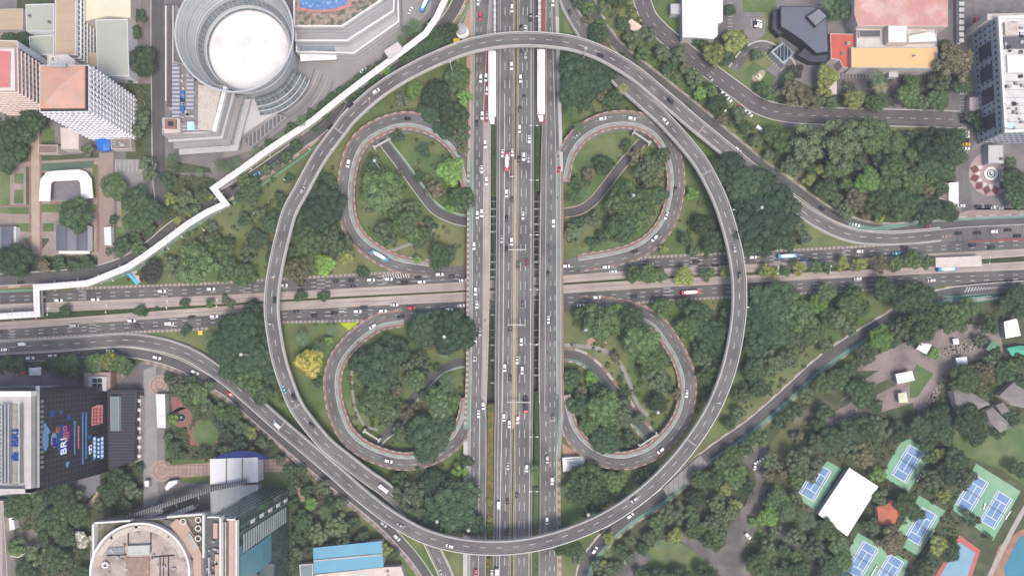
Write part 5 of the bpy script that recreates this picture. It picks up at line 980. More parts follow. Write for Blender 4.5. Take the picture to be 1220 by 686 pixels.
for cx, cy, R, lb in ((190, 459, 6.3, ''), (193, 560.5, 6.6, ''), (194.5, 597, 5.2, '')):
    c = W(cx, cy, 0); mb = MB(); mb.lathe((c.x, c.y), [(0.001, .19), (R*.62, .19)], 40, 0); mb.lathe((c.x, c.y), [(R*.66, .19), (R, .19)], 40, 0); o = struct(mb.build('circular_paving', MATS['pink_tile_paving'])); mb = MB(); mb.lathe((c.x, c.y), [(R*.62, .185), (R*.66, .185)], 40); mb.lathe((c.x, c.y), [(R, .185), (R+.5, .185)], 40); mb.build('paving_ring', TAN, o)
# brick circle with fountain and round lawn
c = W(217, 497, 0); mb = MB(); mb.lathe((c.x, c.y), [(0.001, .16), (6.8, .16)], 40); mb.prism(wpoly([(203, 473), (216, 472), (222, 486), (206, 492)], .16), .1, .16); mb.prism(wpoly([(222, 505), (229, 512), (232, 530), (227, 530)], .16), .1, .15); struct(mb.build('brick_circle', mat('red_brick_paving', (.22, .11, .10), .9, .1, .3, 2, .1)))
r = empty('fountain', 'small round dark fountain in the red brick circle', 'fountain', (c.x, c.y, .16)); mb = MB(); mb.lathe((0, 0), [(2.9, 0), (2.9, .6), (2.5, .6), (2.5, .3)], 32); mb.build('basin', CONCG, r); mb = MB(); mb.lathe((0, 0), [(0.001, .35), (2.5, .35)], 32); mb.build('pool_surface', mat('dark_water', (.02, .035, .035), .1), r); mb = MB(); mb.lathe((0, 0), [(.4, .3), (.3, 1), (.9, 1.2), (0.001, 1.25)], 16); mb.build('spout', CONCG, r)
c = W(245, 516, 0); mb = MB(); mb.lathe((c.x, c.y), [(0.001, .2), (8.6, .2)], 48); struct(mb.build('lawn', LAWN)); mb = MB(); mb.lathe((c.x, c.y), [(8.6, .19), (9.6, .19)], 48, 0, math.radians(110), math.radians(330)); struct(mb.build('path', MATS['red_brick_paving']))
# blue arched white hall
r, Q, h = building('white_hall', 'white three bay hall roof with a navy blue arched canopy behind', 'hall', [(250, 546.5), (307, 544.5), (307.5, 574), (250.5, 577)], 10, WHITE, WROOF, .15)
org = (r.location.x, r.location.y)
for x in (269, 288): ontop([(x, 546), (x+1, 546), (x+1, 575.5), (x, 575.5)], 10.6, 10, CONCG, 'roof_joint')
mb = MB(); n = 20; pts = []
for k in range(n+1):
    t = k/n; x = 254+66*t; y = 546-9*math.sin(math.pi*t)**.8; pts.append((x, y))
P = rel(wpoly(pts, 9), org); base = rel(wpoly([(254+66*k/n, 547.5-.8*k/n) for k in range(n+1)], 9), org)
for k in range(n): mb.face([(*P[k], 7.5), (*base[k], 9.6), (*base[k+1], 9.6), (*P[k+1], 7.5)]); mb.face([(*P[k], 6.8), (*P[k+1], 6.8), (*P[k+1], 7.5), (*P[k], 7.5)])
mb.build('arched_canopy', mat('navy_canopy', (.045, .06, .22), .6), r)
# glass tower at the bottom with roof terraces
GL2 = mat('teal_glass_facade', (0.10, 0.155, 0.16), .07, metal=.65, var=.06, scale=.1, fine=1, fvar=.03, stripes=(3.6, .24, (0.30, 0.37, 0.36), 1), spec=.5)
TL = 84; RH = 17
PLT = mat('roof_planting', (.09, .10, .06), .9, .3, .3, 2, .3, col2=(.2, .17, .15), c2scale=.2)
CORAL = mat('coral_roof_strip', (.44, .31, .26), .8, .06, .2, 1, .05)
def items(L):
    for px, z, m_, nm in L:
        mb = MB(); mb.prism(rel(wpoly(px, z), org), base_-.2, z, 0, 0); mb.build(nm, m_, r)
# the low block with the round roof
r, Q, h = building('round_roofed_block', 'low block with a large round beige roof inside a white ring at the bottom left', 'building', [(110, 623), (242, 613), (243, 780), (104, 780), (107, 690)], RH, PARA, PLT, .4)
org = (r.location.x, r.location.y); base_ = RH
items([([(241, 612), (243.6, 612), (243.6, 664), (241, 664)], RH+4, WHITE, 'white_frame'), ([(199, 614.5), (243, 611), (243, 613), (199, 616.5)], RH+4, WHITE, 'white_frame'), ([(110, 622), (155, 619), (155, 621), (110, 624)], RH+4, WHITE, 'white_frame'), ([(110, 622), (112, 622), (112, 668), (110, 668)], RH+4, WHITE, 'white_frame'),
 ([(210, 618), (222, 622), (232, 640), (240, 660), (240, 780), (234, 780), (230, 665), (218, 645), (202, 625)], RH+1.2, CORAL, 'roof_strip'), ([(194, 618), (206, 620), (218, 634), (228, 655), (229, 690), (224, 690), (222, 662), (212, 640), (196, 626)], RH+1.0, mat('dark_gravel', (.12, .12, .12), .9, .2), 'roof_gutter')])
for x, y in ((218, 621), (236, 619), (236, 629), (236, 641)):
    q = W(x, y, RH+2); mb = MB(); mb.lathe((q.x-org[0], q.y-org[1]), [(1.4, RH+1), (1.4, RH+2.2), (1.95, RH+2.2), (1.95, RH+1)], 24); mb.build('planter_ring', WHITE, r)
items([([(221, 640), (226, 634), (237, 652), (231, 657)], RH+2.2, mat('pale_cream_panel', (.40, .37, .33), .8), 'roof_panel')])
c = W(167, 682, RH+4); c = (c.x-org[0], c.y-org[1]); RR = 60*S*(1-(RH+4)/H)
mb = MB(); mb.lathe(c, [(RR-1.3, RH), (RR-1.3, RH+4.6), (RR, RH+4.6), (RR, RH)], 96); mb.build('round_rim', WHITE, r)
RB = mat('round_stained_roof', (.38, .325, .295), .9, .16, .2, 1.2, .2, col2=(.26, .22, .20), c2scale=.12, c2lo=.5, c2hi=.62)
mb = MB(); mb.lathe(c, [(0.001, RH+2), (RR-1.3, RH+2)], 96); mb.build('round_roof', RB, r); mb = MB(); mb.lathe(c, [(RR-5.5, RH+2.1), (RR-5.5, RH+3), (RR-2.2, RH+3), (RR-2.2, RH+2)], 64, 0, .35, 2.75); mb.build('inner_ring', mat('pale_ring_roof', (.46, .41, .37), .9, .15, .3), r)
for k in range(30):
    t, q_ = random.uniform(0, 6.28), random.uniform(.3, .93)*RR; mb = MB(); mb.box((c[0]+q_*math.cos(t), c[1]+q_*math.sin(t), RH+2.5), (random.uniform(.6, 2.6), random.uniform(.5, 1.8), 1.0), t); mb.build('rooftop_unit', random.choice((GREYM, CONCG, PARA, BRICKP)), r)
items([([(152, 650), (178, 649), (178, 660), (152, 661)], RH+4.2, mat('pale_vent', (.44, .46, .43), .8, stripes=(1, .3, (.37, .39, .37), 0)), 'roof_vent'), ([(152, 632), (152.8, 632), (152.8, 661), (152, 661)], RH+2.8, DARKM, 'roof_pipe'), ([(179, 630), (179.8, 630), (179.8, 657), (179, 657)], RH+2.8, DARKM, 'roof_pipe'), ([(180, 663), (207, 661), (207, 662), (180, 664)], RH+2.8, DARKM, 'roof_pipe'),
 ([(127, 661), (150, 660), (150, 661.2), (127, 662.2)], RH+2.8, DARKM, 'roof_pipe'), ([(150, 664), (178, 663), (178, 700), (150, 700)], RH+2.5, mat('rusty_roof', (.27, .19, .16), .9, .25, .4), 'roof_patch'), ([(128, 652), (148, 651), (148, 660), (128, 660)], RH+2.6, mat('grey_plant', (.23, .23, .25), .8, .25, .5), 'roof_patch'),
 ([(190, 664), (190.7, 664), (190.7, 700), (190, 700)], RH+2.8, DARKM, 'roof_pipe'), ([(200, 662), (200.7, 662), (200.7, 700), (200, 700)], RH+2.8, DARKM, 'roof_pipe'), ([(194, 664), (194.6, 664), (194.6, 700), (194, 700)], RH+2.8, DARKM, 'roof_pipe')])
q = wpoly([(127, 672)], RH+2)[0]; mb = MB()
for k in range(7): a_ = k*.9; mb.box((q[0]-org[0]+1.6*math.cos(a_), q[1]-org[1]+1.6*math.sin(a_), RH+3), (1.1, 1.1, 1.6), a_)
mb.build('rooftop_unit', WHITE, r)
# the tall glass block
r, Q, h = building('glass_tower', 'tall dark teal glass tower with a coral roof strip and white frames at the bottom', 'tower', [(246, 614), (284, 617), (284, 780), (246, 780)], TL, GL2, mat('dark_plant_roof', (.10, .10, .10), .9, .3, .4, 2, .3), .4)
org = (r.location.x, r.location.y); base_ = TL
items([([(272.5, 620), (280, 620), (280, 780), (272.5, 780)], 85.6, CORAL, 'roof_strip'), ([(280.4, 618), (282, 618), (282, 780), (280.4, 780)], 87, WHITE, 'white_frame'), ([(270, 618), (282, 618), (282, 619.6), (270, 619.6)], 87, WHITE, 'white_frame'), ([(261.4, 615), (263.4, 615), (263.4, 780), (261.4, 780)], 87.5, WHITE, 'white_frame'), ([(247, 615), (263, 615), (263, 616.6), (247, 616.6)], 87.5, WHITE, 'white_frame'),
 ([(254, 623), (259, 623), (259, 641), (254, 641)], 85.4, CORAL, 'roof_strip'), ([(256, 660), (261, 660), (261, 780), (256, 780)], 85.4, CORAL, 'roof_strip'), ([(264.5, 622), (266, 622), (266, 780), (264.5, 780)], 86, PARA, 'roof_duct'), ([(268, 622), (269, 622), (269, 780), (268, 780)], 86, PARA, 'roof_duct'), ([(248, 664), (249.4, 664), (249.4, 780), (248, 780)], 86, PARA, 'roof_duct')])
for k in range(14):
    x, y = random.uniform(248, 260), random.uniform(642, 690); q = W(x, y, 85); mb = MB(); mb.box((q.x-org[0], q.y-org[1], 84.9), (random.uniform(.6, 2), random.uniform(.6, 2), 1.2)); mb.build('rooftop_unit', random.choice((GREYM, PARA, CONCG)), r)
# white sawtooth fins over the glass edges (diagonal seen from above) and pale blind bands on the east face
a, b = Vector(Q[0]), Vector(Q[-1]); Qs = ccw(Q); E = []
for i in range(len(Qs)):
    p, q2 = Vector(Qs[i]), Vector(Qs[(i+1) % len(Qs)]); d = q2-p
    if d.length < 4: continue
    d.normalize(); out = Vector((d.y, -d.x))
    if out.y > .8:
        for k in range(int((q2-p).length/3)): 
            s_ = p+d*(1.5+3*k)+out*.5; mb = MB(); mb.box((s_.x, s_.y, 44), (.2, .5, 78), math.atan2(d.y, d.x)); mb.build('glass_fin', mat('fin_metal', (.22, .25, .25), .5), r)
    if out.x > .8:
        L = (q2-p).length
        for y0_, y1_, z0_, z1_, m_ in ((640, 662, 6, 78, mat('white_blind_floors', (.05, .09, .09), .4, stripes=(3.6, .58, (.52, .55, .55), 1))), (624, 636, 4, 82, mat('dark_blind_floors', (.02, .045, .045), .3, grid=(3.0, 3.6, .3, (.20, .25, .25), .3))), (664, 700, 34, 82, mat('pale_teal_glass', (.09, .25, .31), .3, stripes=(3.6, .1, (.2, .36, .4), 1)))):
            ya, yb = W(284, y0_, 84).y-org[1], W(284, y1_, 84).y-org[1]; x0 = p.x+.12; w_ = abs(yb-ya); k = MB(); k.face([(x0, yb, z0_), (x0, ya, z0_), (x0, ya, z1_), (x0, yb, z1_)], 0, [(0, z0_), (w_, z0_), (w_, z1_), (0, z1_)]); k.build('facade_panel', m_, r)
        for k in range(5):
            s_ = p+d*(L-6)+out*.2; q3 = MB(); q3.box((s_.x, s_.y, 8+k*14), (.3, 2.2, 6)); q3.build('white_panel', WHITE, r)
building('annex_roof', 'pale grey flat roof between the white three bay hall and the glass tower', 'building', [(250.5, 579.5), (307.5, 577), (307.5, 600), (251, 611)], 6, PARA, mat('cool_grey_roof', (.36, .39, .41), .6, .06, .1, 1, .04, stripes=(9.6, .03, (.24, .26, .28), 0)), .15)
walkway([(118, 628), (150, 617), (200, 600), (250, 583), (294, 573)], 'dark lattice truss canopy running diagonally above the round white ring', 3.0, 13, 'canopy', 'lattice_canopy', True)
LT = [o for o in scn.objects if o.name.startswith('lattice_canopy')][0]
for ch in LT.children:
    if ch.name.startswith('roof'): ch.data.materials[0] = mat('truss_stripes', (.045, .045, .05), .5, stripes=(1.5, .3, (.30, .30, .31), 0))
for px, lb in (([(154, 618), (158, 621), (194, 610), (191, 605)], 'ribbed white awning left of two beside the dark truss canopy'), ([(196, 615), (199, 618), (232, 605), (229, 602)], 'ribbed white awning right of two beside the dark truss canopy')): building('ribbed_awning', lb, 'awning', px, 9, GREYM, mat('ribbed_awning', (.50, .50, .49), .6, stripes=(1.8, .3, (.2, .2, .2), 0)), 0)
sheet('pavement', [(196, 582), (252, 578), (252, 612), (180, 622), (180, 606)], Z4+.03, PAVE)
# blue roofed hall at the bottom
BLR = mat('sky_blue_metal_roof', (.12, .30, .42), .5, .05, .1, 1, .03, stripes=(1.4, .15, (.12, .33, .46), 0))
r, Q, h = building('blue_roofed_hall', 'sky blue metal roofed hall at the bottom edge left of centre', 'hall', [(374, 653), (454, 645), (456, 674), (375, 682)], 9, PARA, BLR, 0)
org = (r.location.x, r.location.y); ontop([(374, 667), (455, 659.5), (455, 661), (374, 668.5)], 9.9, 9.2, PARA, 'ridge')
building('plant_roof', 'pale roof with a row of grey units below the sky blue roof', 'building', [(375, 684), (458, 675), (478, 674), (486, 700), (376, 710)], 6, PARA, mat('pale_pink_slab', (.5, .42, .4)), .4, clutter=9)
building('small_glazed_box', 'small white framed glass box left of the sky blue roof', 'kiosk', [(357, 672), (373, 671), (373, 690), (358, 690)], 5, WHITE, mat('grey_green_skylight', (.17, .21, .22)), .5)
for cx_, cy_, R_ in ((217, 497, 14), (245, 516, 18), (190, 459, 11), (210, 480, 9)): EXC.append([(cx_+R_*math.cos(t*.6), cy_+R_*math.sin(t*.6)) for t in range(10)])
building('long_low_building', 'brown roofed low building in the bottom left corner', 'building', [(-30, 598), (4, 596), (10, 700), (-30, 700)], 8, CREAMW, mat('brown_striped_roof', (.22, .17, .165), .8, .1, .2, stripes=(6, .3, (.33, .29, .28), 0)), .3)
building('small_white_building', 'small white roof at the corner of the bottom left building', 'hut', [(7, 617), (16, 616), (18, 630), (9, 632)], 4, WALLW, WROOF, .2)
building('green_roofed_pavilion', 'mossy green roofed pavilion among trees at the bottom left', 'pavilion', [(8, 652), (24, 646), (33, 655), (22, 664), (9, 661)], 5, WHITE, mat('moss_roof', (.13, .18, .05), .95, .2, .4), .2)
# ------------------------------------------------------------------ lower right: park, houses, sports courts
for px, z, lb in (([(1197, 384), (1211, 380), (1215, 399), (1199, 402)], 5, 'large white square tent at the right edge'), ([(1093, 415), (1098, 408.5), (1109, 411), (1104, 421)], 4, 'white tent at the fork of the brown park paths'),
                  ([(1139.5, 427), (1151, 425.5), (1153, 438), (1143, 439)], 4, 'white square tent right of the triangular park lawn'), ([(1068, 446), (1086, 442.5), (1089, 452), (1070, 456)], 4.5, 'long white tent left of the triangular park lawn'),
                  ([(1071, 469), (1079, 468), (1081, 478), (1072, 479)], 4, 'small cream tent below the long white tent'), ([(1136, 404.5), (1141, 404), (1142, 409), (1137, 409.5)], 3, 'tiny white tent among the park stones')):
    building('park_tent', lb, 'tent', px, z, GREYM, WROOF if 'cream' not in lb else CREAM, 0, hip=.9)
building('green_canopy', 'turquoise green canopy at the right edge of the park', 'canopy', [(1201, 415), (1214, 412.5), (1230, 413), (1230, 423), (1206, 423)], 4, GREYM, mat('turquoise_roof', (.06, .33, .22), .6), 0, hip=.8)
building('green_canopy', 'dull green canopy half hidden by a tree in the park', 'canopy', [(1176, 416), (1183, 406), (1190, 410), (1187, 420)], 4, GREYM, mat('dull_green_roof', (.12, .22, .15), .7), 0, hip=.6)
HR = mat('grey_brown_shingle', (.20, .185, .175), .85, .1, .2, 2, .1)
for px, z, hp, lb in (([(1137, 466), (1148, 463), (1178, 481), (1150, 493), (1140, 482)], 7, 2.5, 'grey brown hipped house roof below the park path'), ([(1176, 490), (1182, 486), (1205, 507), (1192, 514), (1180, 502)], 6, 2, 'grey brown hipped house roof right of its neighbour above the lawn'),
                      ([(1192, 471), (1208, 456), (1226, 470), (1226, 486), (1206, 482)], 6, 2, 'pale brown house roof at the right edge above the lawn'), ([(1188, 483), (1195, 480), (1202, 490), (1196, 495)], 5, 1, 'tiny pale framed roof between the two house roofs')):
    building('park_house', lb, 'house', px, z, CREAMW, HR, 0, hip=hp)
def court(cx, cy, L=41, Wd=20.5, ax=(79, -132), z=.3, label='', grp=None):
    d = Vector((ax[0], -ax[1], 0)).normalized(); n = Vector((-d.y, d.x, 0)); c = W(cx, cy, 0); l, w = L*S/2, Wd*S/2; r = empty('tennis_court', label, 'tennis court', (c.x, c.y, z))
    Rr = lambda u, v, zz: tuple(d*u+n*v+Vector((0, 0, zz)))
    mb = MB(); mb.face([Rr(-l, -w, .02), Rr(-l, w, .02), Rr(l, w, .02), Rr(l, -w, .02)][::-1]); mb.build('court_surface', mat('blue_court_paint', (.14, .25, .42), .8, .10, .12, 1, .06, col2=(.18, .29, .45), c2scale=.08), r)
    mb = MB(); t = .22
    def bar(u0, v0, u1, v1):
        a, b = Vector((u0, v0)), Vector((u1, v1)); e = (b-a).normalized(); m_ = Vector((-e.y, e.x))*t; mb.face([Rr(*(a-m_), .05), Rr(*(b-m_), .05), Rr(*(b+m_), .05), Rr(*(a+m_), .05)])
    i_ = w*.75
    for v in (-w, w, -i_, i_): bar(-l, v, l, v)
    for u in (-l, l): bar(u, -w, u, w)
    for u in (-l*.54, l*.54): bar(u, -i_, u, i_)
    bar(-l*.54, 0, l*.54, 0); mb.build('court_line', WHITE, r)
    mb = MB(); mb.box((0, 0, .5), (.06, 2*w+1.4, 1.0), math.atan2(d.y, d.x)); mb.build('net', DARKM, r)
    for s_ in (-1, 1): mb = MB(); p = n*(w+.7)*s_; mb.tube((p.x, p.y, 0), (p.x, p.y, 1.15), .06); mb.build('net_post', DARKM, r)
COURTG = mat('green_court_paint2', (.17, .335, .215), .8, .10, .1, 1, .07, col2=(.22, .36, .25), c2scale=.06)
for px in ([(1077, 520), (1112, 537), (1082, 586), (1050, 566)], [(1095, 590), (1126, 608), (1094, 662), (1073, 650), (1066, 638)], [(1163, 552), (1216, 585), (1183, 644), (1134, 606)], [(1022, 634), (1082, 668), (1070, 710), (1000, 710), (1004, 668)], [(986, 549), (1003, 558), (972, 608), (946, 590)]):
    poly_sheet('court_surround', px, .22, COURTG)
for cx, cy, lb in ((1081, 552, 'uppermost blue tennis court in its own green square'), (1097, 626.5, 'blue tennis court right of the red tiled shed'), (1158, 587.5, 'left blue court of the paired courts below the lawn'), (1186.5, 607, 'right blue court of the paired courts below the lawn'), (1027, 666.5, 'left blue court of the pair at the bottom edge'), (1057.5, 682, 'right blue court of the pair at the bottom edge'), (971, 574, 'blue tennis court left of the big white roof')): court(cx, cy, label=lb)
poly_sheet('court_surround', [(1143, 637), (1168, 655), (1150, 710), (1112, 690)], .2, mat('coral_court', (.42, .12, .11), .8)); poly_sheet('court_surround', [(1142, 645), (1162, 658), (1146, 705), (1118, 690)], .26, mat('pale_blue_court', (.19, .33, .42), .8, .06, .2))
poly_sheet('swimming_pool', [(1214, 640), (1240, 630), (1240, 720), (1205, 720), (1196, 676)], .25, mat('pool_water', (.04, .19, .27), .1, .08, .1)); poly_sheet('pavement', [(1190, 650), (1214, 632), (1240, 620), (1240, 720), (1165, 720)], .2, mat('orange_deck', (.28, .17, .12), .9, .2, .3, 2, .2))
P = path([(1172, 700), (1196, 650), (1220, 606), (1240, 580)]); mb = MB(); strip(mb, P, -1.6, 1.6, .3); struct(mb.build('path', mat('pale_path', (.34, .31, .28))))
building('white_roofed_hall', 'big bright white rectangular roof among the tennis courts', 'hall', [(1012, 558), (1045, 579.5), (1009, 637), (976, 612)], 5.5, GREYM, WROOF, 0)
building('red_tiled_shed', 'small orange red tiled roof between the tennis courts', 'shed', [(1046, 604), (1056, 602), (1063, 596), (1073, 603), (1066, 622), (1048, 624)], 5, CREAMW, mat('orange_red_tiles', (.40, .13, .08), .8, .06, .3, 2, .08), 0, hip=1.5)
for k, (cx, cy, a_, L_) in enumerate(((1095, 567, 1.05, 14), (1110, 635, 1.05, 10), (1040, 680, 1.05, 16), (1172, 602, 1.3, 8), (1200, 613, 1.0, 12))):
    q = W(cx, cy, 0); mb = MB(); mb.box((q.x, q.y, .75), (L_*.55, .8, .12), a_); mb.box((q.x, q.y, .5), (L_*.55-.4, .3, .5), a_); tag(origin(mb.build('court_bench', WHITE)), ['white bench strip right of the uppermost tennis court', 'white bench strip right of the court by the red shed', 'long white bench strip between the bottom edge courts', 'short white bench left between the paired courts', 'white bench strip at the right side of the paired courts'][k], 'bench')
# bits by the slip road
mb = MB(); P = [W(x, y, .5) for x, y in ((151, 326), (155, 325), (166, 336), (163, 340))]; r = empty('blue_sign_panel', 'blue edged heap of pale panels beside the boulevard under the walkway', 'panel', (P[0].x, P[0].y, 0)); o0 = P[0].xy
mb.prism([(p.x-o0.x, p.y-o0.y) for p in P], .1, .7); mb.build('blue_strip', mat('sky_blue_paint', (.1, .42, .62), .5), r); mb = MB(); P = [W(x, y, .6) for x, y in ((156, 324), (163, 322), (168, 335), (166, 337))]; mb.prism([(p.x-o0.x, p.y-o0.y) for p in P], .1, .8); mb.build('pale_heap', mat('pale_rubble', (.42, .36, .34), .9, .3, .8, 2, .3), r)
building('yellow_box', 'tiny bright yellow box on the grass near the lower boulevard', 'box', [(237, 394.5), (240.5, 394.5), (240.5, 398), (237, 398)], 1.6, YEL, mat('bright_yellow', (.72, .52, .06)), 0)
# boundary fences, hedges of the loops are small: sign gantries over the carriageways
def gantry(x0, x1, y, z, label):
    a, b = W(x0, y, z), W(x1, y, z); r = empty('sign_gantry', label, 'gantry', (a.x, a.y, zns(y))); L = (b-a).length; dz = zns(y)
    mb = MB(); mb.box((L/2, 0, z-dz), (L, .6, .6)); mb.build('beam', PARA, r)
    for x in (0, L): mb = MB(); mb.tube((x, 0, 0), (x, 0, z-dz), .25); mb.build('post', GREYM, r)
gantry(606, 626.5, 297.5, 13, 'white gantry beam over the central carriageway above the boulevard'); gantry(605, 625.5, 387, 13, 'white gantry beam over the central carriageway below the boulevard'); gantry(604, 631, 479, 11, 'white gantry beam lowest over the central carriageway'); gantry(607.6, 613, 210.5, 11, 'short white gantry beam highest over the central carriageway')
# ------------------------------------------------------------------ trees
def quads_mesh(name, V, F, mats, mi=None):
    me = bpy.data.meshes.new(name); nv, nf = len(V), len(F); me.vertices.add(nv); me.vertices.foreach_set('co', V.astype('f').ravel())
    me.loops.add(nf*4); me.loops.foreach_set('vertex_index', F.astype('i').ravel()); me.polygons.add(nf); me.polygons.foreach_set('loop_start', np.arange(0, nf*4, 4, dtype='i'))
    if mi is not None: me.polygons.foreach_set('material_index', mi.astype('i'))
    for m in mats: me.materials.append(m)
    me.update(calc_edges=True); me.validate(); return me
def leaf_cards(C, N, s, jit=.55):
    """one quad per centre C, facing roughly along N, size s"""
    n = len(C); Nn = N+rng.normal(0, jit, (n, 3)); Nn /= np.linalg.norm(Nn, axis=1)[:, None]
    A = np.cross(Nn, rng.normal(0, 1, (n, 3))); A /= np.linalg.norm(A, axis=1)[:, None]; B = np.cross(Nn, A)
    s = s[:, None]; b = s*rng.uniform(.55, .95, (n, 1))
    V = np.stack([C+A*s, C+B*b, C-A*s, C-B*b], 1).reshape(-1, 3); F = np.arange(n*4).reshape(-1, 4); return V, F
def crown_mesh(kind, i):
    """unit crown: radius 1, base at z 0"""
    if kind == 'broad': nl, R0, R1, flat, nq, s0 = 34, .20, .34, .42, 3400, .042
    elif kind == 'bushy': nl, R0, R1, flat, nq, s0 = 20, .24, .40, .75, 3000, .048
    elif kind == 'loose': nl, R0, R1, flat, nq, s0 = 22, .16, .28, .80, 2300, .05
    elif kind == 'low': nl, R0, R1, flat, nq, s0 = 9, .28, .42, .9, 900, .085
    else: nl, R0, R1, flat, nq, s0 = 12, .30, .45, 1.0, 2200, .055
    cs = []; t = 0
    while len(cs) < nl and t < 4000:
        t += 1; a = rng.uniform(0, 2*math.pi); r = math.sqrt(rng.uniform(0, 1))*(1-R0*.9); R = rng.uniform(R0, R1); wob = 1+.16*math.sin(3*a+i)+.1*math.sin(5*a+2*i)
        x, y = r*math.cos(a)*wob, r*math.sin(a)*wob; z = .35+flat*(1-(r/1.0)**2)*.75+rng.uniform(-.08, .08)
        if all((x-c[0])**2+(y-c[1])**2 > (.55*(R+c[3]))**2*(.5 if kind == 'broad' else .7) for c in cs): cs.append((x, y, z, R))
    C, N, Sz = [], [], []; tot = sum(c[3]**2 for c in cs)
    for x, y, z, R in cs:
        k = int(nq*R*R/tot); d = rng.normal(0, 1, (k, 3)); d[:, 2] = np.abs(d[:, 2])*1.0-.35*(rng.random(k) < .4); d /= np.linalg.norm(d, axis=1)[:, None]
        rr = R*rng.uniform(.80, 1.10, (k, 1)); C.append(np.array([x, y, z])+d*rr*np.array([1, 1, .8])); N.append(d); Sz.append(np.full(k, s0)*rng.uniform(.6, 1.3, k))
    V, F = leaf_cards(np.concatenate(C), np.concatenate(N), np.concatenate(Sz)); vs, fs = [V], [F]; k = len(V)
    for x, y, z, R in cs:   # leafy inner masses so that the crown is not see-through
        n1, n2 = 7, 4; r = R*.80; ring = []
        for a in range(n2+1):
            ph = math.pi*a/n2; ring.append([(x+r*math.sin(ph)*math.cos(2*math.pi*b/n1), y+r*math.sin(ph)*math.sin(2*math.pi*b/n1), z+r*.8*math.cos(ph)) for b in range(n1)])
        VV = np.array(ring).reshape(-1, 3); FF = [[a*n1+b, (a+1)*n1+b, (a+1)*n1+(b+1) % n1, a*n1+(b+1) % n1] for a in range(n2) for b in range(n1)]
        vs.append(VV); fs.append(np.array(FF)+k); k += len(VV)
    F = np.concatenate(fs); return quads_mesh('crown', np.concatenate(vs), F, [HEDGE])
def trunk_mesh():
    mb = MB(); mb.tube((0, 0, 0), (.02, .01, .5), .085, .055, 8)
    for a in range(5):
        t = a*1.26; mb.tube((.02, .01, .42), (.42*math.cos(t), .42*math.sin(t), .85), .04, .015, 6)
    return mb.mesh('trunk', mat('bark', (.10, .08, .06), .95, .15, .5, 3, .2))
def palm_mesh(i):
    V, F = [], []; n = 13+i % 3
    for k in range(n):
        a = 2*math.pi*k/n+rng.uniform(-.15, .15); L = rng.uniform(.8, 1.05); d = np.array([math.cos(a), math.sin(a)]); pn = np.array([-d[1], d[0]]); m = 6; el = rng.uniform(.15, .5)
        P = [(d*L*t, el*math.sin(t*2.4)*.9-.35*t*t) for t in [j/m for j in range(m+1)]]
        for j in range(m):   # a rib and pairs of narrow leaflets
            (p, z), (q, y) = P[j], P[j+1]; w = .14*math.sin(math.pi*min(1, (j+.6)/m))+.02
            for s in (-1, 1):
                for h in (0, .5):
                    c = p+(q-p)*h; e = p+(q-p)*(h+.34); zz = z+(y-z)*h; b = len(V); tip = c+pn*s*w*1.5+(q-p)*.7
                    V += [(*c, zz), (*e, zz), (*(tip+(q-p)*.12), zz-.07), (*tip, zz-.07)]; F.append([b, b+1, b+2, b+3])
    return quads_mesh('frond_crown', np.array(V), np.array(F), [HEDGE])
VAR = {k: [crown_mesh(k, i) for i in range(6 if k != 'round' else 4)] for k in ('broad', 'bushy', 'loose', 'round')}
PALMS = [palm_mesh(i) for i in range(4)]; TRUNK = trunk_mesh()
PT = MB(); PT.tube((0, 0, 0), (.05, .02, 1), .06, .035, 8); PALMT = PT.mesh('trunk', MATS['bark'])
def leafm(n, c, isl=.38, **k): return mat(n, c, .75, .10, .12, 1.4, .06, island=isl, spec=.25, **k)
SP = {  # species: (material, crown variants, height/width of the crown, words)
 'D': (leafm('dark_rain_tree_leaves', (.044, .074, .042), .3), 'broad', .62, 'dark green broad'),
 'M': (leafm('mid_green_leaves', (0.088, 0.132, 0.058)), 'bushy', .85, 'mid green bushy'),
 'G': (leafm('grey_green_leaves', (0.1, 0.13, 0.078)), 'loose', .85, 'grey green loose'),
 'L': (leafm('bright_green_leaves', (0.135, 0.225, 0.06)), 'bushy', .8, 'bright green'),
 'O': (leafm('olive_brown_leaves', (0.125, 0.118, 0.075), .45), 'loose', .8, 'olive brown'),
 'Y': (leafm('yellow_green_leaves', (0.19, 0.215, 0.07), .45), 'bushy', .8, 'yellow green'),
 'F': (leafm('yellow_flowers', (.58, .52, .12), .35, col2=(.22, .26, .06), c2scale=.35, c2lo=.52, c2hi=.62), 'bushy', .7, 'bright yellow flowering'),
 'X': (leafm('white_blossoms', (.55, .53, .50), .4, col2=(.16, .17, .12), c2scale=.5, c2lo=.5, c2hi=.6), 'loose', .7, 'white blossoming'),
 'K': (leafm('purple_black_leaves', (0.0469, 0.0451, 0.0362), .3), 'loose', .7, 'blackish purple'),
 'B': (leafm('deep_green_leaves', (.056, .088, .046), .36), 'bushy', .8, 'deep green'),
 'P': (leafm('palm_leaves', (0.085, 0.13, 0.07), .3), 'palm', 1, 'feathery green'),
 'Q': (leafm('pale_palm_leaves', (0.2009, 0.2176, 0.1135), .3), 'palm', 1, 'pale feathery')}
TREES = []   # (x, y world, species, r px, zone, root)
def slot(o, m):
    if o.data.users == 0: return
    o.material_slots[0].link = 'OBJECT'; o.material_slots[0].material = m
def tree(px, py, sp, rp, zone, base=0.0):
    p = W(px, py, rp*S*.5); TREES.append([p.x, p.y, sp, rp, zone, None, px, py, base])
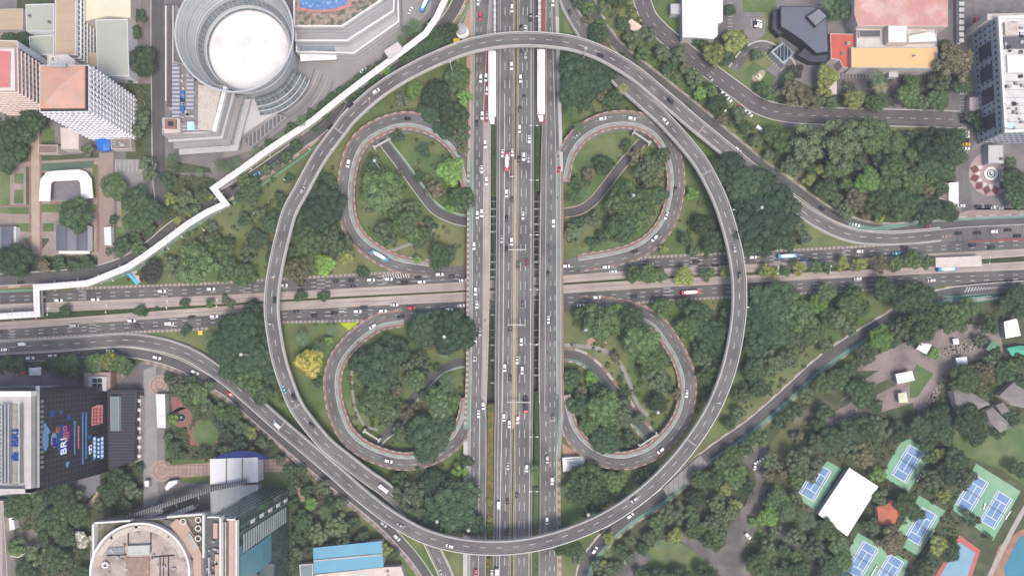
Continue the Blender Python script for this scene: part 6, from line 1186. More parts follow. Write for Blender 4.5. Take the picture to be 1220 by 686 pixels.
def plant(t, card=False):
    px, py, sp, rp, zone, base = t[6], t[7], t[2], t[3], t[4], t[8]; m, kind, hw, words = SP[sp]; r = rp*S
    if kind == 'palm':
        zt = base+max(5, r*1.9); p = W(px, py, zt); e = empty('palm_tree', '', 'palm tree', (p.x, p.y, base)); c = link('frond_crown', random.choice(PALMS), e); c.scale = (r, r, r); c.location = (0, 0, zt-base); c.rotation_euler = (0, 0, random.uniform(0, 6.28)); slot(c, m)
        tk = link('trunk', PALMT, e); tk.scale = (max(3, r), max(3, r), zt-base)
    else:
        tr = base+max(1.2, r*.45) if sp != 'D' else base+max(2.5, r*.35); hh = r*hw; zt = tr+hh*.8; p = W(px, py, zt); e = empty('broadleaf_tree', '', 'tree', (p.x, p.y, base))
        c = link('crown', random.choice(VAR[kind if r > 2.2 else 'round']), e); k = r*random.uniform(.97, 1.06); c.scale = (k, r*random.uniform(.97, 1.06), hh); c.location = (0, 0, tr-base); c.rotation_euler = (0, 0, random.uniform(0, 6.28)); slot(c, m)
        tk = link('trunk', TRUNK, e); tk.scale = (max(2, r), max(2, r), (tr-base+hh*.5)/.85)
    t[0], t[1], t[5] = p.x, p.y, e; return e
def T(zone, txt, base=0.0):
    for w in txt.split():
        a = w.split(','); tree(float(a[0]), float(a[1]), a[2], float(a[3]), zone, base)
RP = [(p.x, p.y) for R in ROADS for p in R[::2]]; RA = np.array(RP)
def fill(zone, poly, mix, spacing, seed=0, tries=3000, rmax=99, road=8.5):
    rg = random.Random(seed); xs = [p[0] for p in poly]; ys = [p[1] for p in poly]
    for _ in range(tries):
        x, y = rg.uniform(min(xs), max(xs)), rg.uniform(min(ys), max(ys))
        if not inpoly(x, y, poly): continue
        sp, r0, r1 = rg.choices([m[:3] for m in mix], [m[3] for m in mix])[0]; r = min(rmax, rg.uniform(r0, r1)); q = W(x, y, r*.5)
        if any(inpoly(x, y, E) for E in EXC): continue
        if any(math.hypot(q.x-t[0], q.y-t[1]) < (r+t[3])*S*spacing for t in TREES): continue
        if np.min(np.hypot(RA[:, 0]-q.x, RA[:, 1]-q.y)) < r*S*.5+road*S: continue
        tree(x, y, sp, r, zone)
T('inside the upper left loop', '452,226,M,25 468,250,M,13 444,200,B,13 538,204,L,16 518,226,O,11 550,236,B,14 541,244,L,10 505,179,B,8 474,163,B,9 482,268,M,18 460,276,G,14 498,281,M,13 512,268,B,9 497,309,L,6 525,305,B,16 486,250,G,12 474,210,O,8 465,284,B,9 500,212,B,8')
T('inside the upper right loop', '775,204,G,19 759,188,O,12 790,186,G,11 744,237,M,20 766,240,M,18 786,232,B,11 720,196,B,12 703,206,O,9 745,172,B,7 684,238,P,9 697,232,P,9 683,278,G,13 708,262,G,10 742,270,B,17 760,262,M,14 705,290,B,7 683,218,B,8 728,250,O,8 690,266,B,9 716,283,B,8')
T('inside the lower left loop', '450,438,D,29 468,418,D,18 505,394,D,22 541,396,D,26 523,388,D,18 449,480,M,22 462,497,G,11 494,452,M,13 486,438,G,8 500,428,G,11 472,464,O,10 488,491,O,11 526,480,M,19 511,520,D,27 528,505,D,15 476,516,G,13 535,456,P,13 530,420,P,9 481,415,O,9 512,410,O,7 470,480,B,10 486,520,B,9 505,446,B,7 520,438,B,5 504,470,B,7 495,505,B,9')
T('inside the lower right loop', '697,376,M,13 716,384,M,22 738,374,L,11 752,382,B,18 764,408,M,21 780,430,M,17 780,450,G,17 794,456,B,10 771,402,O,9 720,486,M,20 701,505,M,12 738,494,G,17 690,482,B,13 682,450,B,11 703,452,L,9 722,524,D,19 750,522,B,10 783,480,B,12 760,500,G,9 712,466,B,11 694,466,O,8 734,424,O,7 744,470,B,7 806,470,O,7')
T('between the upper left loop and the ring', '380,244,D,26 368,264,D,20 390,220,D,14 366,287,M,17 397,285,G,18 408,292,B,12 387,314,L,13 411,305,Y,11 432,323,B,8 353,322,O,16 376,205,B,9 545,92,M,15 520,112,D,20 494,106,L,11 553,116,L,10 540,138,B,17 512,132,D,14 549,160,G,12 530,152,D,13 478,118,G,9 551,178,O,8 350,300,B,10')
T('between the upper right loop and the ring', '690,84,D,24 686,106,D,20 708,92,D,22 732,118,B,12 681,133,P,9 690,152,P,8 742,106,Q,8 716,112,O,8 825,231,L,8 838,268,B,13 850,288,B,13 816,285,B,9 790,296,Y,6 826,300,G,7 698,126,B,10')
T('between the lower left loop and the ring', '370,432,F,16.5 361,403,P,10 381,413,P,9 395,392,P,8 376,392,P,6 391,405,L,6 378,456,B,6 540,602,D,31 517,580,D,20 562,625,D,15 505,622,D,13 488,590,G,18 476,572,B,10 517,570,L,9 546,562,L,10 533,570,B,8 556,548,B,8 494,610,G,12 522,630,B,9 500,560,B,8')
T('between the lower right loop and the ring', '832,374,B,16 822,390,M,14 850,400,D,22 840,416,D,16 865,376,G,9 844,448,M,12 858,424,B,11 815,362,B,9 790,366,M,12 840,430,G,10 700,572,B,20 732,573,M,14 690,590,B,14 682,575,L,10 715,590,B,12 776,560,B,8 765,570,B,10 740,590,G,9 672,583,P,7 712,605,B,8 845,470,B,9 676,650,M,14 690,662,G,10')
T('left of the ring below the walkway', '180,325,K,14 232,313,M,24 262,299,M,16 250,287,G,12 290,327,M,14 205,317,G,12 272,318,B,12 303,217,B,9 284,235,B,7 330,300,D,15 322,265,B,13 305,285,B,12 310,256,G,10 295,300,G,11 252,272,G,8 335,237,B,9 345,213,B,7 292,262,B,9 266,330,M,8')
T('between walkway and ring at the top', '519,44,D,15 534,38,B,12 505,52,D,14 487,68,B,12 470,85,B,9 461,83,L,8 446,97,B,9 497,33,P,8 487,38,P,7 478,47,P,6 515,55,B,9 430,110,B,8 419,112,B,9')
T('along the upper left slip road', '462,72,B,7 452,78,B,6 440,86,B,7 428,94,B,7 418,102,B,7 407,109,B,7 396,118,B,8 384,127,B,8 372,136,B,8 360,145,P,8 348,154,B,8 366,150,G,7 335,163,P,7 322,172,B,7 306,182,P,7 493,28,P,7 484,36,P,7 291,215,M,9 298,230,M,12 352,173,B,8 342,186,B,9 356,157,M,6 387,136,B,8 404,120,B,7 392,128,B,7 330,197,G,7 318,203,G,8 375,150,B,6')
T('left of the ring between boulevard and flyover', '283,396,D,28 302,384,D,22 265,414,D,21 295,425,D,24 318,402,D,18 318,440,D,18 298,452,M,16 312,468,B,13 250,402,P,8 222,394,B,7 276,440,D,15 335,465,B,8')
T('right of the ring above the boulevard', '868,203,D,23 892,222,D,28 917,235,D,28 900,262,D,30 930,270,D,22 873,235,D,18 921,250,L,11 890,285,D,20 938,250,D,16 950,270,G,12 958,284,G,9 872,262,D,16 914,290,B,14 940,292,B,9')
T('right of the ring below the boulevard', '925,362,D,28 905,385,D,27 930,392,D,24 905,412,D,18 896,366,D,15 955,375,M,19 975,362,L,11 968,395,M,16 950,405,G,14 990,378,B,12 1015,362,M,17 1000,380,G,13 1028,366,B,10 1055,345,B,15 1080,356,B,18 1097,352,B,17 1012,392,G,9 985,348,M,12 920,432,G,15 900,440,B,13 940,428,G,11 885,470,G,11 905,462,B,12 880,492,G,9 868,505,B,9 1018,345,B,9 984,412,G,9')
# trees on the medians
T('on the boulevard median right of the crossing', '757,326,M,11 772,326,M,12 785,327,M,10 816,329,Y,12 843,326,M,9 866,325,Y,8 912,322,Y,8 922,323,Y,7 935,324,M,7 951,319,Y,9 972,317,M,9 986,318,M,8 1003,315,Y,9 1015,318,O,7 1024,314,Y,9 1048,314,O,11 1062,315,O,9 1068,313,M,9 1088,309,M,11 1103,311,M,10')
T('on the boulevard median left of the crossing', '79,370,B,8 165,370,B,7 172,374,B,4 220,361,B,6.5 251,361,M,6 268,356,G,5 275,362,G,5 303,359,B,5 359,353,B,8 385,352,B,7.5 186,368,B,3')
T('between the central carriageways', '583,598,Y,5 583,628,M,5 638,560,P,8 640,505,L,4 584,618,Y,4')
fill('on the slope between ring and side street', [(668, -20), (745, -20), (752, 30), (800, 55), (850, 95), (905, 160), (905, 195), (860, 150), (800, 100), (740, 62), (706, 36)], [('M', 9, 14, 4), ('G', 8, 13, 3), ('O', 7, 11, 2), ('B', 8, 14, 3), ('L', 8, 12, 1)], .80, 3, road=6)
T('on the slope between ring and side street', '722,50,O,8 742,72,B,8 757,82,M,9 776,100,B,8 800,118,G,8 818,132,B,7 716,30,M,9 700,8,M,9')
fill('on the slope between ring and side street', [(862, 128), (905, 160), (950, 215), (930, 205), (890, 170)], [('O', 7, 10, 3), ('G', 7, 10, 2), ('M', 8, 11, 2)], .8, 4, road=5)
T('in the park right of the ring', '1006,168,G,26 965,172,G,22 1040,160,M,20 1068,196,M,16 1115,172,B,20 1135,168,B,16 1108,195,B,15 1140,185,B,13 1000,195,M,16 1035,215,L,15 963,214,Y,8 981,203,Y,9 1060,220,M,14 985,225,M,13 1090,215,M,15 1022,236,O,15 1048,242,M,16 1078,245,B,18 1105,250,B,17 1130,252,B,12 1010,248,G,12 1092,182,M,12 1125,200,B,12 945,195,G,13 935,170,M,13 920,160,M,11 1120,225,B,10')
fill('in the park right of the ring', [(930, 160), (1065, 158), (1130, 165), (1150, 195), (1132, 215), (1118, 245), (1128, 258), (1060, 266), (1005, 250), (950, 212)], [('M', 9, 15, 4), ('G', 8, 13, 3), ('O', 7, 11, 2), ('Y', 6, 9, 1), ('B', 8, 13, 3)], .70, 5, road=7)
T('along the upper right side street', '852,64,Y,13 876,48,Y,14 866,68,B,10 882,52,B,10 835,48,B,9 903,66,G,7 906,104,B,9 918,112,M,10 938,94,M,9 950,85,K,9 944,112,O,16 965,118,O,12 985,90,Y,13 982,108,Y,9 975,120,M,9 990,122,M,9 1018,118,Y,12 1044,122,M,12 1045,92,P,11 1048,104,Q,10 1084,112,M,14 1087,99,M,10 1102,122,G,10 1118,118,M,13 1138,74,O,25 1122,95,G,14 1148,100,B,12 1118,62,B,8 1128,55,B,8 1000,10,B,14 985,5,P,9 845,60,B,8 870,12,B,7 1160,140,B,10 1166,150,B,9 1210,215,B,14 1215,235,B,14 1205,195,G,8')
T('in the upper left blocks', '168,71,B,17 152,92,B,8 44,70,B,10 165,20,B,9 162,38,B,8 30,45,B,12 12,45,B,10 172,140,G,10 165,155,G,9')
T('in the gardens at the left', '38,142,B,16 15,160,B,18 8,190,B,15 20,178,B,12 30,158,B,12 135,222,M,15 163,238,B,17 178,252,B,16 164,262,B,13 88,255,B,19 174,196,G,11 178,208,G,9 200,215,B,10 206,190,P,10 206,200,P,8 220,240,G,14 240,232,G,11 204,237,Y,8 246,234,Y,7 224,252,Y,6 218,258,O,6 212,262,Y,6 232,250,G,8 262,196,P,8 272,198,P,9 282,194,P,8 238,205,P,6 15,310,B,20 -8,290,B,14 52,316,O,9 70,315,B,9 88,316,B,9 104,314,B,9 30,322,B,8 146,290,B,10 165,295,M,9 160,280,B,8 176,272,B,9 130,300,G,5 104,178,G,8 138,226,B,8 45,88,B,4 152,265,M,8 136,262,B,6 145,300,G,7')
T('along the lower left slip road', '10,432,M,10 22,436,G,9 -5,434,M,9 68,436,B,11 82,434,M,12 98,436,B,11 112,432,M,12 128,430,Y,12 142,434,M,12 152,438,B,10 118,442,B,9 90,444,G,8 60,430,G,8')
T('in the gardens at the lower left', '208,458,G,11 222,466,G,13 236,470,M,12 247,482,G,9 262,488,M,10 276,494,M,11 288,508,G,10 300,516,Y,9 312,526,G,8 228,455,B,9 262,505,B,9 272,515,B,9 285,528,B,9 206,500,L,7 206,532,B,9 215,541,B,8 243,537,B,7 268,536,G,9 300,540,G,8 200,520,G,6 248,460,G,8 233,480,B,7 200,450,B,6')
T('in the garden below the dark tower', '98,642,X,10 20,600,B,18 45,595,B,15 70,590,B,18 90,612,B,15 62,620,B,18 78,640,B,12 40,660,G,13 65,665,B,15 20,650,M,11 140,570,B,13 130,588,B,14 158,585,G,10 100,680,B,10 150,600,B,9 118,600,G,8 30,680,B,12 140,548,B,8 165,560,B,7 90,590,G,9 52,640,B,9')
T('between glass tower and lower left slip road', '371,601,L,9 388,610,P,10 400,625,G,14 380,635,G,14 360,620,B,12 410,645,G,12 395,600,B,9 420,622,B,9 372,655,B,8 350,575,B,9 345,560,B,8 360,560,B,8 385,580,G,9 405,600,G,9 430,640,B,9 350,600,B,8 460,655,Y,8 470,660,B,7 352,640,B,10 366,585,B,8 425,660,B,8 440,655,G,8 355,660,G,8 335,548,G,7')
fill('between slip road and park lane at the bottom', [(770, 620), (800, 600), (850, 555), (892, 520), (900, 560), (870, 620), (845, 650), (800, 640)], [('G', 11, 16, 4), ('M', 10, 14, 3), ('Y', 8, 11, 1), ('B', 10, 13, 2)], .80, 11, road=7)
fill('around the bottom lawn', [(690, 700), (730, 650), (770, 630), (790, 645), (760, 670), (765, 700)], [('B', 8, 12, 3), ('G', 7, 11, 3), ('P', 7, 9, 2)], .80, 12, road=6)
T('around the bottom lawn', '790,690,B,14 812,688,B,12 840,684,B,12 726,640,Y,8 716,672,Y,7 775,640,G,9')
T('in the park at the lower right', '916,615,L,12.5 905,672,M,14 868,612,G,11 918,598,G,9 856,640,M,11 898,622,L,6 921,683,M,10 890,700,B,10 928,594,M,14 952,548,G,17 975,528,G,13 990,525,B,15 1012,515,B,15 1030,512,B,15 1010,535,G,14 1048,510,G,14 1072,515,B,13 1098,508,B,14 1028,544,O,14 1125,518,B,13 1118,500,B,15 1120,540,Y,7 1140,548,B,14 1155,500,B,18 1165,520,B,12 1112,572,G,14 1130,565,B,14 1150,570,G,14 1125,590,Y,9 1080,600,M,13 1092,612,B,10 1063,643,O,19 1040,628,G,12 1048,592,G,10 960,620,P,14 975,625,B,10 985,632,M,13 1000,650,M,12 1005,668,M,13 990,675,B,14 970,655,G,14 950,640,G,12 955,680,B,13 935,655,B,9 915,650,G,10 925,632,G,9 1046,564,L,10 1120,650,Y,12 1132,658,B,12 1110,668,B,10 1100,690,G,13 1160,620,B,8 1150,610,G,6 1178,640,G,5 1212,560,B,11 1205,500,B,10 1190,515,B,8 930,612,G,9 940,610,P,12 1014,690,Y,8 1205,438,M,10 1216,430,B,9 1150,452,M,17 1172,446,O,17 1195,445,B,13 1140,460,B,10 1160,478,B,9 1180,430,G,9 1188,420,B,8 1112,421,L,8 1170,405,G,8 1125,495,B,11 1112,515,B,10 1215,455,B,9 1212,350,B,12 1216,370,B,10')
T('along the lower right slip road', '1050,402,L,14 1075,392,G,13 1101,386,M,20 1135,378,M,17 1155,366,M,12 1128,370,Y,9 1180,388,B,11 1030,425,G,12 1012,440,B,11 1000,452,M,13 980,458,M,12 1036,410,B,9 1062,408,B,8 1028,468,B,17 1042,480,B,11 983,492,B,11 995,455,Y,6 960,470,G,10 945,490,B,11 930,500,B,9 1200,362,B,10 1110,372,M,13 1145,390,G,7 1085,405,B,7')
fill('in the park at the lower right', [(905, 520), (975, 505), (1060, 500), (1130, 520), (1140, 545), (1125, 560), (1050, 510), (985, 545), (950, 590), (975, 610), (1005, 645), (1000, 690), (900, 690), (940, 650), (920, 620), (905, 570)], [('G', 8, 12, 3), ('B', 8, 12, 3), ('M', 8, 12, 2), ('O', 6, 9, 1)], .80, 21, road=6)
EXC += [[(112, 560), (120, 560), (122, 590), (108, 606), (84, 606), (84, 598), (104, 598)], [(852, 102), (902, 138), (894, 148), (846, 112)], [(898, 148), (912, 150), (910, 160), (898, 158)], [(1140, 88), (1156, 88), (1156, 184), (1140, 184)]]
# the 300 broadleaf trees that show largest are things; the many smaller ones one mass
def seen(t): return -8 < t[6] < 1228 and -8 < t[7] < 694
bl = sorted([t for t in TREES if t[2] not in 'PQ' and seen(t)], key=lambda t: -t[3]); big, small = bl[:300], bl[300:]
for t in TREES:
    if t[2] in 'PQ' and seen(t): plant(t)
for t in big: plant(t)
LOW = [crown_mesh('low', i) for i in range(5)]; LV = []
for me in LOW:
    v = np.empty(len(me.vertices)*3, 'f'); me.vertices.foreach_get('co', v); f = np.empty(len(me.loops), 'i'); me.loops.foreach_get('vertex_index', f); LV.append((v.reshape(-1, 3), f.reshape(-1, 4)))
vs, fs, ms, k = [], [], [], 0; SPK = list(SP)
for n_, t in enumerate(small):
    r = t[3]*S; hw = SP[t[2]][2]; tr = max(1.0, r*.4); p = W(t[6], t[7], tr+r*hw*.8); v, f = LV[n_ % 5]; a = random.uniform(0, 6.28); ca, sa = math.cos(a), math.sin(a)
    x = (v[:, 0]*ca-v[:, 1]*sa)*r+p.x; y = (v[:, 0]*sa+v[:, 1]*ca)*r+p.y; vs.append(np.stack([x, y, v[:, 2]*r*hw+tr+t[8]], 1)); fs.append(f+k); ms.append(np.full(len(f), SPK.index(t[2]))); k += len(v)
tag(link('small_tree_cover', quads_mesh('small_tree_cover', np.concatenate(vs), np.concatenate(fs), [SP[q][0] for q in SPK], np.concatenate(ms))), kind='stuff')
TREES = [t for t in TREES if t[5] is not None]
# low shrubs nobody could count, under and between the trees
def shrubbery(polys, name, m, n, seed, s=(.28, .7), clump=True):
    rg = np.random.default_rng(seed); C, N, Z = [], [], []
    for poly, dens in polys:
        xs = [p[0] for p in poly]; ys = [p[1] for p in poly]; A = (max(xs)-min(xs))*(max(ys)-min(ys)); k = int(A*dens*n)
        for _ in range(k):
            x, y = rg.uniform(min(xs), max(xs)), rg.uniform(min(ys), max(ys))
            if not inpoly(x, y, poly) or any(inpoly(x, y, E) for E in EXC): continue
            q = W(x, y, 0)
            if np.min(np.hypot(RA[:, 0]-q.x, RA[:, 1]-q.y)) < 5.5: continue
            R = rg.uniform(.6, 2.1); m_ = int(9+R*16); d = rg.normal(0, 1, (m_, 3)); d[:, 2] = np.abs(d[:, 2]); d /= np.linalg.norm(d, axis=1)[:, None]; C.append(np.array([q.x, q.y, .1])+d*R*np.array([1, 1, .75])); N.append(d); Z.append(rg.uniform(*s, m_))
    V, F = leaf_cards(np.concatenate(C), np.concatenate(N), np.concatenate(Z), .5); me = quads_mesh(name, V, F, [m]); tag(link(name, me), None, None, kind='stuff'); return me
SH1 = leafm('low_shrub_leaves', (0.062, 0.09, 0.045), .4); SH2 = leafm('dry_shrub_leaves', (0.115, 0.11, 0.07), .45)
Zs = [([(420, 180), (470, 150), (550, 180), (556, 300), (470, 300), (420, 270)], .010), ([(680, 200), (780, 160), (800, 240), (740, 300), (676, 300)], .010), ([(410, 410), (556, 378), (556, 500), (470, 545), (410, 510)], .016), ([(680, 380), (790, 390), (815, 470), (760, 545), (690, 520)], .012),
      ([(330, 250), (400, 160), (410, 300), (440, 325), (330, 330)], .014), ([(470, 90), (556, 60), (556, 180), (520, 140), (440, 130)], .018), ([(670, 60), (730, 80), (760, 130), (700, 140), (672, 180)], .016), ([(810, 180), (860, 260), (870, 350), (800, 305)], .007), ([(780, 360), (875, 360), (862, 440), (810, 540), (825, 440)], .016),
      ([(440, 560), (556, 540), (556, 640), (500, 640)], .014), ([(670, 560), (780, 555), (700, 615), (672, 640)], .012), ([(240, 260), (340, 190), (316, 330), (150, 335)], .012), ([(245, 400), (318, 380), (345, 480), (300, 470)], .02), ([(860, 190), (950, 240), (960, 290), (885, 300)], .02), ([(890, 355), (1050, 350), (1010, 400), (880, 500)], .013), ([(670, -40), (745, -40), (800, 55), (905, 160), (950, 215), (860, 150), (706, 36)], .03), ([(930, 155), (1130, 160), (1150, 190), (1125, 262), (1010, 250)], .03),
      ([(-40, 580), (170, 545), (175, 600), (108, 625), (108, 700), (-40, 700)], .04), ([(196, 445), (330, 520), (340, 548), (200, 550)], .04), ([(345, 545), (400, 590), (490, 690), (345, 690)], .04), ([(745, 690), (850, 560), (960, 480), (1100, 500), (1160, 560), (1130, 690)], .026), ([(960, 455), (1070, 395), (1190, 370), (1220, 400), (1060, 410), (985, 470)], .03), ([(1140, 440), (1220, 430), (1220, 510), (1100, 510)], .028),
      ([(405, 118), (505, 30), (545, 30), (450, 105)], .04), ([(300, 190), (400, 112), (404, 120), (300, 200)], .05), ([(150, 110), (180, 100), (180, 170), (160, 180)], .05), ([(-20, 130), (45, 130), (35, 200), (-20, 200)], .05), ([(20, 305), (115, 305), (112, 322), (20, 326)], .05), ([(195, 205), (255, 212), (200, 275), (160, 290)], .045), ([(560+2, 146), (590, 146), (590, 146)], .0), ([(-40, 425), (165, 425), (150, 446), (-40, 445)], .05), ([(990, 95), (1130, 95), (1130, 128), (930, 128)], .025)]
shrubbery(Zs, 'undergrowth', SH1, .55, 5); shrubbery([(p, d*.2) for p, d in Zs], 'undergrowth', SH2, 1.0, 9)
# thin grass and stones along the park paths
def stones(poly, n, seed):
    rg = random.Random(seed); mb = MB(); xs = [p[0] for p in poly]; ys = [p[1] for p in poly]; k = 0
    while k < n:
        x, y = rg.uniform(min(xs), max(xs)), rg.uniform(min(ys), max(ys))
        if inpoly(x, y, poly): q = W(x, y, 0); s = rg.uniform(.5, 1.5); mb.box((q.x, q.y, .25), (s, s*rg.uniform(.5, .9), .6), rg.uniform(0, 3)); k += 1
    tag(mb.build('rock_edging', mat('pale_rocks', (.33, .29, .25), .9, .25, .6, 2, .2)), kind='stuff')
stones([(1115, 418), (1150, 405), (1172, 400), (1176, 412), (1150, 420), (1120, 428)], 260, 1); stones([(1094, 490), (1122, 448), (1130, 450), (1098, 500)], 150, 2); stones([(978, 512), (1078, 462), (1080, 458), (1040, 478), (990, 500)], 90, 3); stones([(60, 440), (150, 446), (150, 449), (60, 444)], 30, 4)
# ------------------------------------------------------------------ vehicles
def carpaint(n, c): return mat(n, c, .35, .03, .5, 1, .01, spec=.6)
PAINT = {'W': ('white', carpaint('white_car_paint', (.78, .78, .78))), 'K': ('black', carpaint('black_car_paint', (.022, .022, .026))), 'S': ('silver', carpaint('silver_car_paint', (.34, .35, .36))), 'D': ('dark grey', carpaint('dark_grey_car_paint', (.07, .07, .08))),
         'R': ('red', carpaint('red_car_paint', (.50, .05, .07))), 'C': ('pale cyan', carpaint('cyan_car_paint', (.18, .45, .55))), 'M': ('dark red', carpaint('dark_red_car_paint', (.18, .03, .04))), 'B': ('dark blue', carpaint('blue_car_paint', (.04, .07, .16))), 'Y': ('yellow', carpaint('yellow_car_paint', (.70, .42, .03)))}
TYRE = mat('tyre_rubber', (.02, .02, .02), .9)
LAMPW = mat('headlight_glass', (.6, .6, .58), .2); LAMPR = mat('tail_light', (.35, .02, .02), .3)
def section_body(prof, w, base):
    """loft of cross-sections along x: (x, half width, z roof)"""
    mb = MB(); R = []
    for x, hw, z in prof: R.append([(x, -hw, base), (x, -hw, z-.12), (x, -hw+.1, z), (x, hw-.1, z), (x, hw, z-.12), (x, hw, base)])
    for a, b in zip(R, R[1:]):
        for i in range(5): mb.face([a[i], b[i], b[i+1], a[i+1]])
        mb.face([a[5], b[5], b[0], a[0]])
    mb.face(R[0][::-1]); mb.face(R[-1]); return mb
def wheels(r, L, w, R=.33, n=2):
    for x in ((-L*.31, L*.31) if n == 2 else (-L*.3, L*.32)):
        for s in (-1, 1):
            m = MB(); m.tube((x, s*(w/2-.24), R), (x, s*(w/2+.01), R), R, R, 12); m.tube((x, s*(w/2+.005), R), (x, s*(w/2+.02), R), R*.55, R*.5, 8, 1); m.build('wheel', [TYRE, GREYM], r)
def BD(r): return [c for c in r.children if c.name.split('.')[0] == 'body'][0]
def make_car(kind):
    r = empty('car', '', 'car'); 
    if kind == 'suv':
        L, w = 4.75, 1.92; section_body([(-2.35, .80, .85), (-2.25, .93, 1.05), (-1.0, .96, 1.06), (1.2, .96, 1.06), (2.1, .92, .96), (2.36, .74, .72)], w, .30).build('body', None, r)
        section_body([(-2.15, .74, 1.62), (-1.2, .80, 1.74), (.15, .78, 1.72), (.35, .74, 1.66)], w, 1.64).build('roof_panel', None, r)
        g = MB(); g.face([(1.25, -.82, 1.08), (1.25, .82, 1.08), (.35, .72, 1.66), (.35, -.72, 1.66)]); g.build('windscreen', GLASSD, r); g = MB(); g.face([(-2.3, .8, 1.08), (-2.3, -.8, 1.08), (-2.15, -.7, 1.62), (-2.15, .7, 1.62)]); g.build('rear_window', GLASSD, r)
        for s in (-1, 1): g = MB(); g.face([(-2.3, s*.9, 1.06), (1.25, s*.9, 1.06), (.35, s*.76, 1.66), (-2.15, s*.76, 1.66)][::s]); g.build('side_window', GLASSD, r)
    elif kind == 'sedan':
        L, w = 4.7, 1.82; section_body([(-2.33, .70, .88), (-2.2, .86, .98), (-1.2, .90, 1.0), (1.0, .90, .98), (2.0, .86, .84), (2.33, .66, .62)], w, .28).build('body', None, r)
        section_body([(-1.05, .64, 1.38), (-.7, .72, 1.45), (.1, .70, 1.44), (.25, .66, 1.40)], w, 1.39).build('roof_panel', None, r)
        g = MB(); g.face([(1.1, -.78, 1.0), (1.1, .78, 1.0), (.25, .64, 1.40), (.25, -.64, 1.40)]); g.build('windscreen', GLASSD, r); g = MB(); g.face([(-1.75, .76, 1.01), (-1.75, -.76, 1.01), (-1.05, -.62, 1.38), (-1.05, .62, 1.38)]); g.build('rear_window', GLASSD, r)
        for s in (-1, 1): g = MB(); g.face([(-1.75, s*.84, 1.0), (1.1, s*.84, 1.0), (.25, s*.67, 1.40), (-1.05, s*.67, 1.40)][::s]); g.build('side_window', GLASSD, r)
    else:  # van
        L, w = 5.2, 2.0; section_body([(-2.6, .95, 1.95), (-2.4, .99, 2.02), (1.2, .99, 2.0), (1.5, .96, 1.9), (2.2, .94, 1.15), (2.6, .8, .85)], w, .32).build('body', None, r)
        g = MB(); g.face([(2.12, -.84, 1.28), (2.12, .84, 1.28), (1.52, .82, 1.92), (1.52, -.82, 1.92)]); g.build('windscreen', GLASSD, r)
        for s in (-1, 1): g = MB(); g.box((-.2, s*.995, 1.5), (3.0, .03, .5)); g.build('side_window', GLASSD, r)
    for s in (-1, 1):
        g = MB(); g.box((L/2-.1, s*.62, .68), (.2, .3, .14)); g.build('headlight', LAMPW, BD(r)); g = MB(); g.box((-L/2+.05, s*.68, .78), (.1, .24, .16)); g.build('tail_light', LAMPR, BD(r))
    wheels(r, L, w); return r
def make_bus(L, c1, c2, cat, words):
    r = empty('bus' if cat == 'bus' else 'truck', '', cat); w = 2.5
    if cat == 'bus':
        section_body([(-L/2, 1.1, 2.95), (-L/2+.3, 1.24, 3.1), (L/2-.4, 1.24, 3.1), (L/2, 1.12, 2.9)], w, .35).build('body', c1, r)
        g = MB(); g.box((0, 0, 3.13), (L*.5, 2.2, .08)); g.build('roof_band', c2, r)
        for x in (-L*.3, L*.28): g = MB(); g.box((x, 0, 3.25), (1.6, 1.5, .28)); g.build('roof_unit', c2, r)
        for s in (-1, 1): g = MB(); g.box((0, s*1.245, 2.0), (L*.92, .03, .8)); g.build('side_window', GLASSD, r)
        g = MB(); g.box((L/2-.08, 0, 2.0), (.2, 2.1, 1.1)); g.build('windscreen', GLASSD, r)
    else:
        section_body([(L/2-2.1, 1.15, 2.4), (L/2-.6, 1.15, 2.4), (L/2, 1.05, 1.6)], w, .5).build('cab', c1, r); g = MB(); g.box((L/2-.28, 0, 1.95), (.3, 2.0, .6)); g.build('windscreen', GLASSD, r)
        g = MB(); l2 = L-2.4; x0 = -L/2+l2/2
        g.box((x0, 0, .8), (l2, 2.4, .3)); g.box((x0, 1.15, 1.8), (l2, .1, 1.8)); g.box((x0, -1.15, 1.8), (l2, .1, 1.8)); g.box((-L/2+.05, 0, 1.8), (.1, 2.3, 1.8)); g.box((x0, 0, 2.2), (l2-.3, 2.15, .3)); g.build('cargo_bed', c2, r)
    wheels(r, L, w, .48); return r
def make_bike():
    r = empty('motorbike', '', 'motorbike'); m = MB(); m.tube((-.6, 0, .65), (.5, 0, .8), .15, .12, 8); m.tube((.5, 0, .8), (.7, 0, .32), .05, .05); m.box((-.25, 0, .82), (.7, .26, .1)); m.tube((.48, -.33, 1.02), (.48, .33, 1.02), .03); m.build('frame', DARKM, r)
    for x in (-.66, .7): m = MB(); m.tube((x, -.06, .31), (x, .06, .31), .31, .31, 14); m.build('wheel', TYRE, r)
    return r
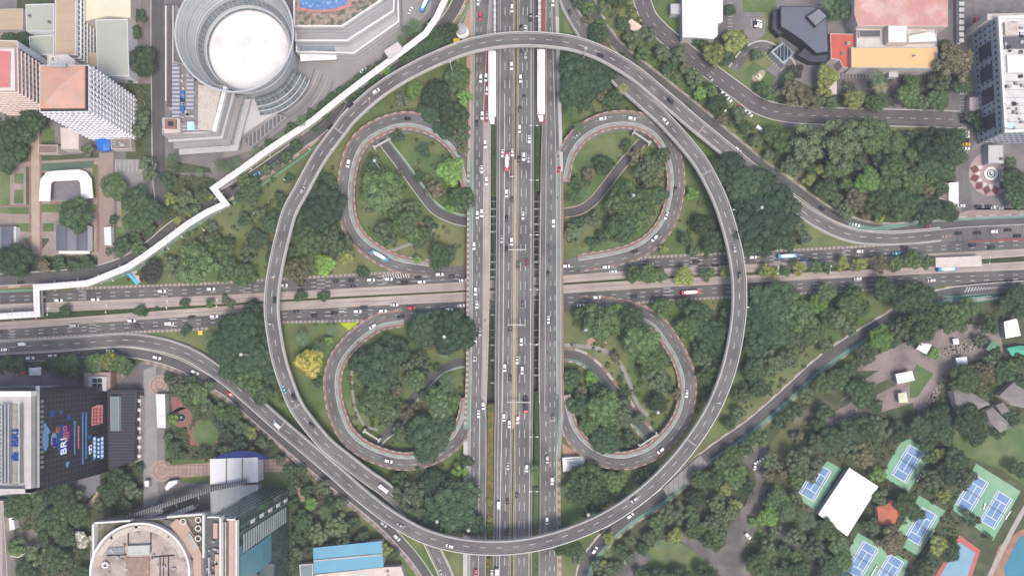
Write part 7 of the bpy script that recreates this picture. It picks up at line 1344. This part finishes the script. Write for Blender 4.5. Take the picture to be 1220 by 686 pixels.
def make_rider():
    m = bpy.data.meshes.new('person'); V = [(-.1, 0, .95), (-.05, 0, 1.2), (.05, 0, 1.45), (.1, 0, 1.58), (.14, 0, 1.72), (.05, .19, 1.42), (.2, .27, 1.2), (.46, .28, 1.08), (.05, -.19, 1.42), (.2, -.27, 1.2), (.46, -.28, 1.08), (-.08, .12, .92), (.3, .2, .85), (.12, .2, .42), (-.08, -.12, .92), (.3, -.2, .85), (.12, -.2, .42)]
    E = [(0, 1), (1, 2), (2, 3), (3, 4), (2, 5), (5, 6), (6, 7), (2, 8), (8, 9), (9, 10), (0, 11), (11, 12), (12, 13), (0, 14), (14, 15), (15, 16)]; R = [.16, .16, .17, .07, .12, .08, .06, .05, .08, .06, .05, .11, .09, .06, .11, .09, .06]
    m.from_pydata(V, E, []); o = link('person', m); mod = o.modifiers.new('skin', 'SKIN'); 
    for d, r_ in zip(m.skin_vertices[0].data if m.skin_vertices else [], R): d.radius = (r_, r_)
    if not m.skin_vertices:
        bpy.context.view_layer.objects.active = o
        import bmesh
        b = bmesh.new(); b.from_mesh(m); b.verts.layers.skin.verify(); b.to_mesh(m); b.free()
        for d, r_ in zip(m.skin_vertices[0].data, R): d.radius = (r_, r_)
    m.skin_vertices[0].data[0].use_root = True; o.modifiers.new('sub', 'SUBSURF').levels = 1
    dg = bpy.context.evaluated_depsgraph_get(); me = bpy.data.meshes.new_from_object(o.evaluated_get(dg)); me.name = 'person'; bpy.data.objects.remove(o); me.materials.clear()
    me.materials.append(mat('dark_jacket', (.06, .07, .09), .8)); p = link('person', me); h = MB(); h.lathe((.15, 0), [(.001, 1.62), (.12, 1.66), (.15, 1.78), (.1, 1.9), (0.001, 1.94)], 12); h.build('helmet', mat('helmet_shell', (.5, .5, .5), .3), p); return p
PROTO = {'suv': make_car('suv'), 'sedan': make_car('sedan'), 'van': make_car('van')}
for k in PROTO.values():
    for ch in k.children:
        if ch.name.split('.')[0] in ('body', 'roof_panel'): ch.data.materials.clear(); ch.data.materials.append(PAINT['W'][1])
BL, WHM, RDB = carpaint('bus_blue', (.08, .30, .52)), carpaint('bus_white', (.74, .74, .74)), carpaint('bus_red', (.52, .07, .10))
PROTO['bluebus'] = make_bus(12.2, BL, WHM, 'bus', ''); PROTO['redbus'] = make_bus(12, RDB, WHM, 'bus', ''); PROTO['whitebus'] = make_bus(7, WHM, carpaint('bus_grey', (.45, .45, .45)), 'bus', '')
PROTO['truck'] = make_bus(11, RDB, mat('dark_cargo', (.05, .05, .06), .8), 'truck', ''); PROTO['bike'] = make_bike(); RIDER = make_rider()
used = set(); VEH = []
def copy_tree(o, parent=None, paint=None):
    c = o.copy(); COL.objects.link(c); c.parent = parent
    for ch in o.children:
        d = copy_tree(ch, c, paint)
        if paint and ch.name.split('.')[0] in ('body', 'roof_panel'): d.material_slots[0].link = 'OBJECT'; d.material_slots[0].material = paint
    return c
def zbest(px, py):
    best = None
    for P, nm in RN:
        for i in range(0, len(P)-1, 1):
            q = P[i]; w_ = W(px, py, q.z); d = math.hypot(w_.x-q.x, w_.y-q.y)
            sc = d-.25*q.z if d < 5.5 else d+50   # the topmost road under the pixel wins
            if best is None or sc < best[0]: best = (sc, i, P, nm, d)
    return best
def put(px, py, kind, col, ang=None, z=None, road=None):
    b = zbest(px, py); P, i = b[2], b[1]; d = (P[min(i+1, len(P)-1)]-P[max(i-1, 0)]).normalized(); zz = P[i].z+.1 if z is None else z
    a = math.atan2(d.y, d.x) if ang is None else math.radians(ang)
    p = W(px, py, zz+ (.8 if kind != 'bike' else .5)); pr = PROTO[kind]
    pitch = 0 if ang is not None else -math.atan2(d.z, math.hypot(d.x, d.y))
    paint = PAINT[col][1] if col in PAINT and kind in ('suv', 'sedan', 'van') else None
    c = copy_tree(pr, None, paint); c.location = (p.x, p.y, zz); c.rotation_euler = (0, pitch, a); s = {'suv': 1.06, 'sedan': 1.06, 'van': 1.05}.get(kind, 1); c.scale = (s, s, s)
    nm = road or b[3]; VEH.append([c, kind, col, nm, px, py])
    if kind == 'bike':
        q = copy_tree(RIDER); q.location = c.location; q.rotation_euler = c.rotation_euler; VEH.append([q, 'rider', '', nm, px, py])
def V(txt, **k):
    for w in txt.split():
        a = w.split(','); 
        for c in a[2:]: kind = {'s': 'suv', 'e': 'sedan', 'v': 'van'}.get(c[0]); put(float(a[0]), float(a[1]), kind, c[1], **k)
V('569.5,2,eW 572,20,sR 579,92.7,sW 572.8,94,sW 580.4,108.6,sW 574.4,138,sW 580.4,137.5,eS 568,147.5,eK 578,172,sW 574,202,eW 579.6,216,sW 564,243,eD 568.6,256,sW 573.8,254,sW 564.7,293,sW 566.5,347,sW 568,363,eW 571.9,395.5,eS 566,403,sW 565,426,eS 575.7,483,sW 570,493,eW 567,682,sR')
V('610,10.5,sW 609.5,79,sW 598.8,183,eW 610.4,182,eW 603.3,230.6,sW 609.8,238.4,eD 603.6,261,eK 597.7,285,eS 609.5,288,sW 603.9,298,eK 608,392,sD 601.4,438,sW 607.5,451,sK 600.3,497,sW 606.6,504.7,sW 605,555,eS 605,598,eK 594,601.7,vW 604.7,633.4,sK 586,683,eW')
V('632,21.6,sK 620.7,34,eK 626,35,eW 621,64,eD 626,65.5,eS 620,94,sW 624.6,117,eD 619.7,131,eD 619,154,sW 630.5,166,eW 618.4,190,eK 624,187,sW 629.8,189.5,eS 623,257,eW 617,316,sD 628,313.4,sM 622.4,363,sD 621,407,sW 616,429,eW 622,441,sW 616.7,500,sW 627.6,557.4,sW 615.8,590,eK')
V('658.7,3,sW 659.3,266,sW 653,327,eK 653.4,381,eW 658.3,497,eD 652,547,sS 657.8,572.7,sW 651.7,620,sW 666,202,eR')
V('70,358,sW 113.4,357,sW 193,347,sW 251.4,344.5,sW 338,340,sW 359.6,339,eK 401,335,eD 419,334,eK 421.6,341,eD 442,333.6,sW 463,332.6,sW 482,337,sK 498,330,eK 502,336,sW 523.6,327,sW 539,329.4,eD 551.6,334,eW 674.4,317,sW 722,318.4,sW 730.4,323.6,eW 752.6,320,eW 774,315,sS 830,312,eK 852.6,316,eK 897,306.6,sW 958,309.6,eB 1024,299.6,sW 1068,302,eC 1078,294.6,eK 1142.6,278,eK 1165,277.4,eK 1184,276,sW 1201.6,274,eK 1213,281,eK 1159.6,292,eK 1182,294.6,eK')
V('1,395,eD 89,388,vS 157,382,sW 164.7,388,eD 202,385.6,vW 228.7,377.7,eK 255,377,sW 354,371,eD 375,376,eK 398.6,373,eK 426,371,sW 434,366,eK 456,370.6,sW 470,363,eW 490,367,sR 511.6,374,eW 477,377,eK 535,368.6,sW 549.6,364,eW 711,354.4,sW 692,363.6,eW 756,353.4,eK 1022,332,eW 1110,334,eW')
V('448,109,sW 360.5,226.6,sS 327,357,eK 338.6,463.6,eC 350,472.6,sK 371,506,eK 716,66,eK 799,120.6,sK 792.6,144.6,sW 477,625.7,eS 535.7,650,sW 755.7,595,sS 330,506,vW 26,410,vW 5.6,416.4,sW 875,296,eS 881.6,328,eD 525.7,682,eS 881,330,eD' .replace(' 881,330,eD', ''))
V('36,426.4,sW 62.4,424,sW 90.4,420.4,sD 131,418,eW 187,426,sW 232.4,443.6,sW 252,455,eS 274,469,eR 457,624,sS 473,640,sW 751,614,sW 708.6,655,sW 879,179,sW 908,202,eK 1020,268,eW 1104,270,eM 980,249,eK 306,208,sC 279,222,eK 273,234,eD 418,125,eK 25,336.4,eK 394,151,eK 680,15,eD')
V('718,141.6,sW 752.6,141.4,sW 688,161.4,eS 804.6,226.6,eK 794,257,eW 780,284,sW 756,299.4,eK 818,469,eW 787,536.6,sW 463,549,sW 485,141.4,eK 415,195,sW 444,389,sW')
for px, py, k, c in ((604, 194, 'redbus', ''), (453, 305, 'bluebus', ''), (937, 305.4, 'bluebus', ''), (822, 348.5, 'redbus', ''), (1127, 321, 'bluebus', ''), (592, 683, 'whitebus', ''), (457, 581, 'whitebus', ''), (626.4, 482, 'truck', '')): put(px, py, k, c)
PK = 'parked beside the upper right side street'
for px, py, c in ((857, 108, 'K'), (861, 111.5, 'W'), (865, 115, 'W'), (868.6, 118, 'W'), (882, 128.5, 'R'), (885.3, 130.7, 'K'), (888.7, 133, 'W'), (893.4, 135.5, 'W'), (862, 129.5, 'W'), (846, 93, 'S')): put(px, py, 'sedan', c, -50, .12, PK)
put(905, 154, 'van', 'W', -35, .12, PK)
PK = 'parked in the lane beside the right edge tower'
for px, py, c in ((1147, 94, 'W'), (1147, 102, 'W'), (1148, 110, 'W'), (1149, 145, 'K'), (1151, 158, 'W'), (1151, 162.5, 'W'), (1151, 167, 'K'), (1151.6, 172, 'Y'), (1151, 177, 'W'), (1145.6, 245, 'W')): put(px, py, 'sedan', c, 0, .12, PK)
put(1163, 25, 'sedan', 'R', 90, .12, 'parked near the top right corner'); put(1185, 247, 'sedan', 'W', 0, .12, 'parked below the star patterned plaza')
for px, py, c in ((1179, 246, 'K'), (1191, 248, 'S'), (1166, 246, 'K'), (1214, 245, 'K')): put(px, py, 'sedan', c, 0, .12, 'parked below the star patterned plaza')
put(489, 12.6, 'sedan', 'W', 60, .12, 'on the pale mall plaza'); put(433, 84, 'sedan', 'W', 30, .18, 'among trees below the mall plaza'); put(507, 5, 'bluebus', '', 65, .15, 'at the mall plaza edge, top')
put(891, 638, 'suv', 'W', -45, .2, 'in the park lane at the bottom'); put(906, 548, 'sedan', 'W', 30, .2, 'at the park lane entrance'); put(899.5, 555, 'sedan', 'W', 80, .2, 'at the park lane entrance'); put(903, 28, 'sedan', 'W', 90, .12, 'parked near the slate roofed hall'); put(906, 29, 'sedan', 'W', 90, .12, 'parked near the slate roofed hall')
put(900, 29, 'sedan', 'K', 90, .12, 'parked near the slate roofed hall'); put(1108, 36+8, 'sedan', 'K', 0, .12, '') if False else None
for px, py in ((571.5, 76), (656, 70), (570, 117), (664.6, 236), (654, 292.5), (654.8, 310), (578, 381.6), (652.8, 420), (656.8, 431), (566, 474), (570, 224), (655, 518), (569, 556), (565, 262)): put(px, py, 'bike', '')
for k in list(PROTO.values())+[RIDER]:
    for ch in list(k.children_recursive): bpy.data.objects.remove(ch)
    bpy.data.objects.remove(k)
# ------------------------------------------------------------------ lamps
LAMPS = []
def mast(hx, hy, where, h=24.0):
    p = W(hx, hy, h); r = empty('mast_lamp', 'tall white headed mast lamp '+where, 'street lamp', (p.x, p.y, 0), 'tall mast lamps with white ring heads'); mb = MB(); mb.tube((0, 0, 0), (0, 0, h), .38, .2, 10); mb.build('mast', mat('pale_metal', (.5, .5, .5), .5), r)
    mb = MB(); mb.lathe((0, 0), [(0.001, h+.5), (.7, h+.3), (1.0, h), (.9, h-.5), (0.001, h-.4)], 20); LH = mb.build('lamp_head', PARA, r)
    for k in range(6): mb = MB(); a = k*math.pi/3; mb.box((.95*math.cos(a), .95*math.sin(a), h-.2), (.4, .35, .25), a); mb.build('lamp', GREYM, LH)
for a in ((536, 73, 'under the top left of the ring'), (698, 57.5, 'beside the ring at the top right'), (446, 191.5, 'in the upper left loop'), (755, 232.5, 'in the upper right loop'), (908, 247, 'in the dark trees right of the ring'), (287, 422, 'in the dark trees left of the ring'), (784, 491, 'in the lower right loop'), (698, 393, 'on the lawn in the lower right loop'), (529, 401, 'in the dark trees of the lower left loop'), (520.5, 621, 'in the dark trees above the ring bottom'), (701, 613, 'beside the ring at the bottom right'), (558, 631.5, 'beside the western side carriageway at the bottom')): mast(*a)
def lamp(px, py, ang, h=9, base=0, arms=2, where='', grp=''):
    p = W(px, py, h+base); r = empty('street_lamp', '', 'street lamp', (p.x, p.y, base)); mb = MB(); mb.tube((0, 0, 0), (0, 0, h), .14, .08, 8)
    ca, sa = math.cos(math.radians(ang)), math.sin(math.radians(ang))
    for s in ((-1, 1) if arms == 2 else (1,)): mb.tube((0, 0, h), (1.8*s*ca, 1.8*s*sa, h+.4), .07, .05, 6)
    mb.build('pole', MATS['pale_metal'], r)
    for s in ((-1, 1) if arms == 2 else (1,)): mb = MB(); mb.box((2.1*s*ca, 2.1*s*sa, h+.42), (1.3, .5, .2), math.radians(ang)); mb.build('lamp_head', WHITE, r)
    LAMPS.append((r, where, px, py))
for px, py in ((57, 371), (126.5, 368), (199, 363), (258.5, 361), (927, 322), (989.5, 321), (1179, 310)): lamp(px, py, 85, where='double armed street lamp on the boulevard median')
for py in (20, 150, 215, 280, 345, 410, 520, 585, 645): lamp(636.2, py, 0, base=zns(py), where='double armed street lamp along the right edge of the central carriageway', h=8)
for px, py in ((336, 212), (366, 196.5-21), (300, 252), (240, 272), (214, 280), (198, 294), (180, 309), (132, 332)): lamp(px, py, -40, h=6, arms=1, where='short street lamp beside the elevated walkway')
for x, y in ((870, 250), (887, 366), (853, 480), (300+22, 330), (318, 386), (345, 478), (440, 122), (392, 178)): lamp(x, y, 0 if y > 130 else 90, h=7, base=12.5, arms=1, where='lamp on the ring flyover parapet')
# ------------------------------------------------------------------ labels that single each thing out
ORD = 'first second third fourth fifth sixth seventh eighth ninth tenth eleventh twelfth thirteenth fourteenth fifteenth sixteenth seventeenth eighteenth nineteenth twentieth'.split()
def od(i):
    if i < 20: return ORD[i]
    return ['twenty', 'thirty', 'forty', 'fifty'][(i+1)//10-2]+('' if (i+1) % 10 == 0 else '-'+ORD[(i+1) % 10-1]) if (i+1) % 10 else ['twentieth', 'thirtieth', 'fortieth', 'fiftieth'][(i+1)//10-2]
def rank(items, key):  # items: (obj, x, y) ; ranks by the wider spread
    from collections import defaultdict
    g = defaultdict(list)
    for it in items: g[key(it)].append(it)
    for k, L in g.items():
        xs = [t[1] for t in L]; ys = [t[2] for t in L]; hor = max(xs)-min(xs) >= .75*(max(ys)-min(ys))
        L.sort(key=lambda t: t[1] if hor else t[2])
        for i, t in enumerate(L): yield t, k, (None if len(L) == 1 else (od(i) if i < len(L)-1 or len(L) == 2 and False else 'last')), ('left' if hor else 'top')
ZS = {'between the upper left loop and the ring': 'outside the upper left loop', 'between the upper right loop and the ring': 'outside the upper right loop', 'between the lower left loop and the ring': 'outside the lower left loop', 'between the lower right loop and the ring': 'outside the lower right loop',
 'left of the ring between boulevard and flyover': 'left of the ring', 'left of the ring below the walkway': 'below the walkway', 'right of the ring above the boulevard': 'right above the boulevard', 'right of the ring below the boulevard': 'right below the boulevard', 'on the boulevard median right of the crossing': 'on the right median',
 'on the boulevard median left of the crossing': 'on the left median', 'on the slope between ring and side street': 'on the upper right slope', 'between slip road and park lane at the bottom': 'left of the park lane', 'between glass tower and lower left slip road': 'right of the glass tower', 'in the garden below the dark tower': 'below the dark tower',
 'in the gardens at the lower left': 'in the lower left garden', 'in the park at the lower right': 'in the lower right park', 'along the lower right slip road': 'along the lower right slip road', 'in the park right of the ring': 'in the upper right park', 'along the upper right side street': 'by the upper right street', 'between walkway and ring at the top': 'between walkway and ring',
 'along the upper left slip road': 'by the upper left slip road', 'along the lower left slip road': 'by the lower left slip road', 'in the gardens at the left': 'in the left gardens'}
def phr(o, side): return '' if o is None else (', %s from the %s,' % (o, side) if o != 'last' else (', the %s one,' % ('rightmost' if side == 'left' else 'lowest')))
for (t, x, y), k, o, side in rank([(t, t[0], -t[1]) for t in TREES], lambda it: (it[0][4], it[0][2], 'large' if it[0][3] >= 17 else 'small' if it[0][3] < 10 else 'medium')):
    e = t[5]; w = SP[t[2]][3]; e['label'] = ('%s %s %s%s %s' % (k[2], w, 'palm' if t[2] in 'PQ' else 'tree', phr(o, side), ZS.get(k[0], k[0]))).replace(' ,', ','); e['group'] = ('palms ' if t[2] in 'PQ' else 'trees ')+k[0]
ZS_ = 0
KN = {'suv': 'tall car', 'sedan': 'saloon car', 'van': 'van', 'bluebus': 'blue and white bus', 'redbus': 'red and white bus', 'whitebus': 'small white bus', 'truck': 'red cabbed truck with dark cargo bed', 'bike': 'dark motorbike', 'rider': 'person in dark jacket riding a motorbike'}
for (t, x, y), k, o, side in rank([(t, t[4], t[5]) for t in VEH], lambda it: (it[0][3], it[0][1], it[0][2])):
    c, kind, col, nm = t[:4]; col = PAINT[col][0]+' ' if col in PAINT and kind in ('suv', 'sedan', 'van') else ''
    c['label'] = '%s%s%s %s%s' % (col, KN[kind], phr(o, side), '' if nm.startswith(('parked', 'on ', 'among', 'at ', 'in ')) else 'on ', nm)
    c['category'] = {'van': 'van', 'bluebus': 'bus', 'redbus': 'bus', 'whitebus': 'bus', 'truck': 'truck', 'bike': 'motorbike', 'rider': 'person'}.get(kind, 'car')
    if kind == 'van': c.name = 'van'
    elif kind in ('suv', 'sedan'): c.name = 'car'
    c['group'] = {'car': 'cars', 'van': 'vans', 'bus': 'buses', 'truck': 'trucks', 'motorbike': 'motorbikes', 'person': 'riders'}[c['category']]+' '+('' if nm.startswith(('parked', 'on ', 'among', 'at ', 'in ')) else 'on ')+nm
for (t, x, y), k, o, side in rank([(t, t[2], t[3]) for t in LAMPS], lambda it: it[0][1]):
    t[0]['label'] = t[1]+(phr(o, side).rstrip(',')); t[0]['group'] = t[1].replace('lamp', 'lamps')
import collections
cc = collections.Counter(o.get('label') for o in scn.objects if o.parent is None and o.get('label'))
print('DUP', [k for k, v in cc.items() if v > 1][:10], 'LONG', [k for k in cc if len(k.split()) > 16][:10], 'trees', len(TREES), 'veh', len(VEH))
# ------------------------------------------------------------------ the thin city haze between drone and ground
hz = MB(); hz.box((0, 0, 229), (2400, 2000, 462)); hm = bpy.data.materials.new('haze_air'); hm.use_nodes = True
hn = hm.node_tree; hn.nodes.remove(hn.nodes['Principled BSDF']); pv = hn.nodes.new('ShaderNodeVolumePrincipled'); pv.inputs['Color'].default_value = (.80, .84, .92, 1); pv.inputs['Density'].default_value = HAZE; pv.inputs['Anisotropy'].default_value = 0.0
hn.links.new(pv.outputs[0], hn.nodes['Material Output'].inputs['Volume']); tag(hz.build('haze', hm), kind='stuff')
scn.cycles.volume_bounces = 0
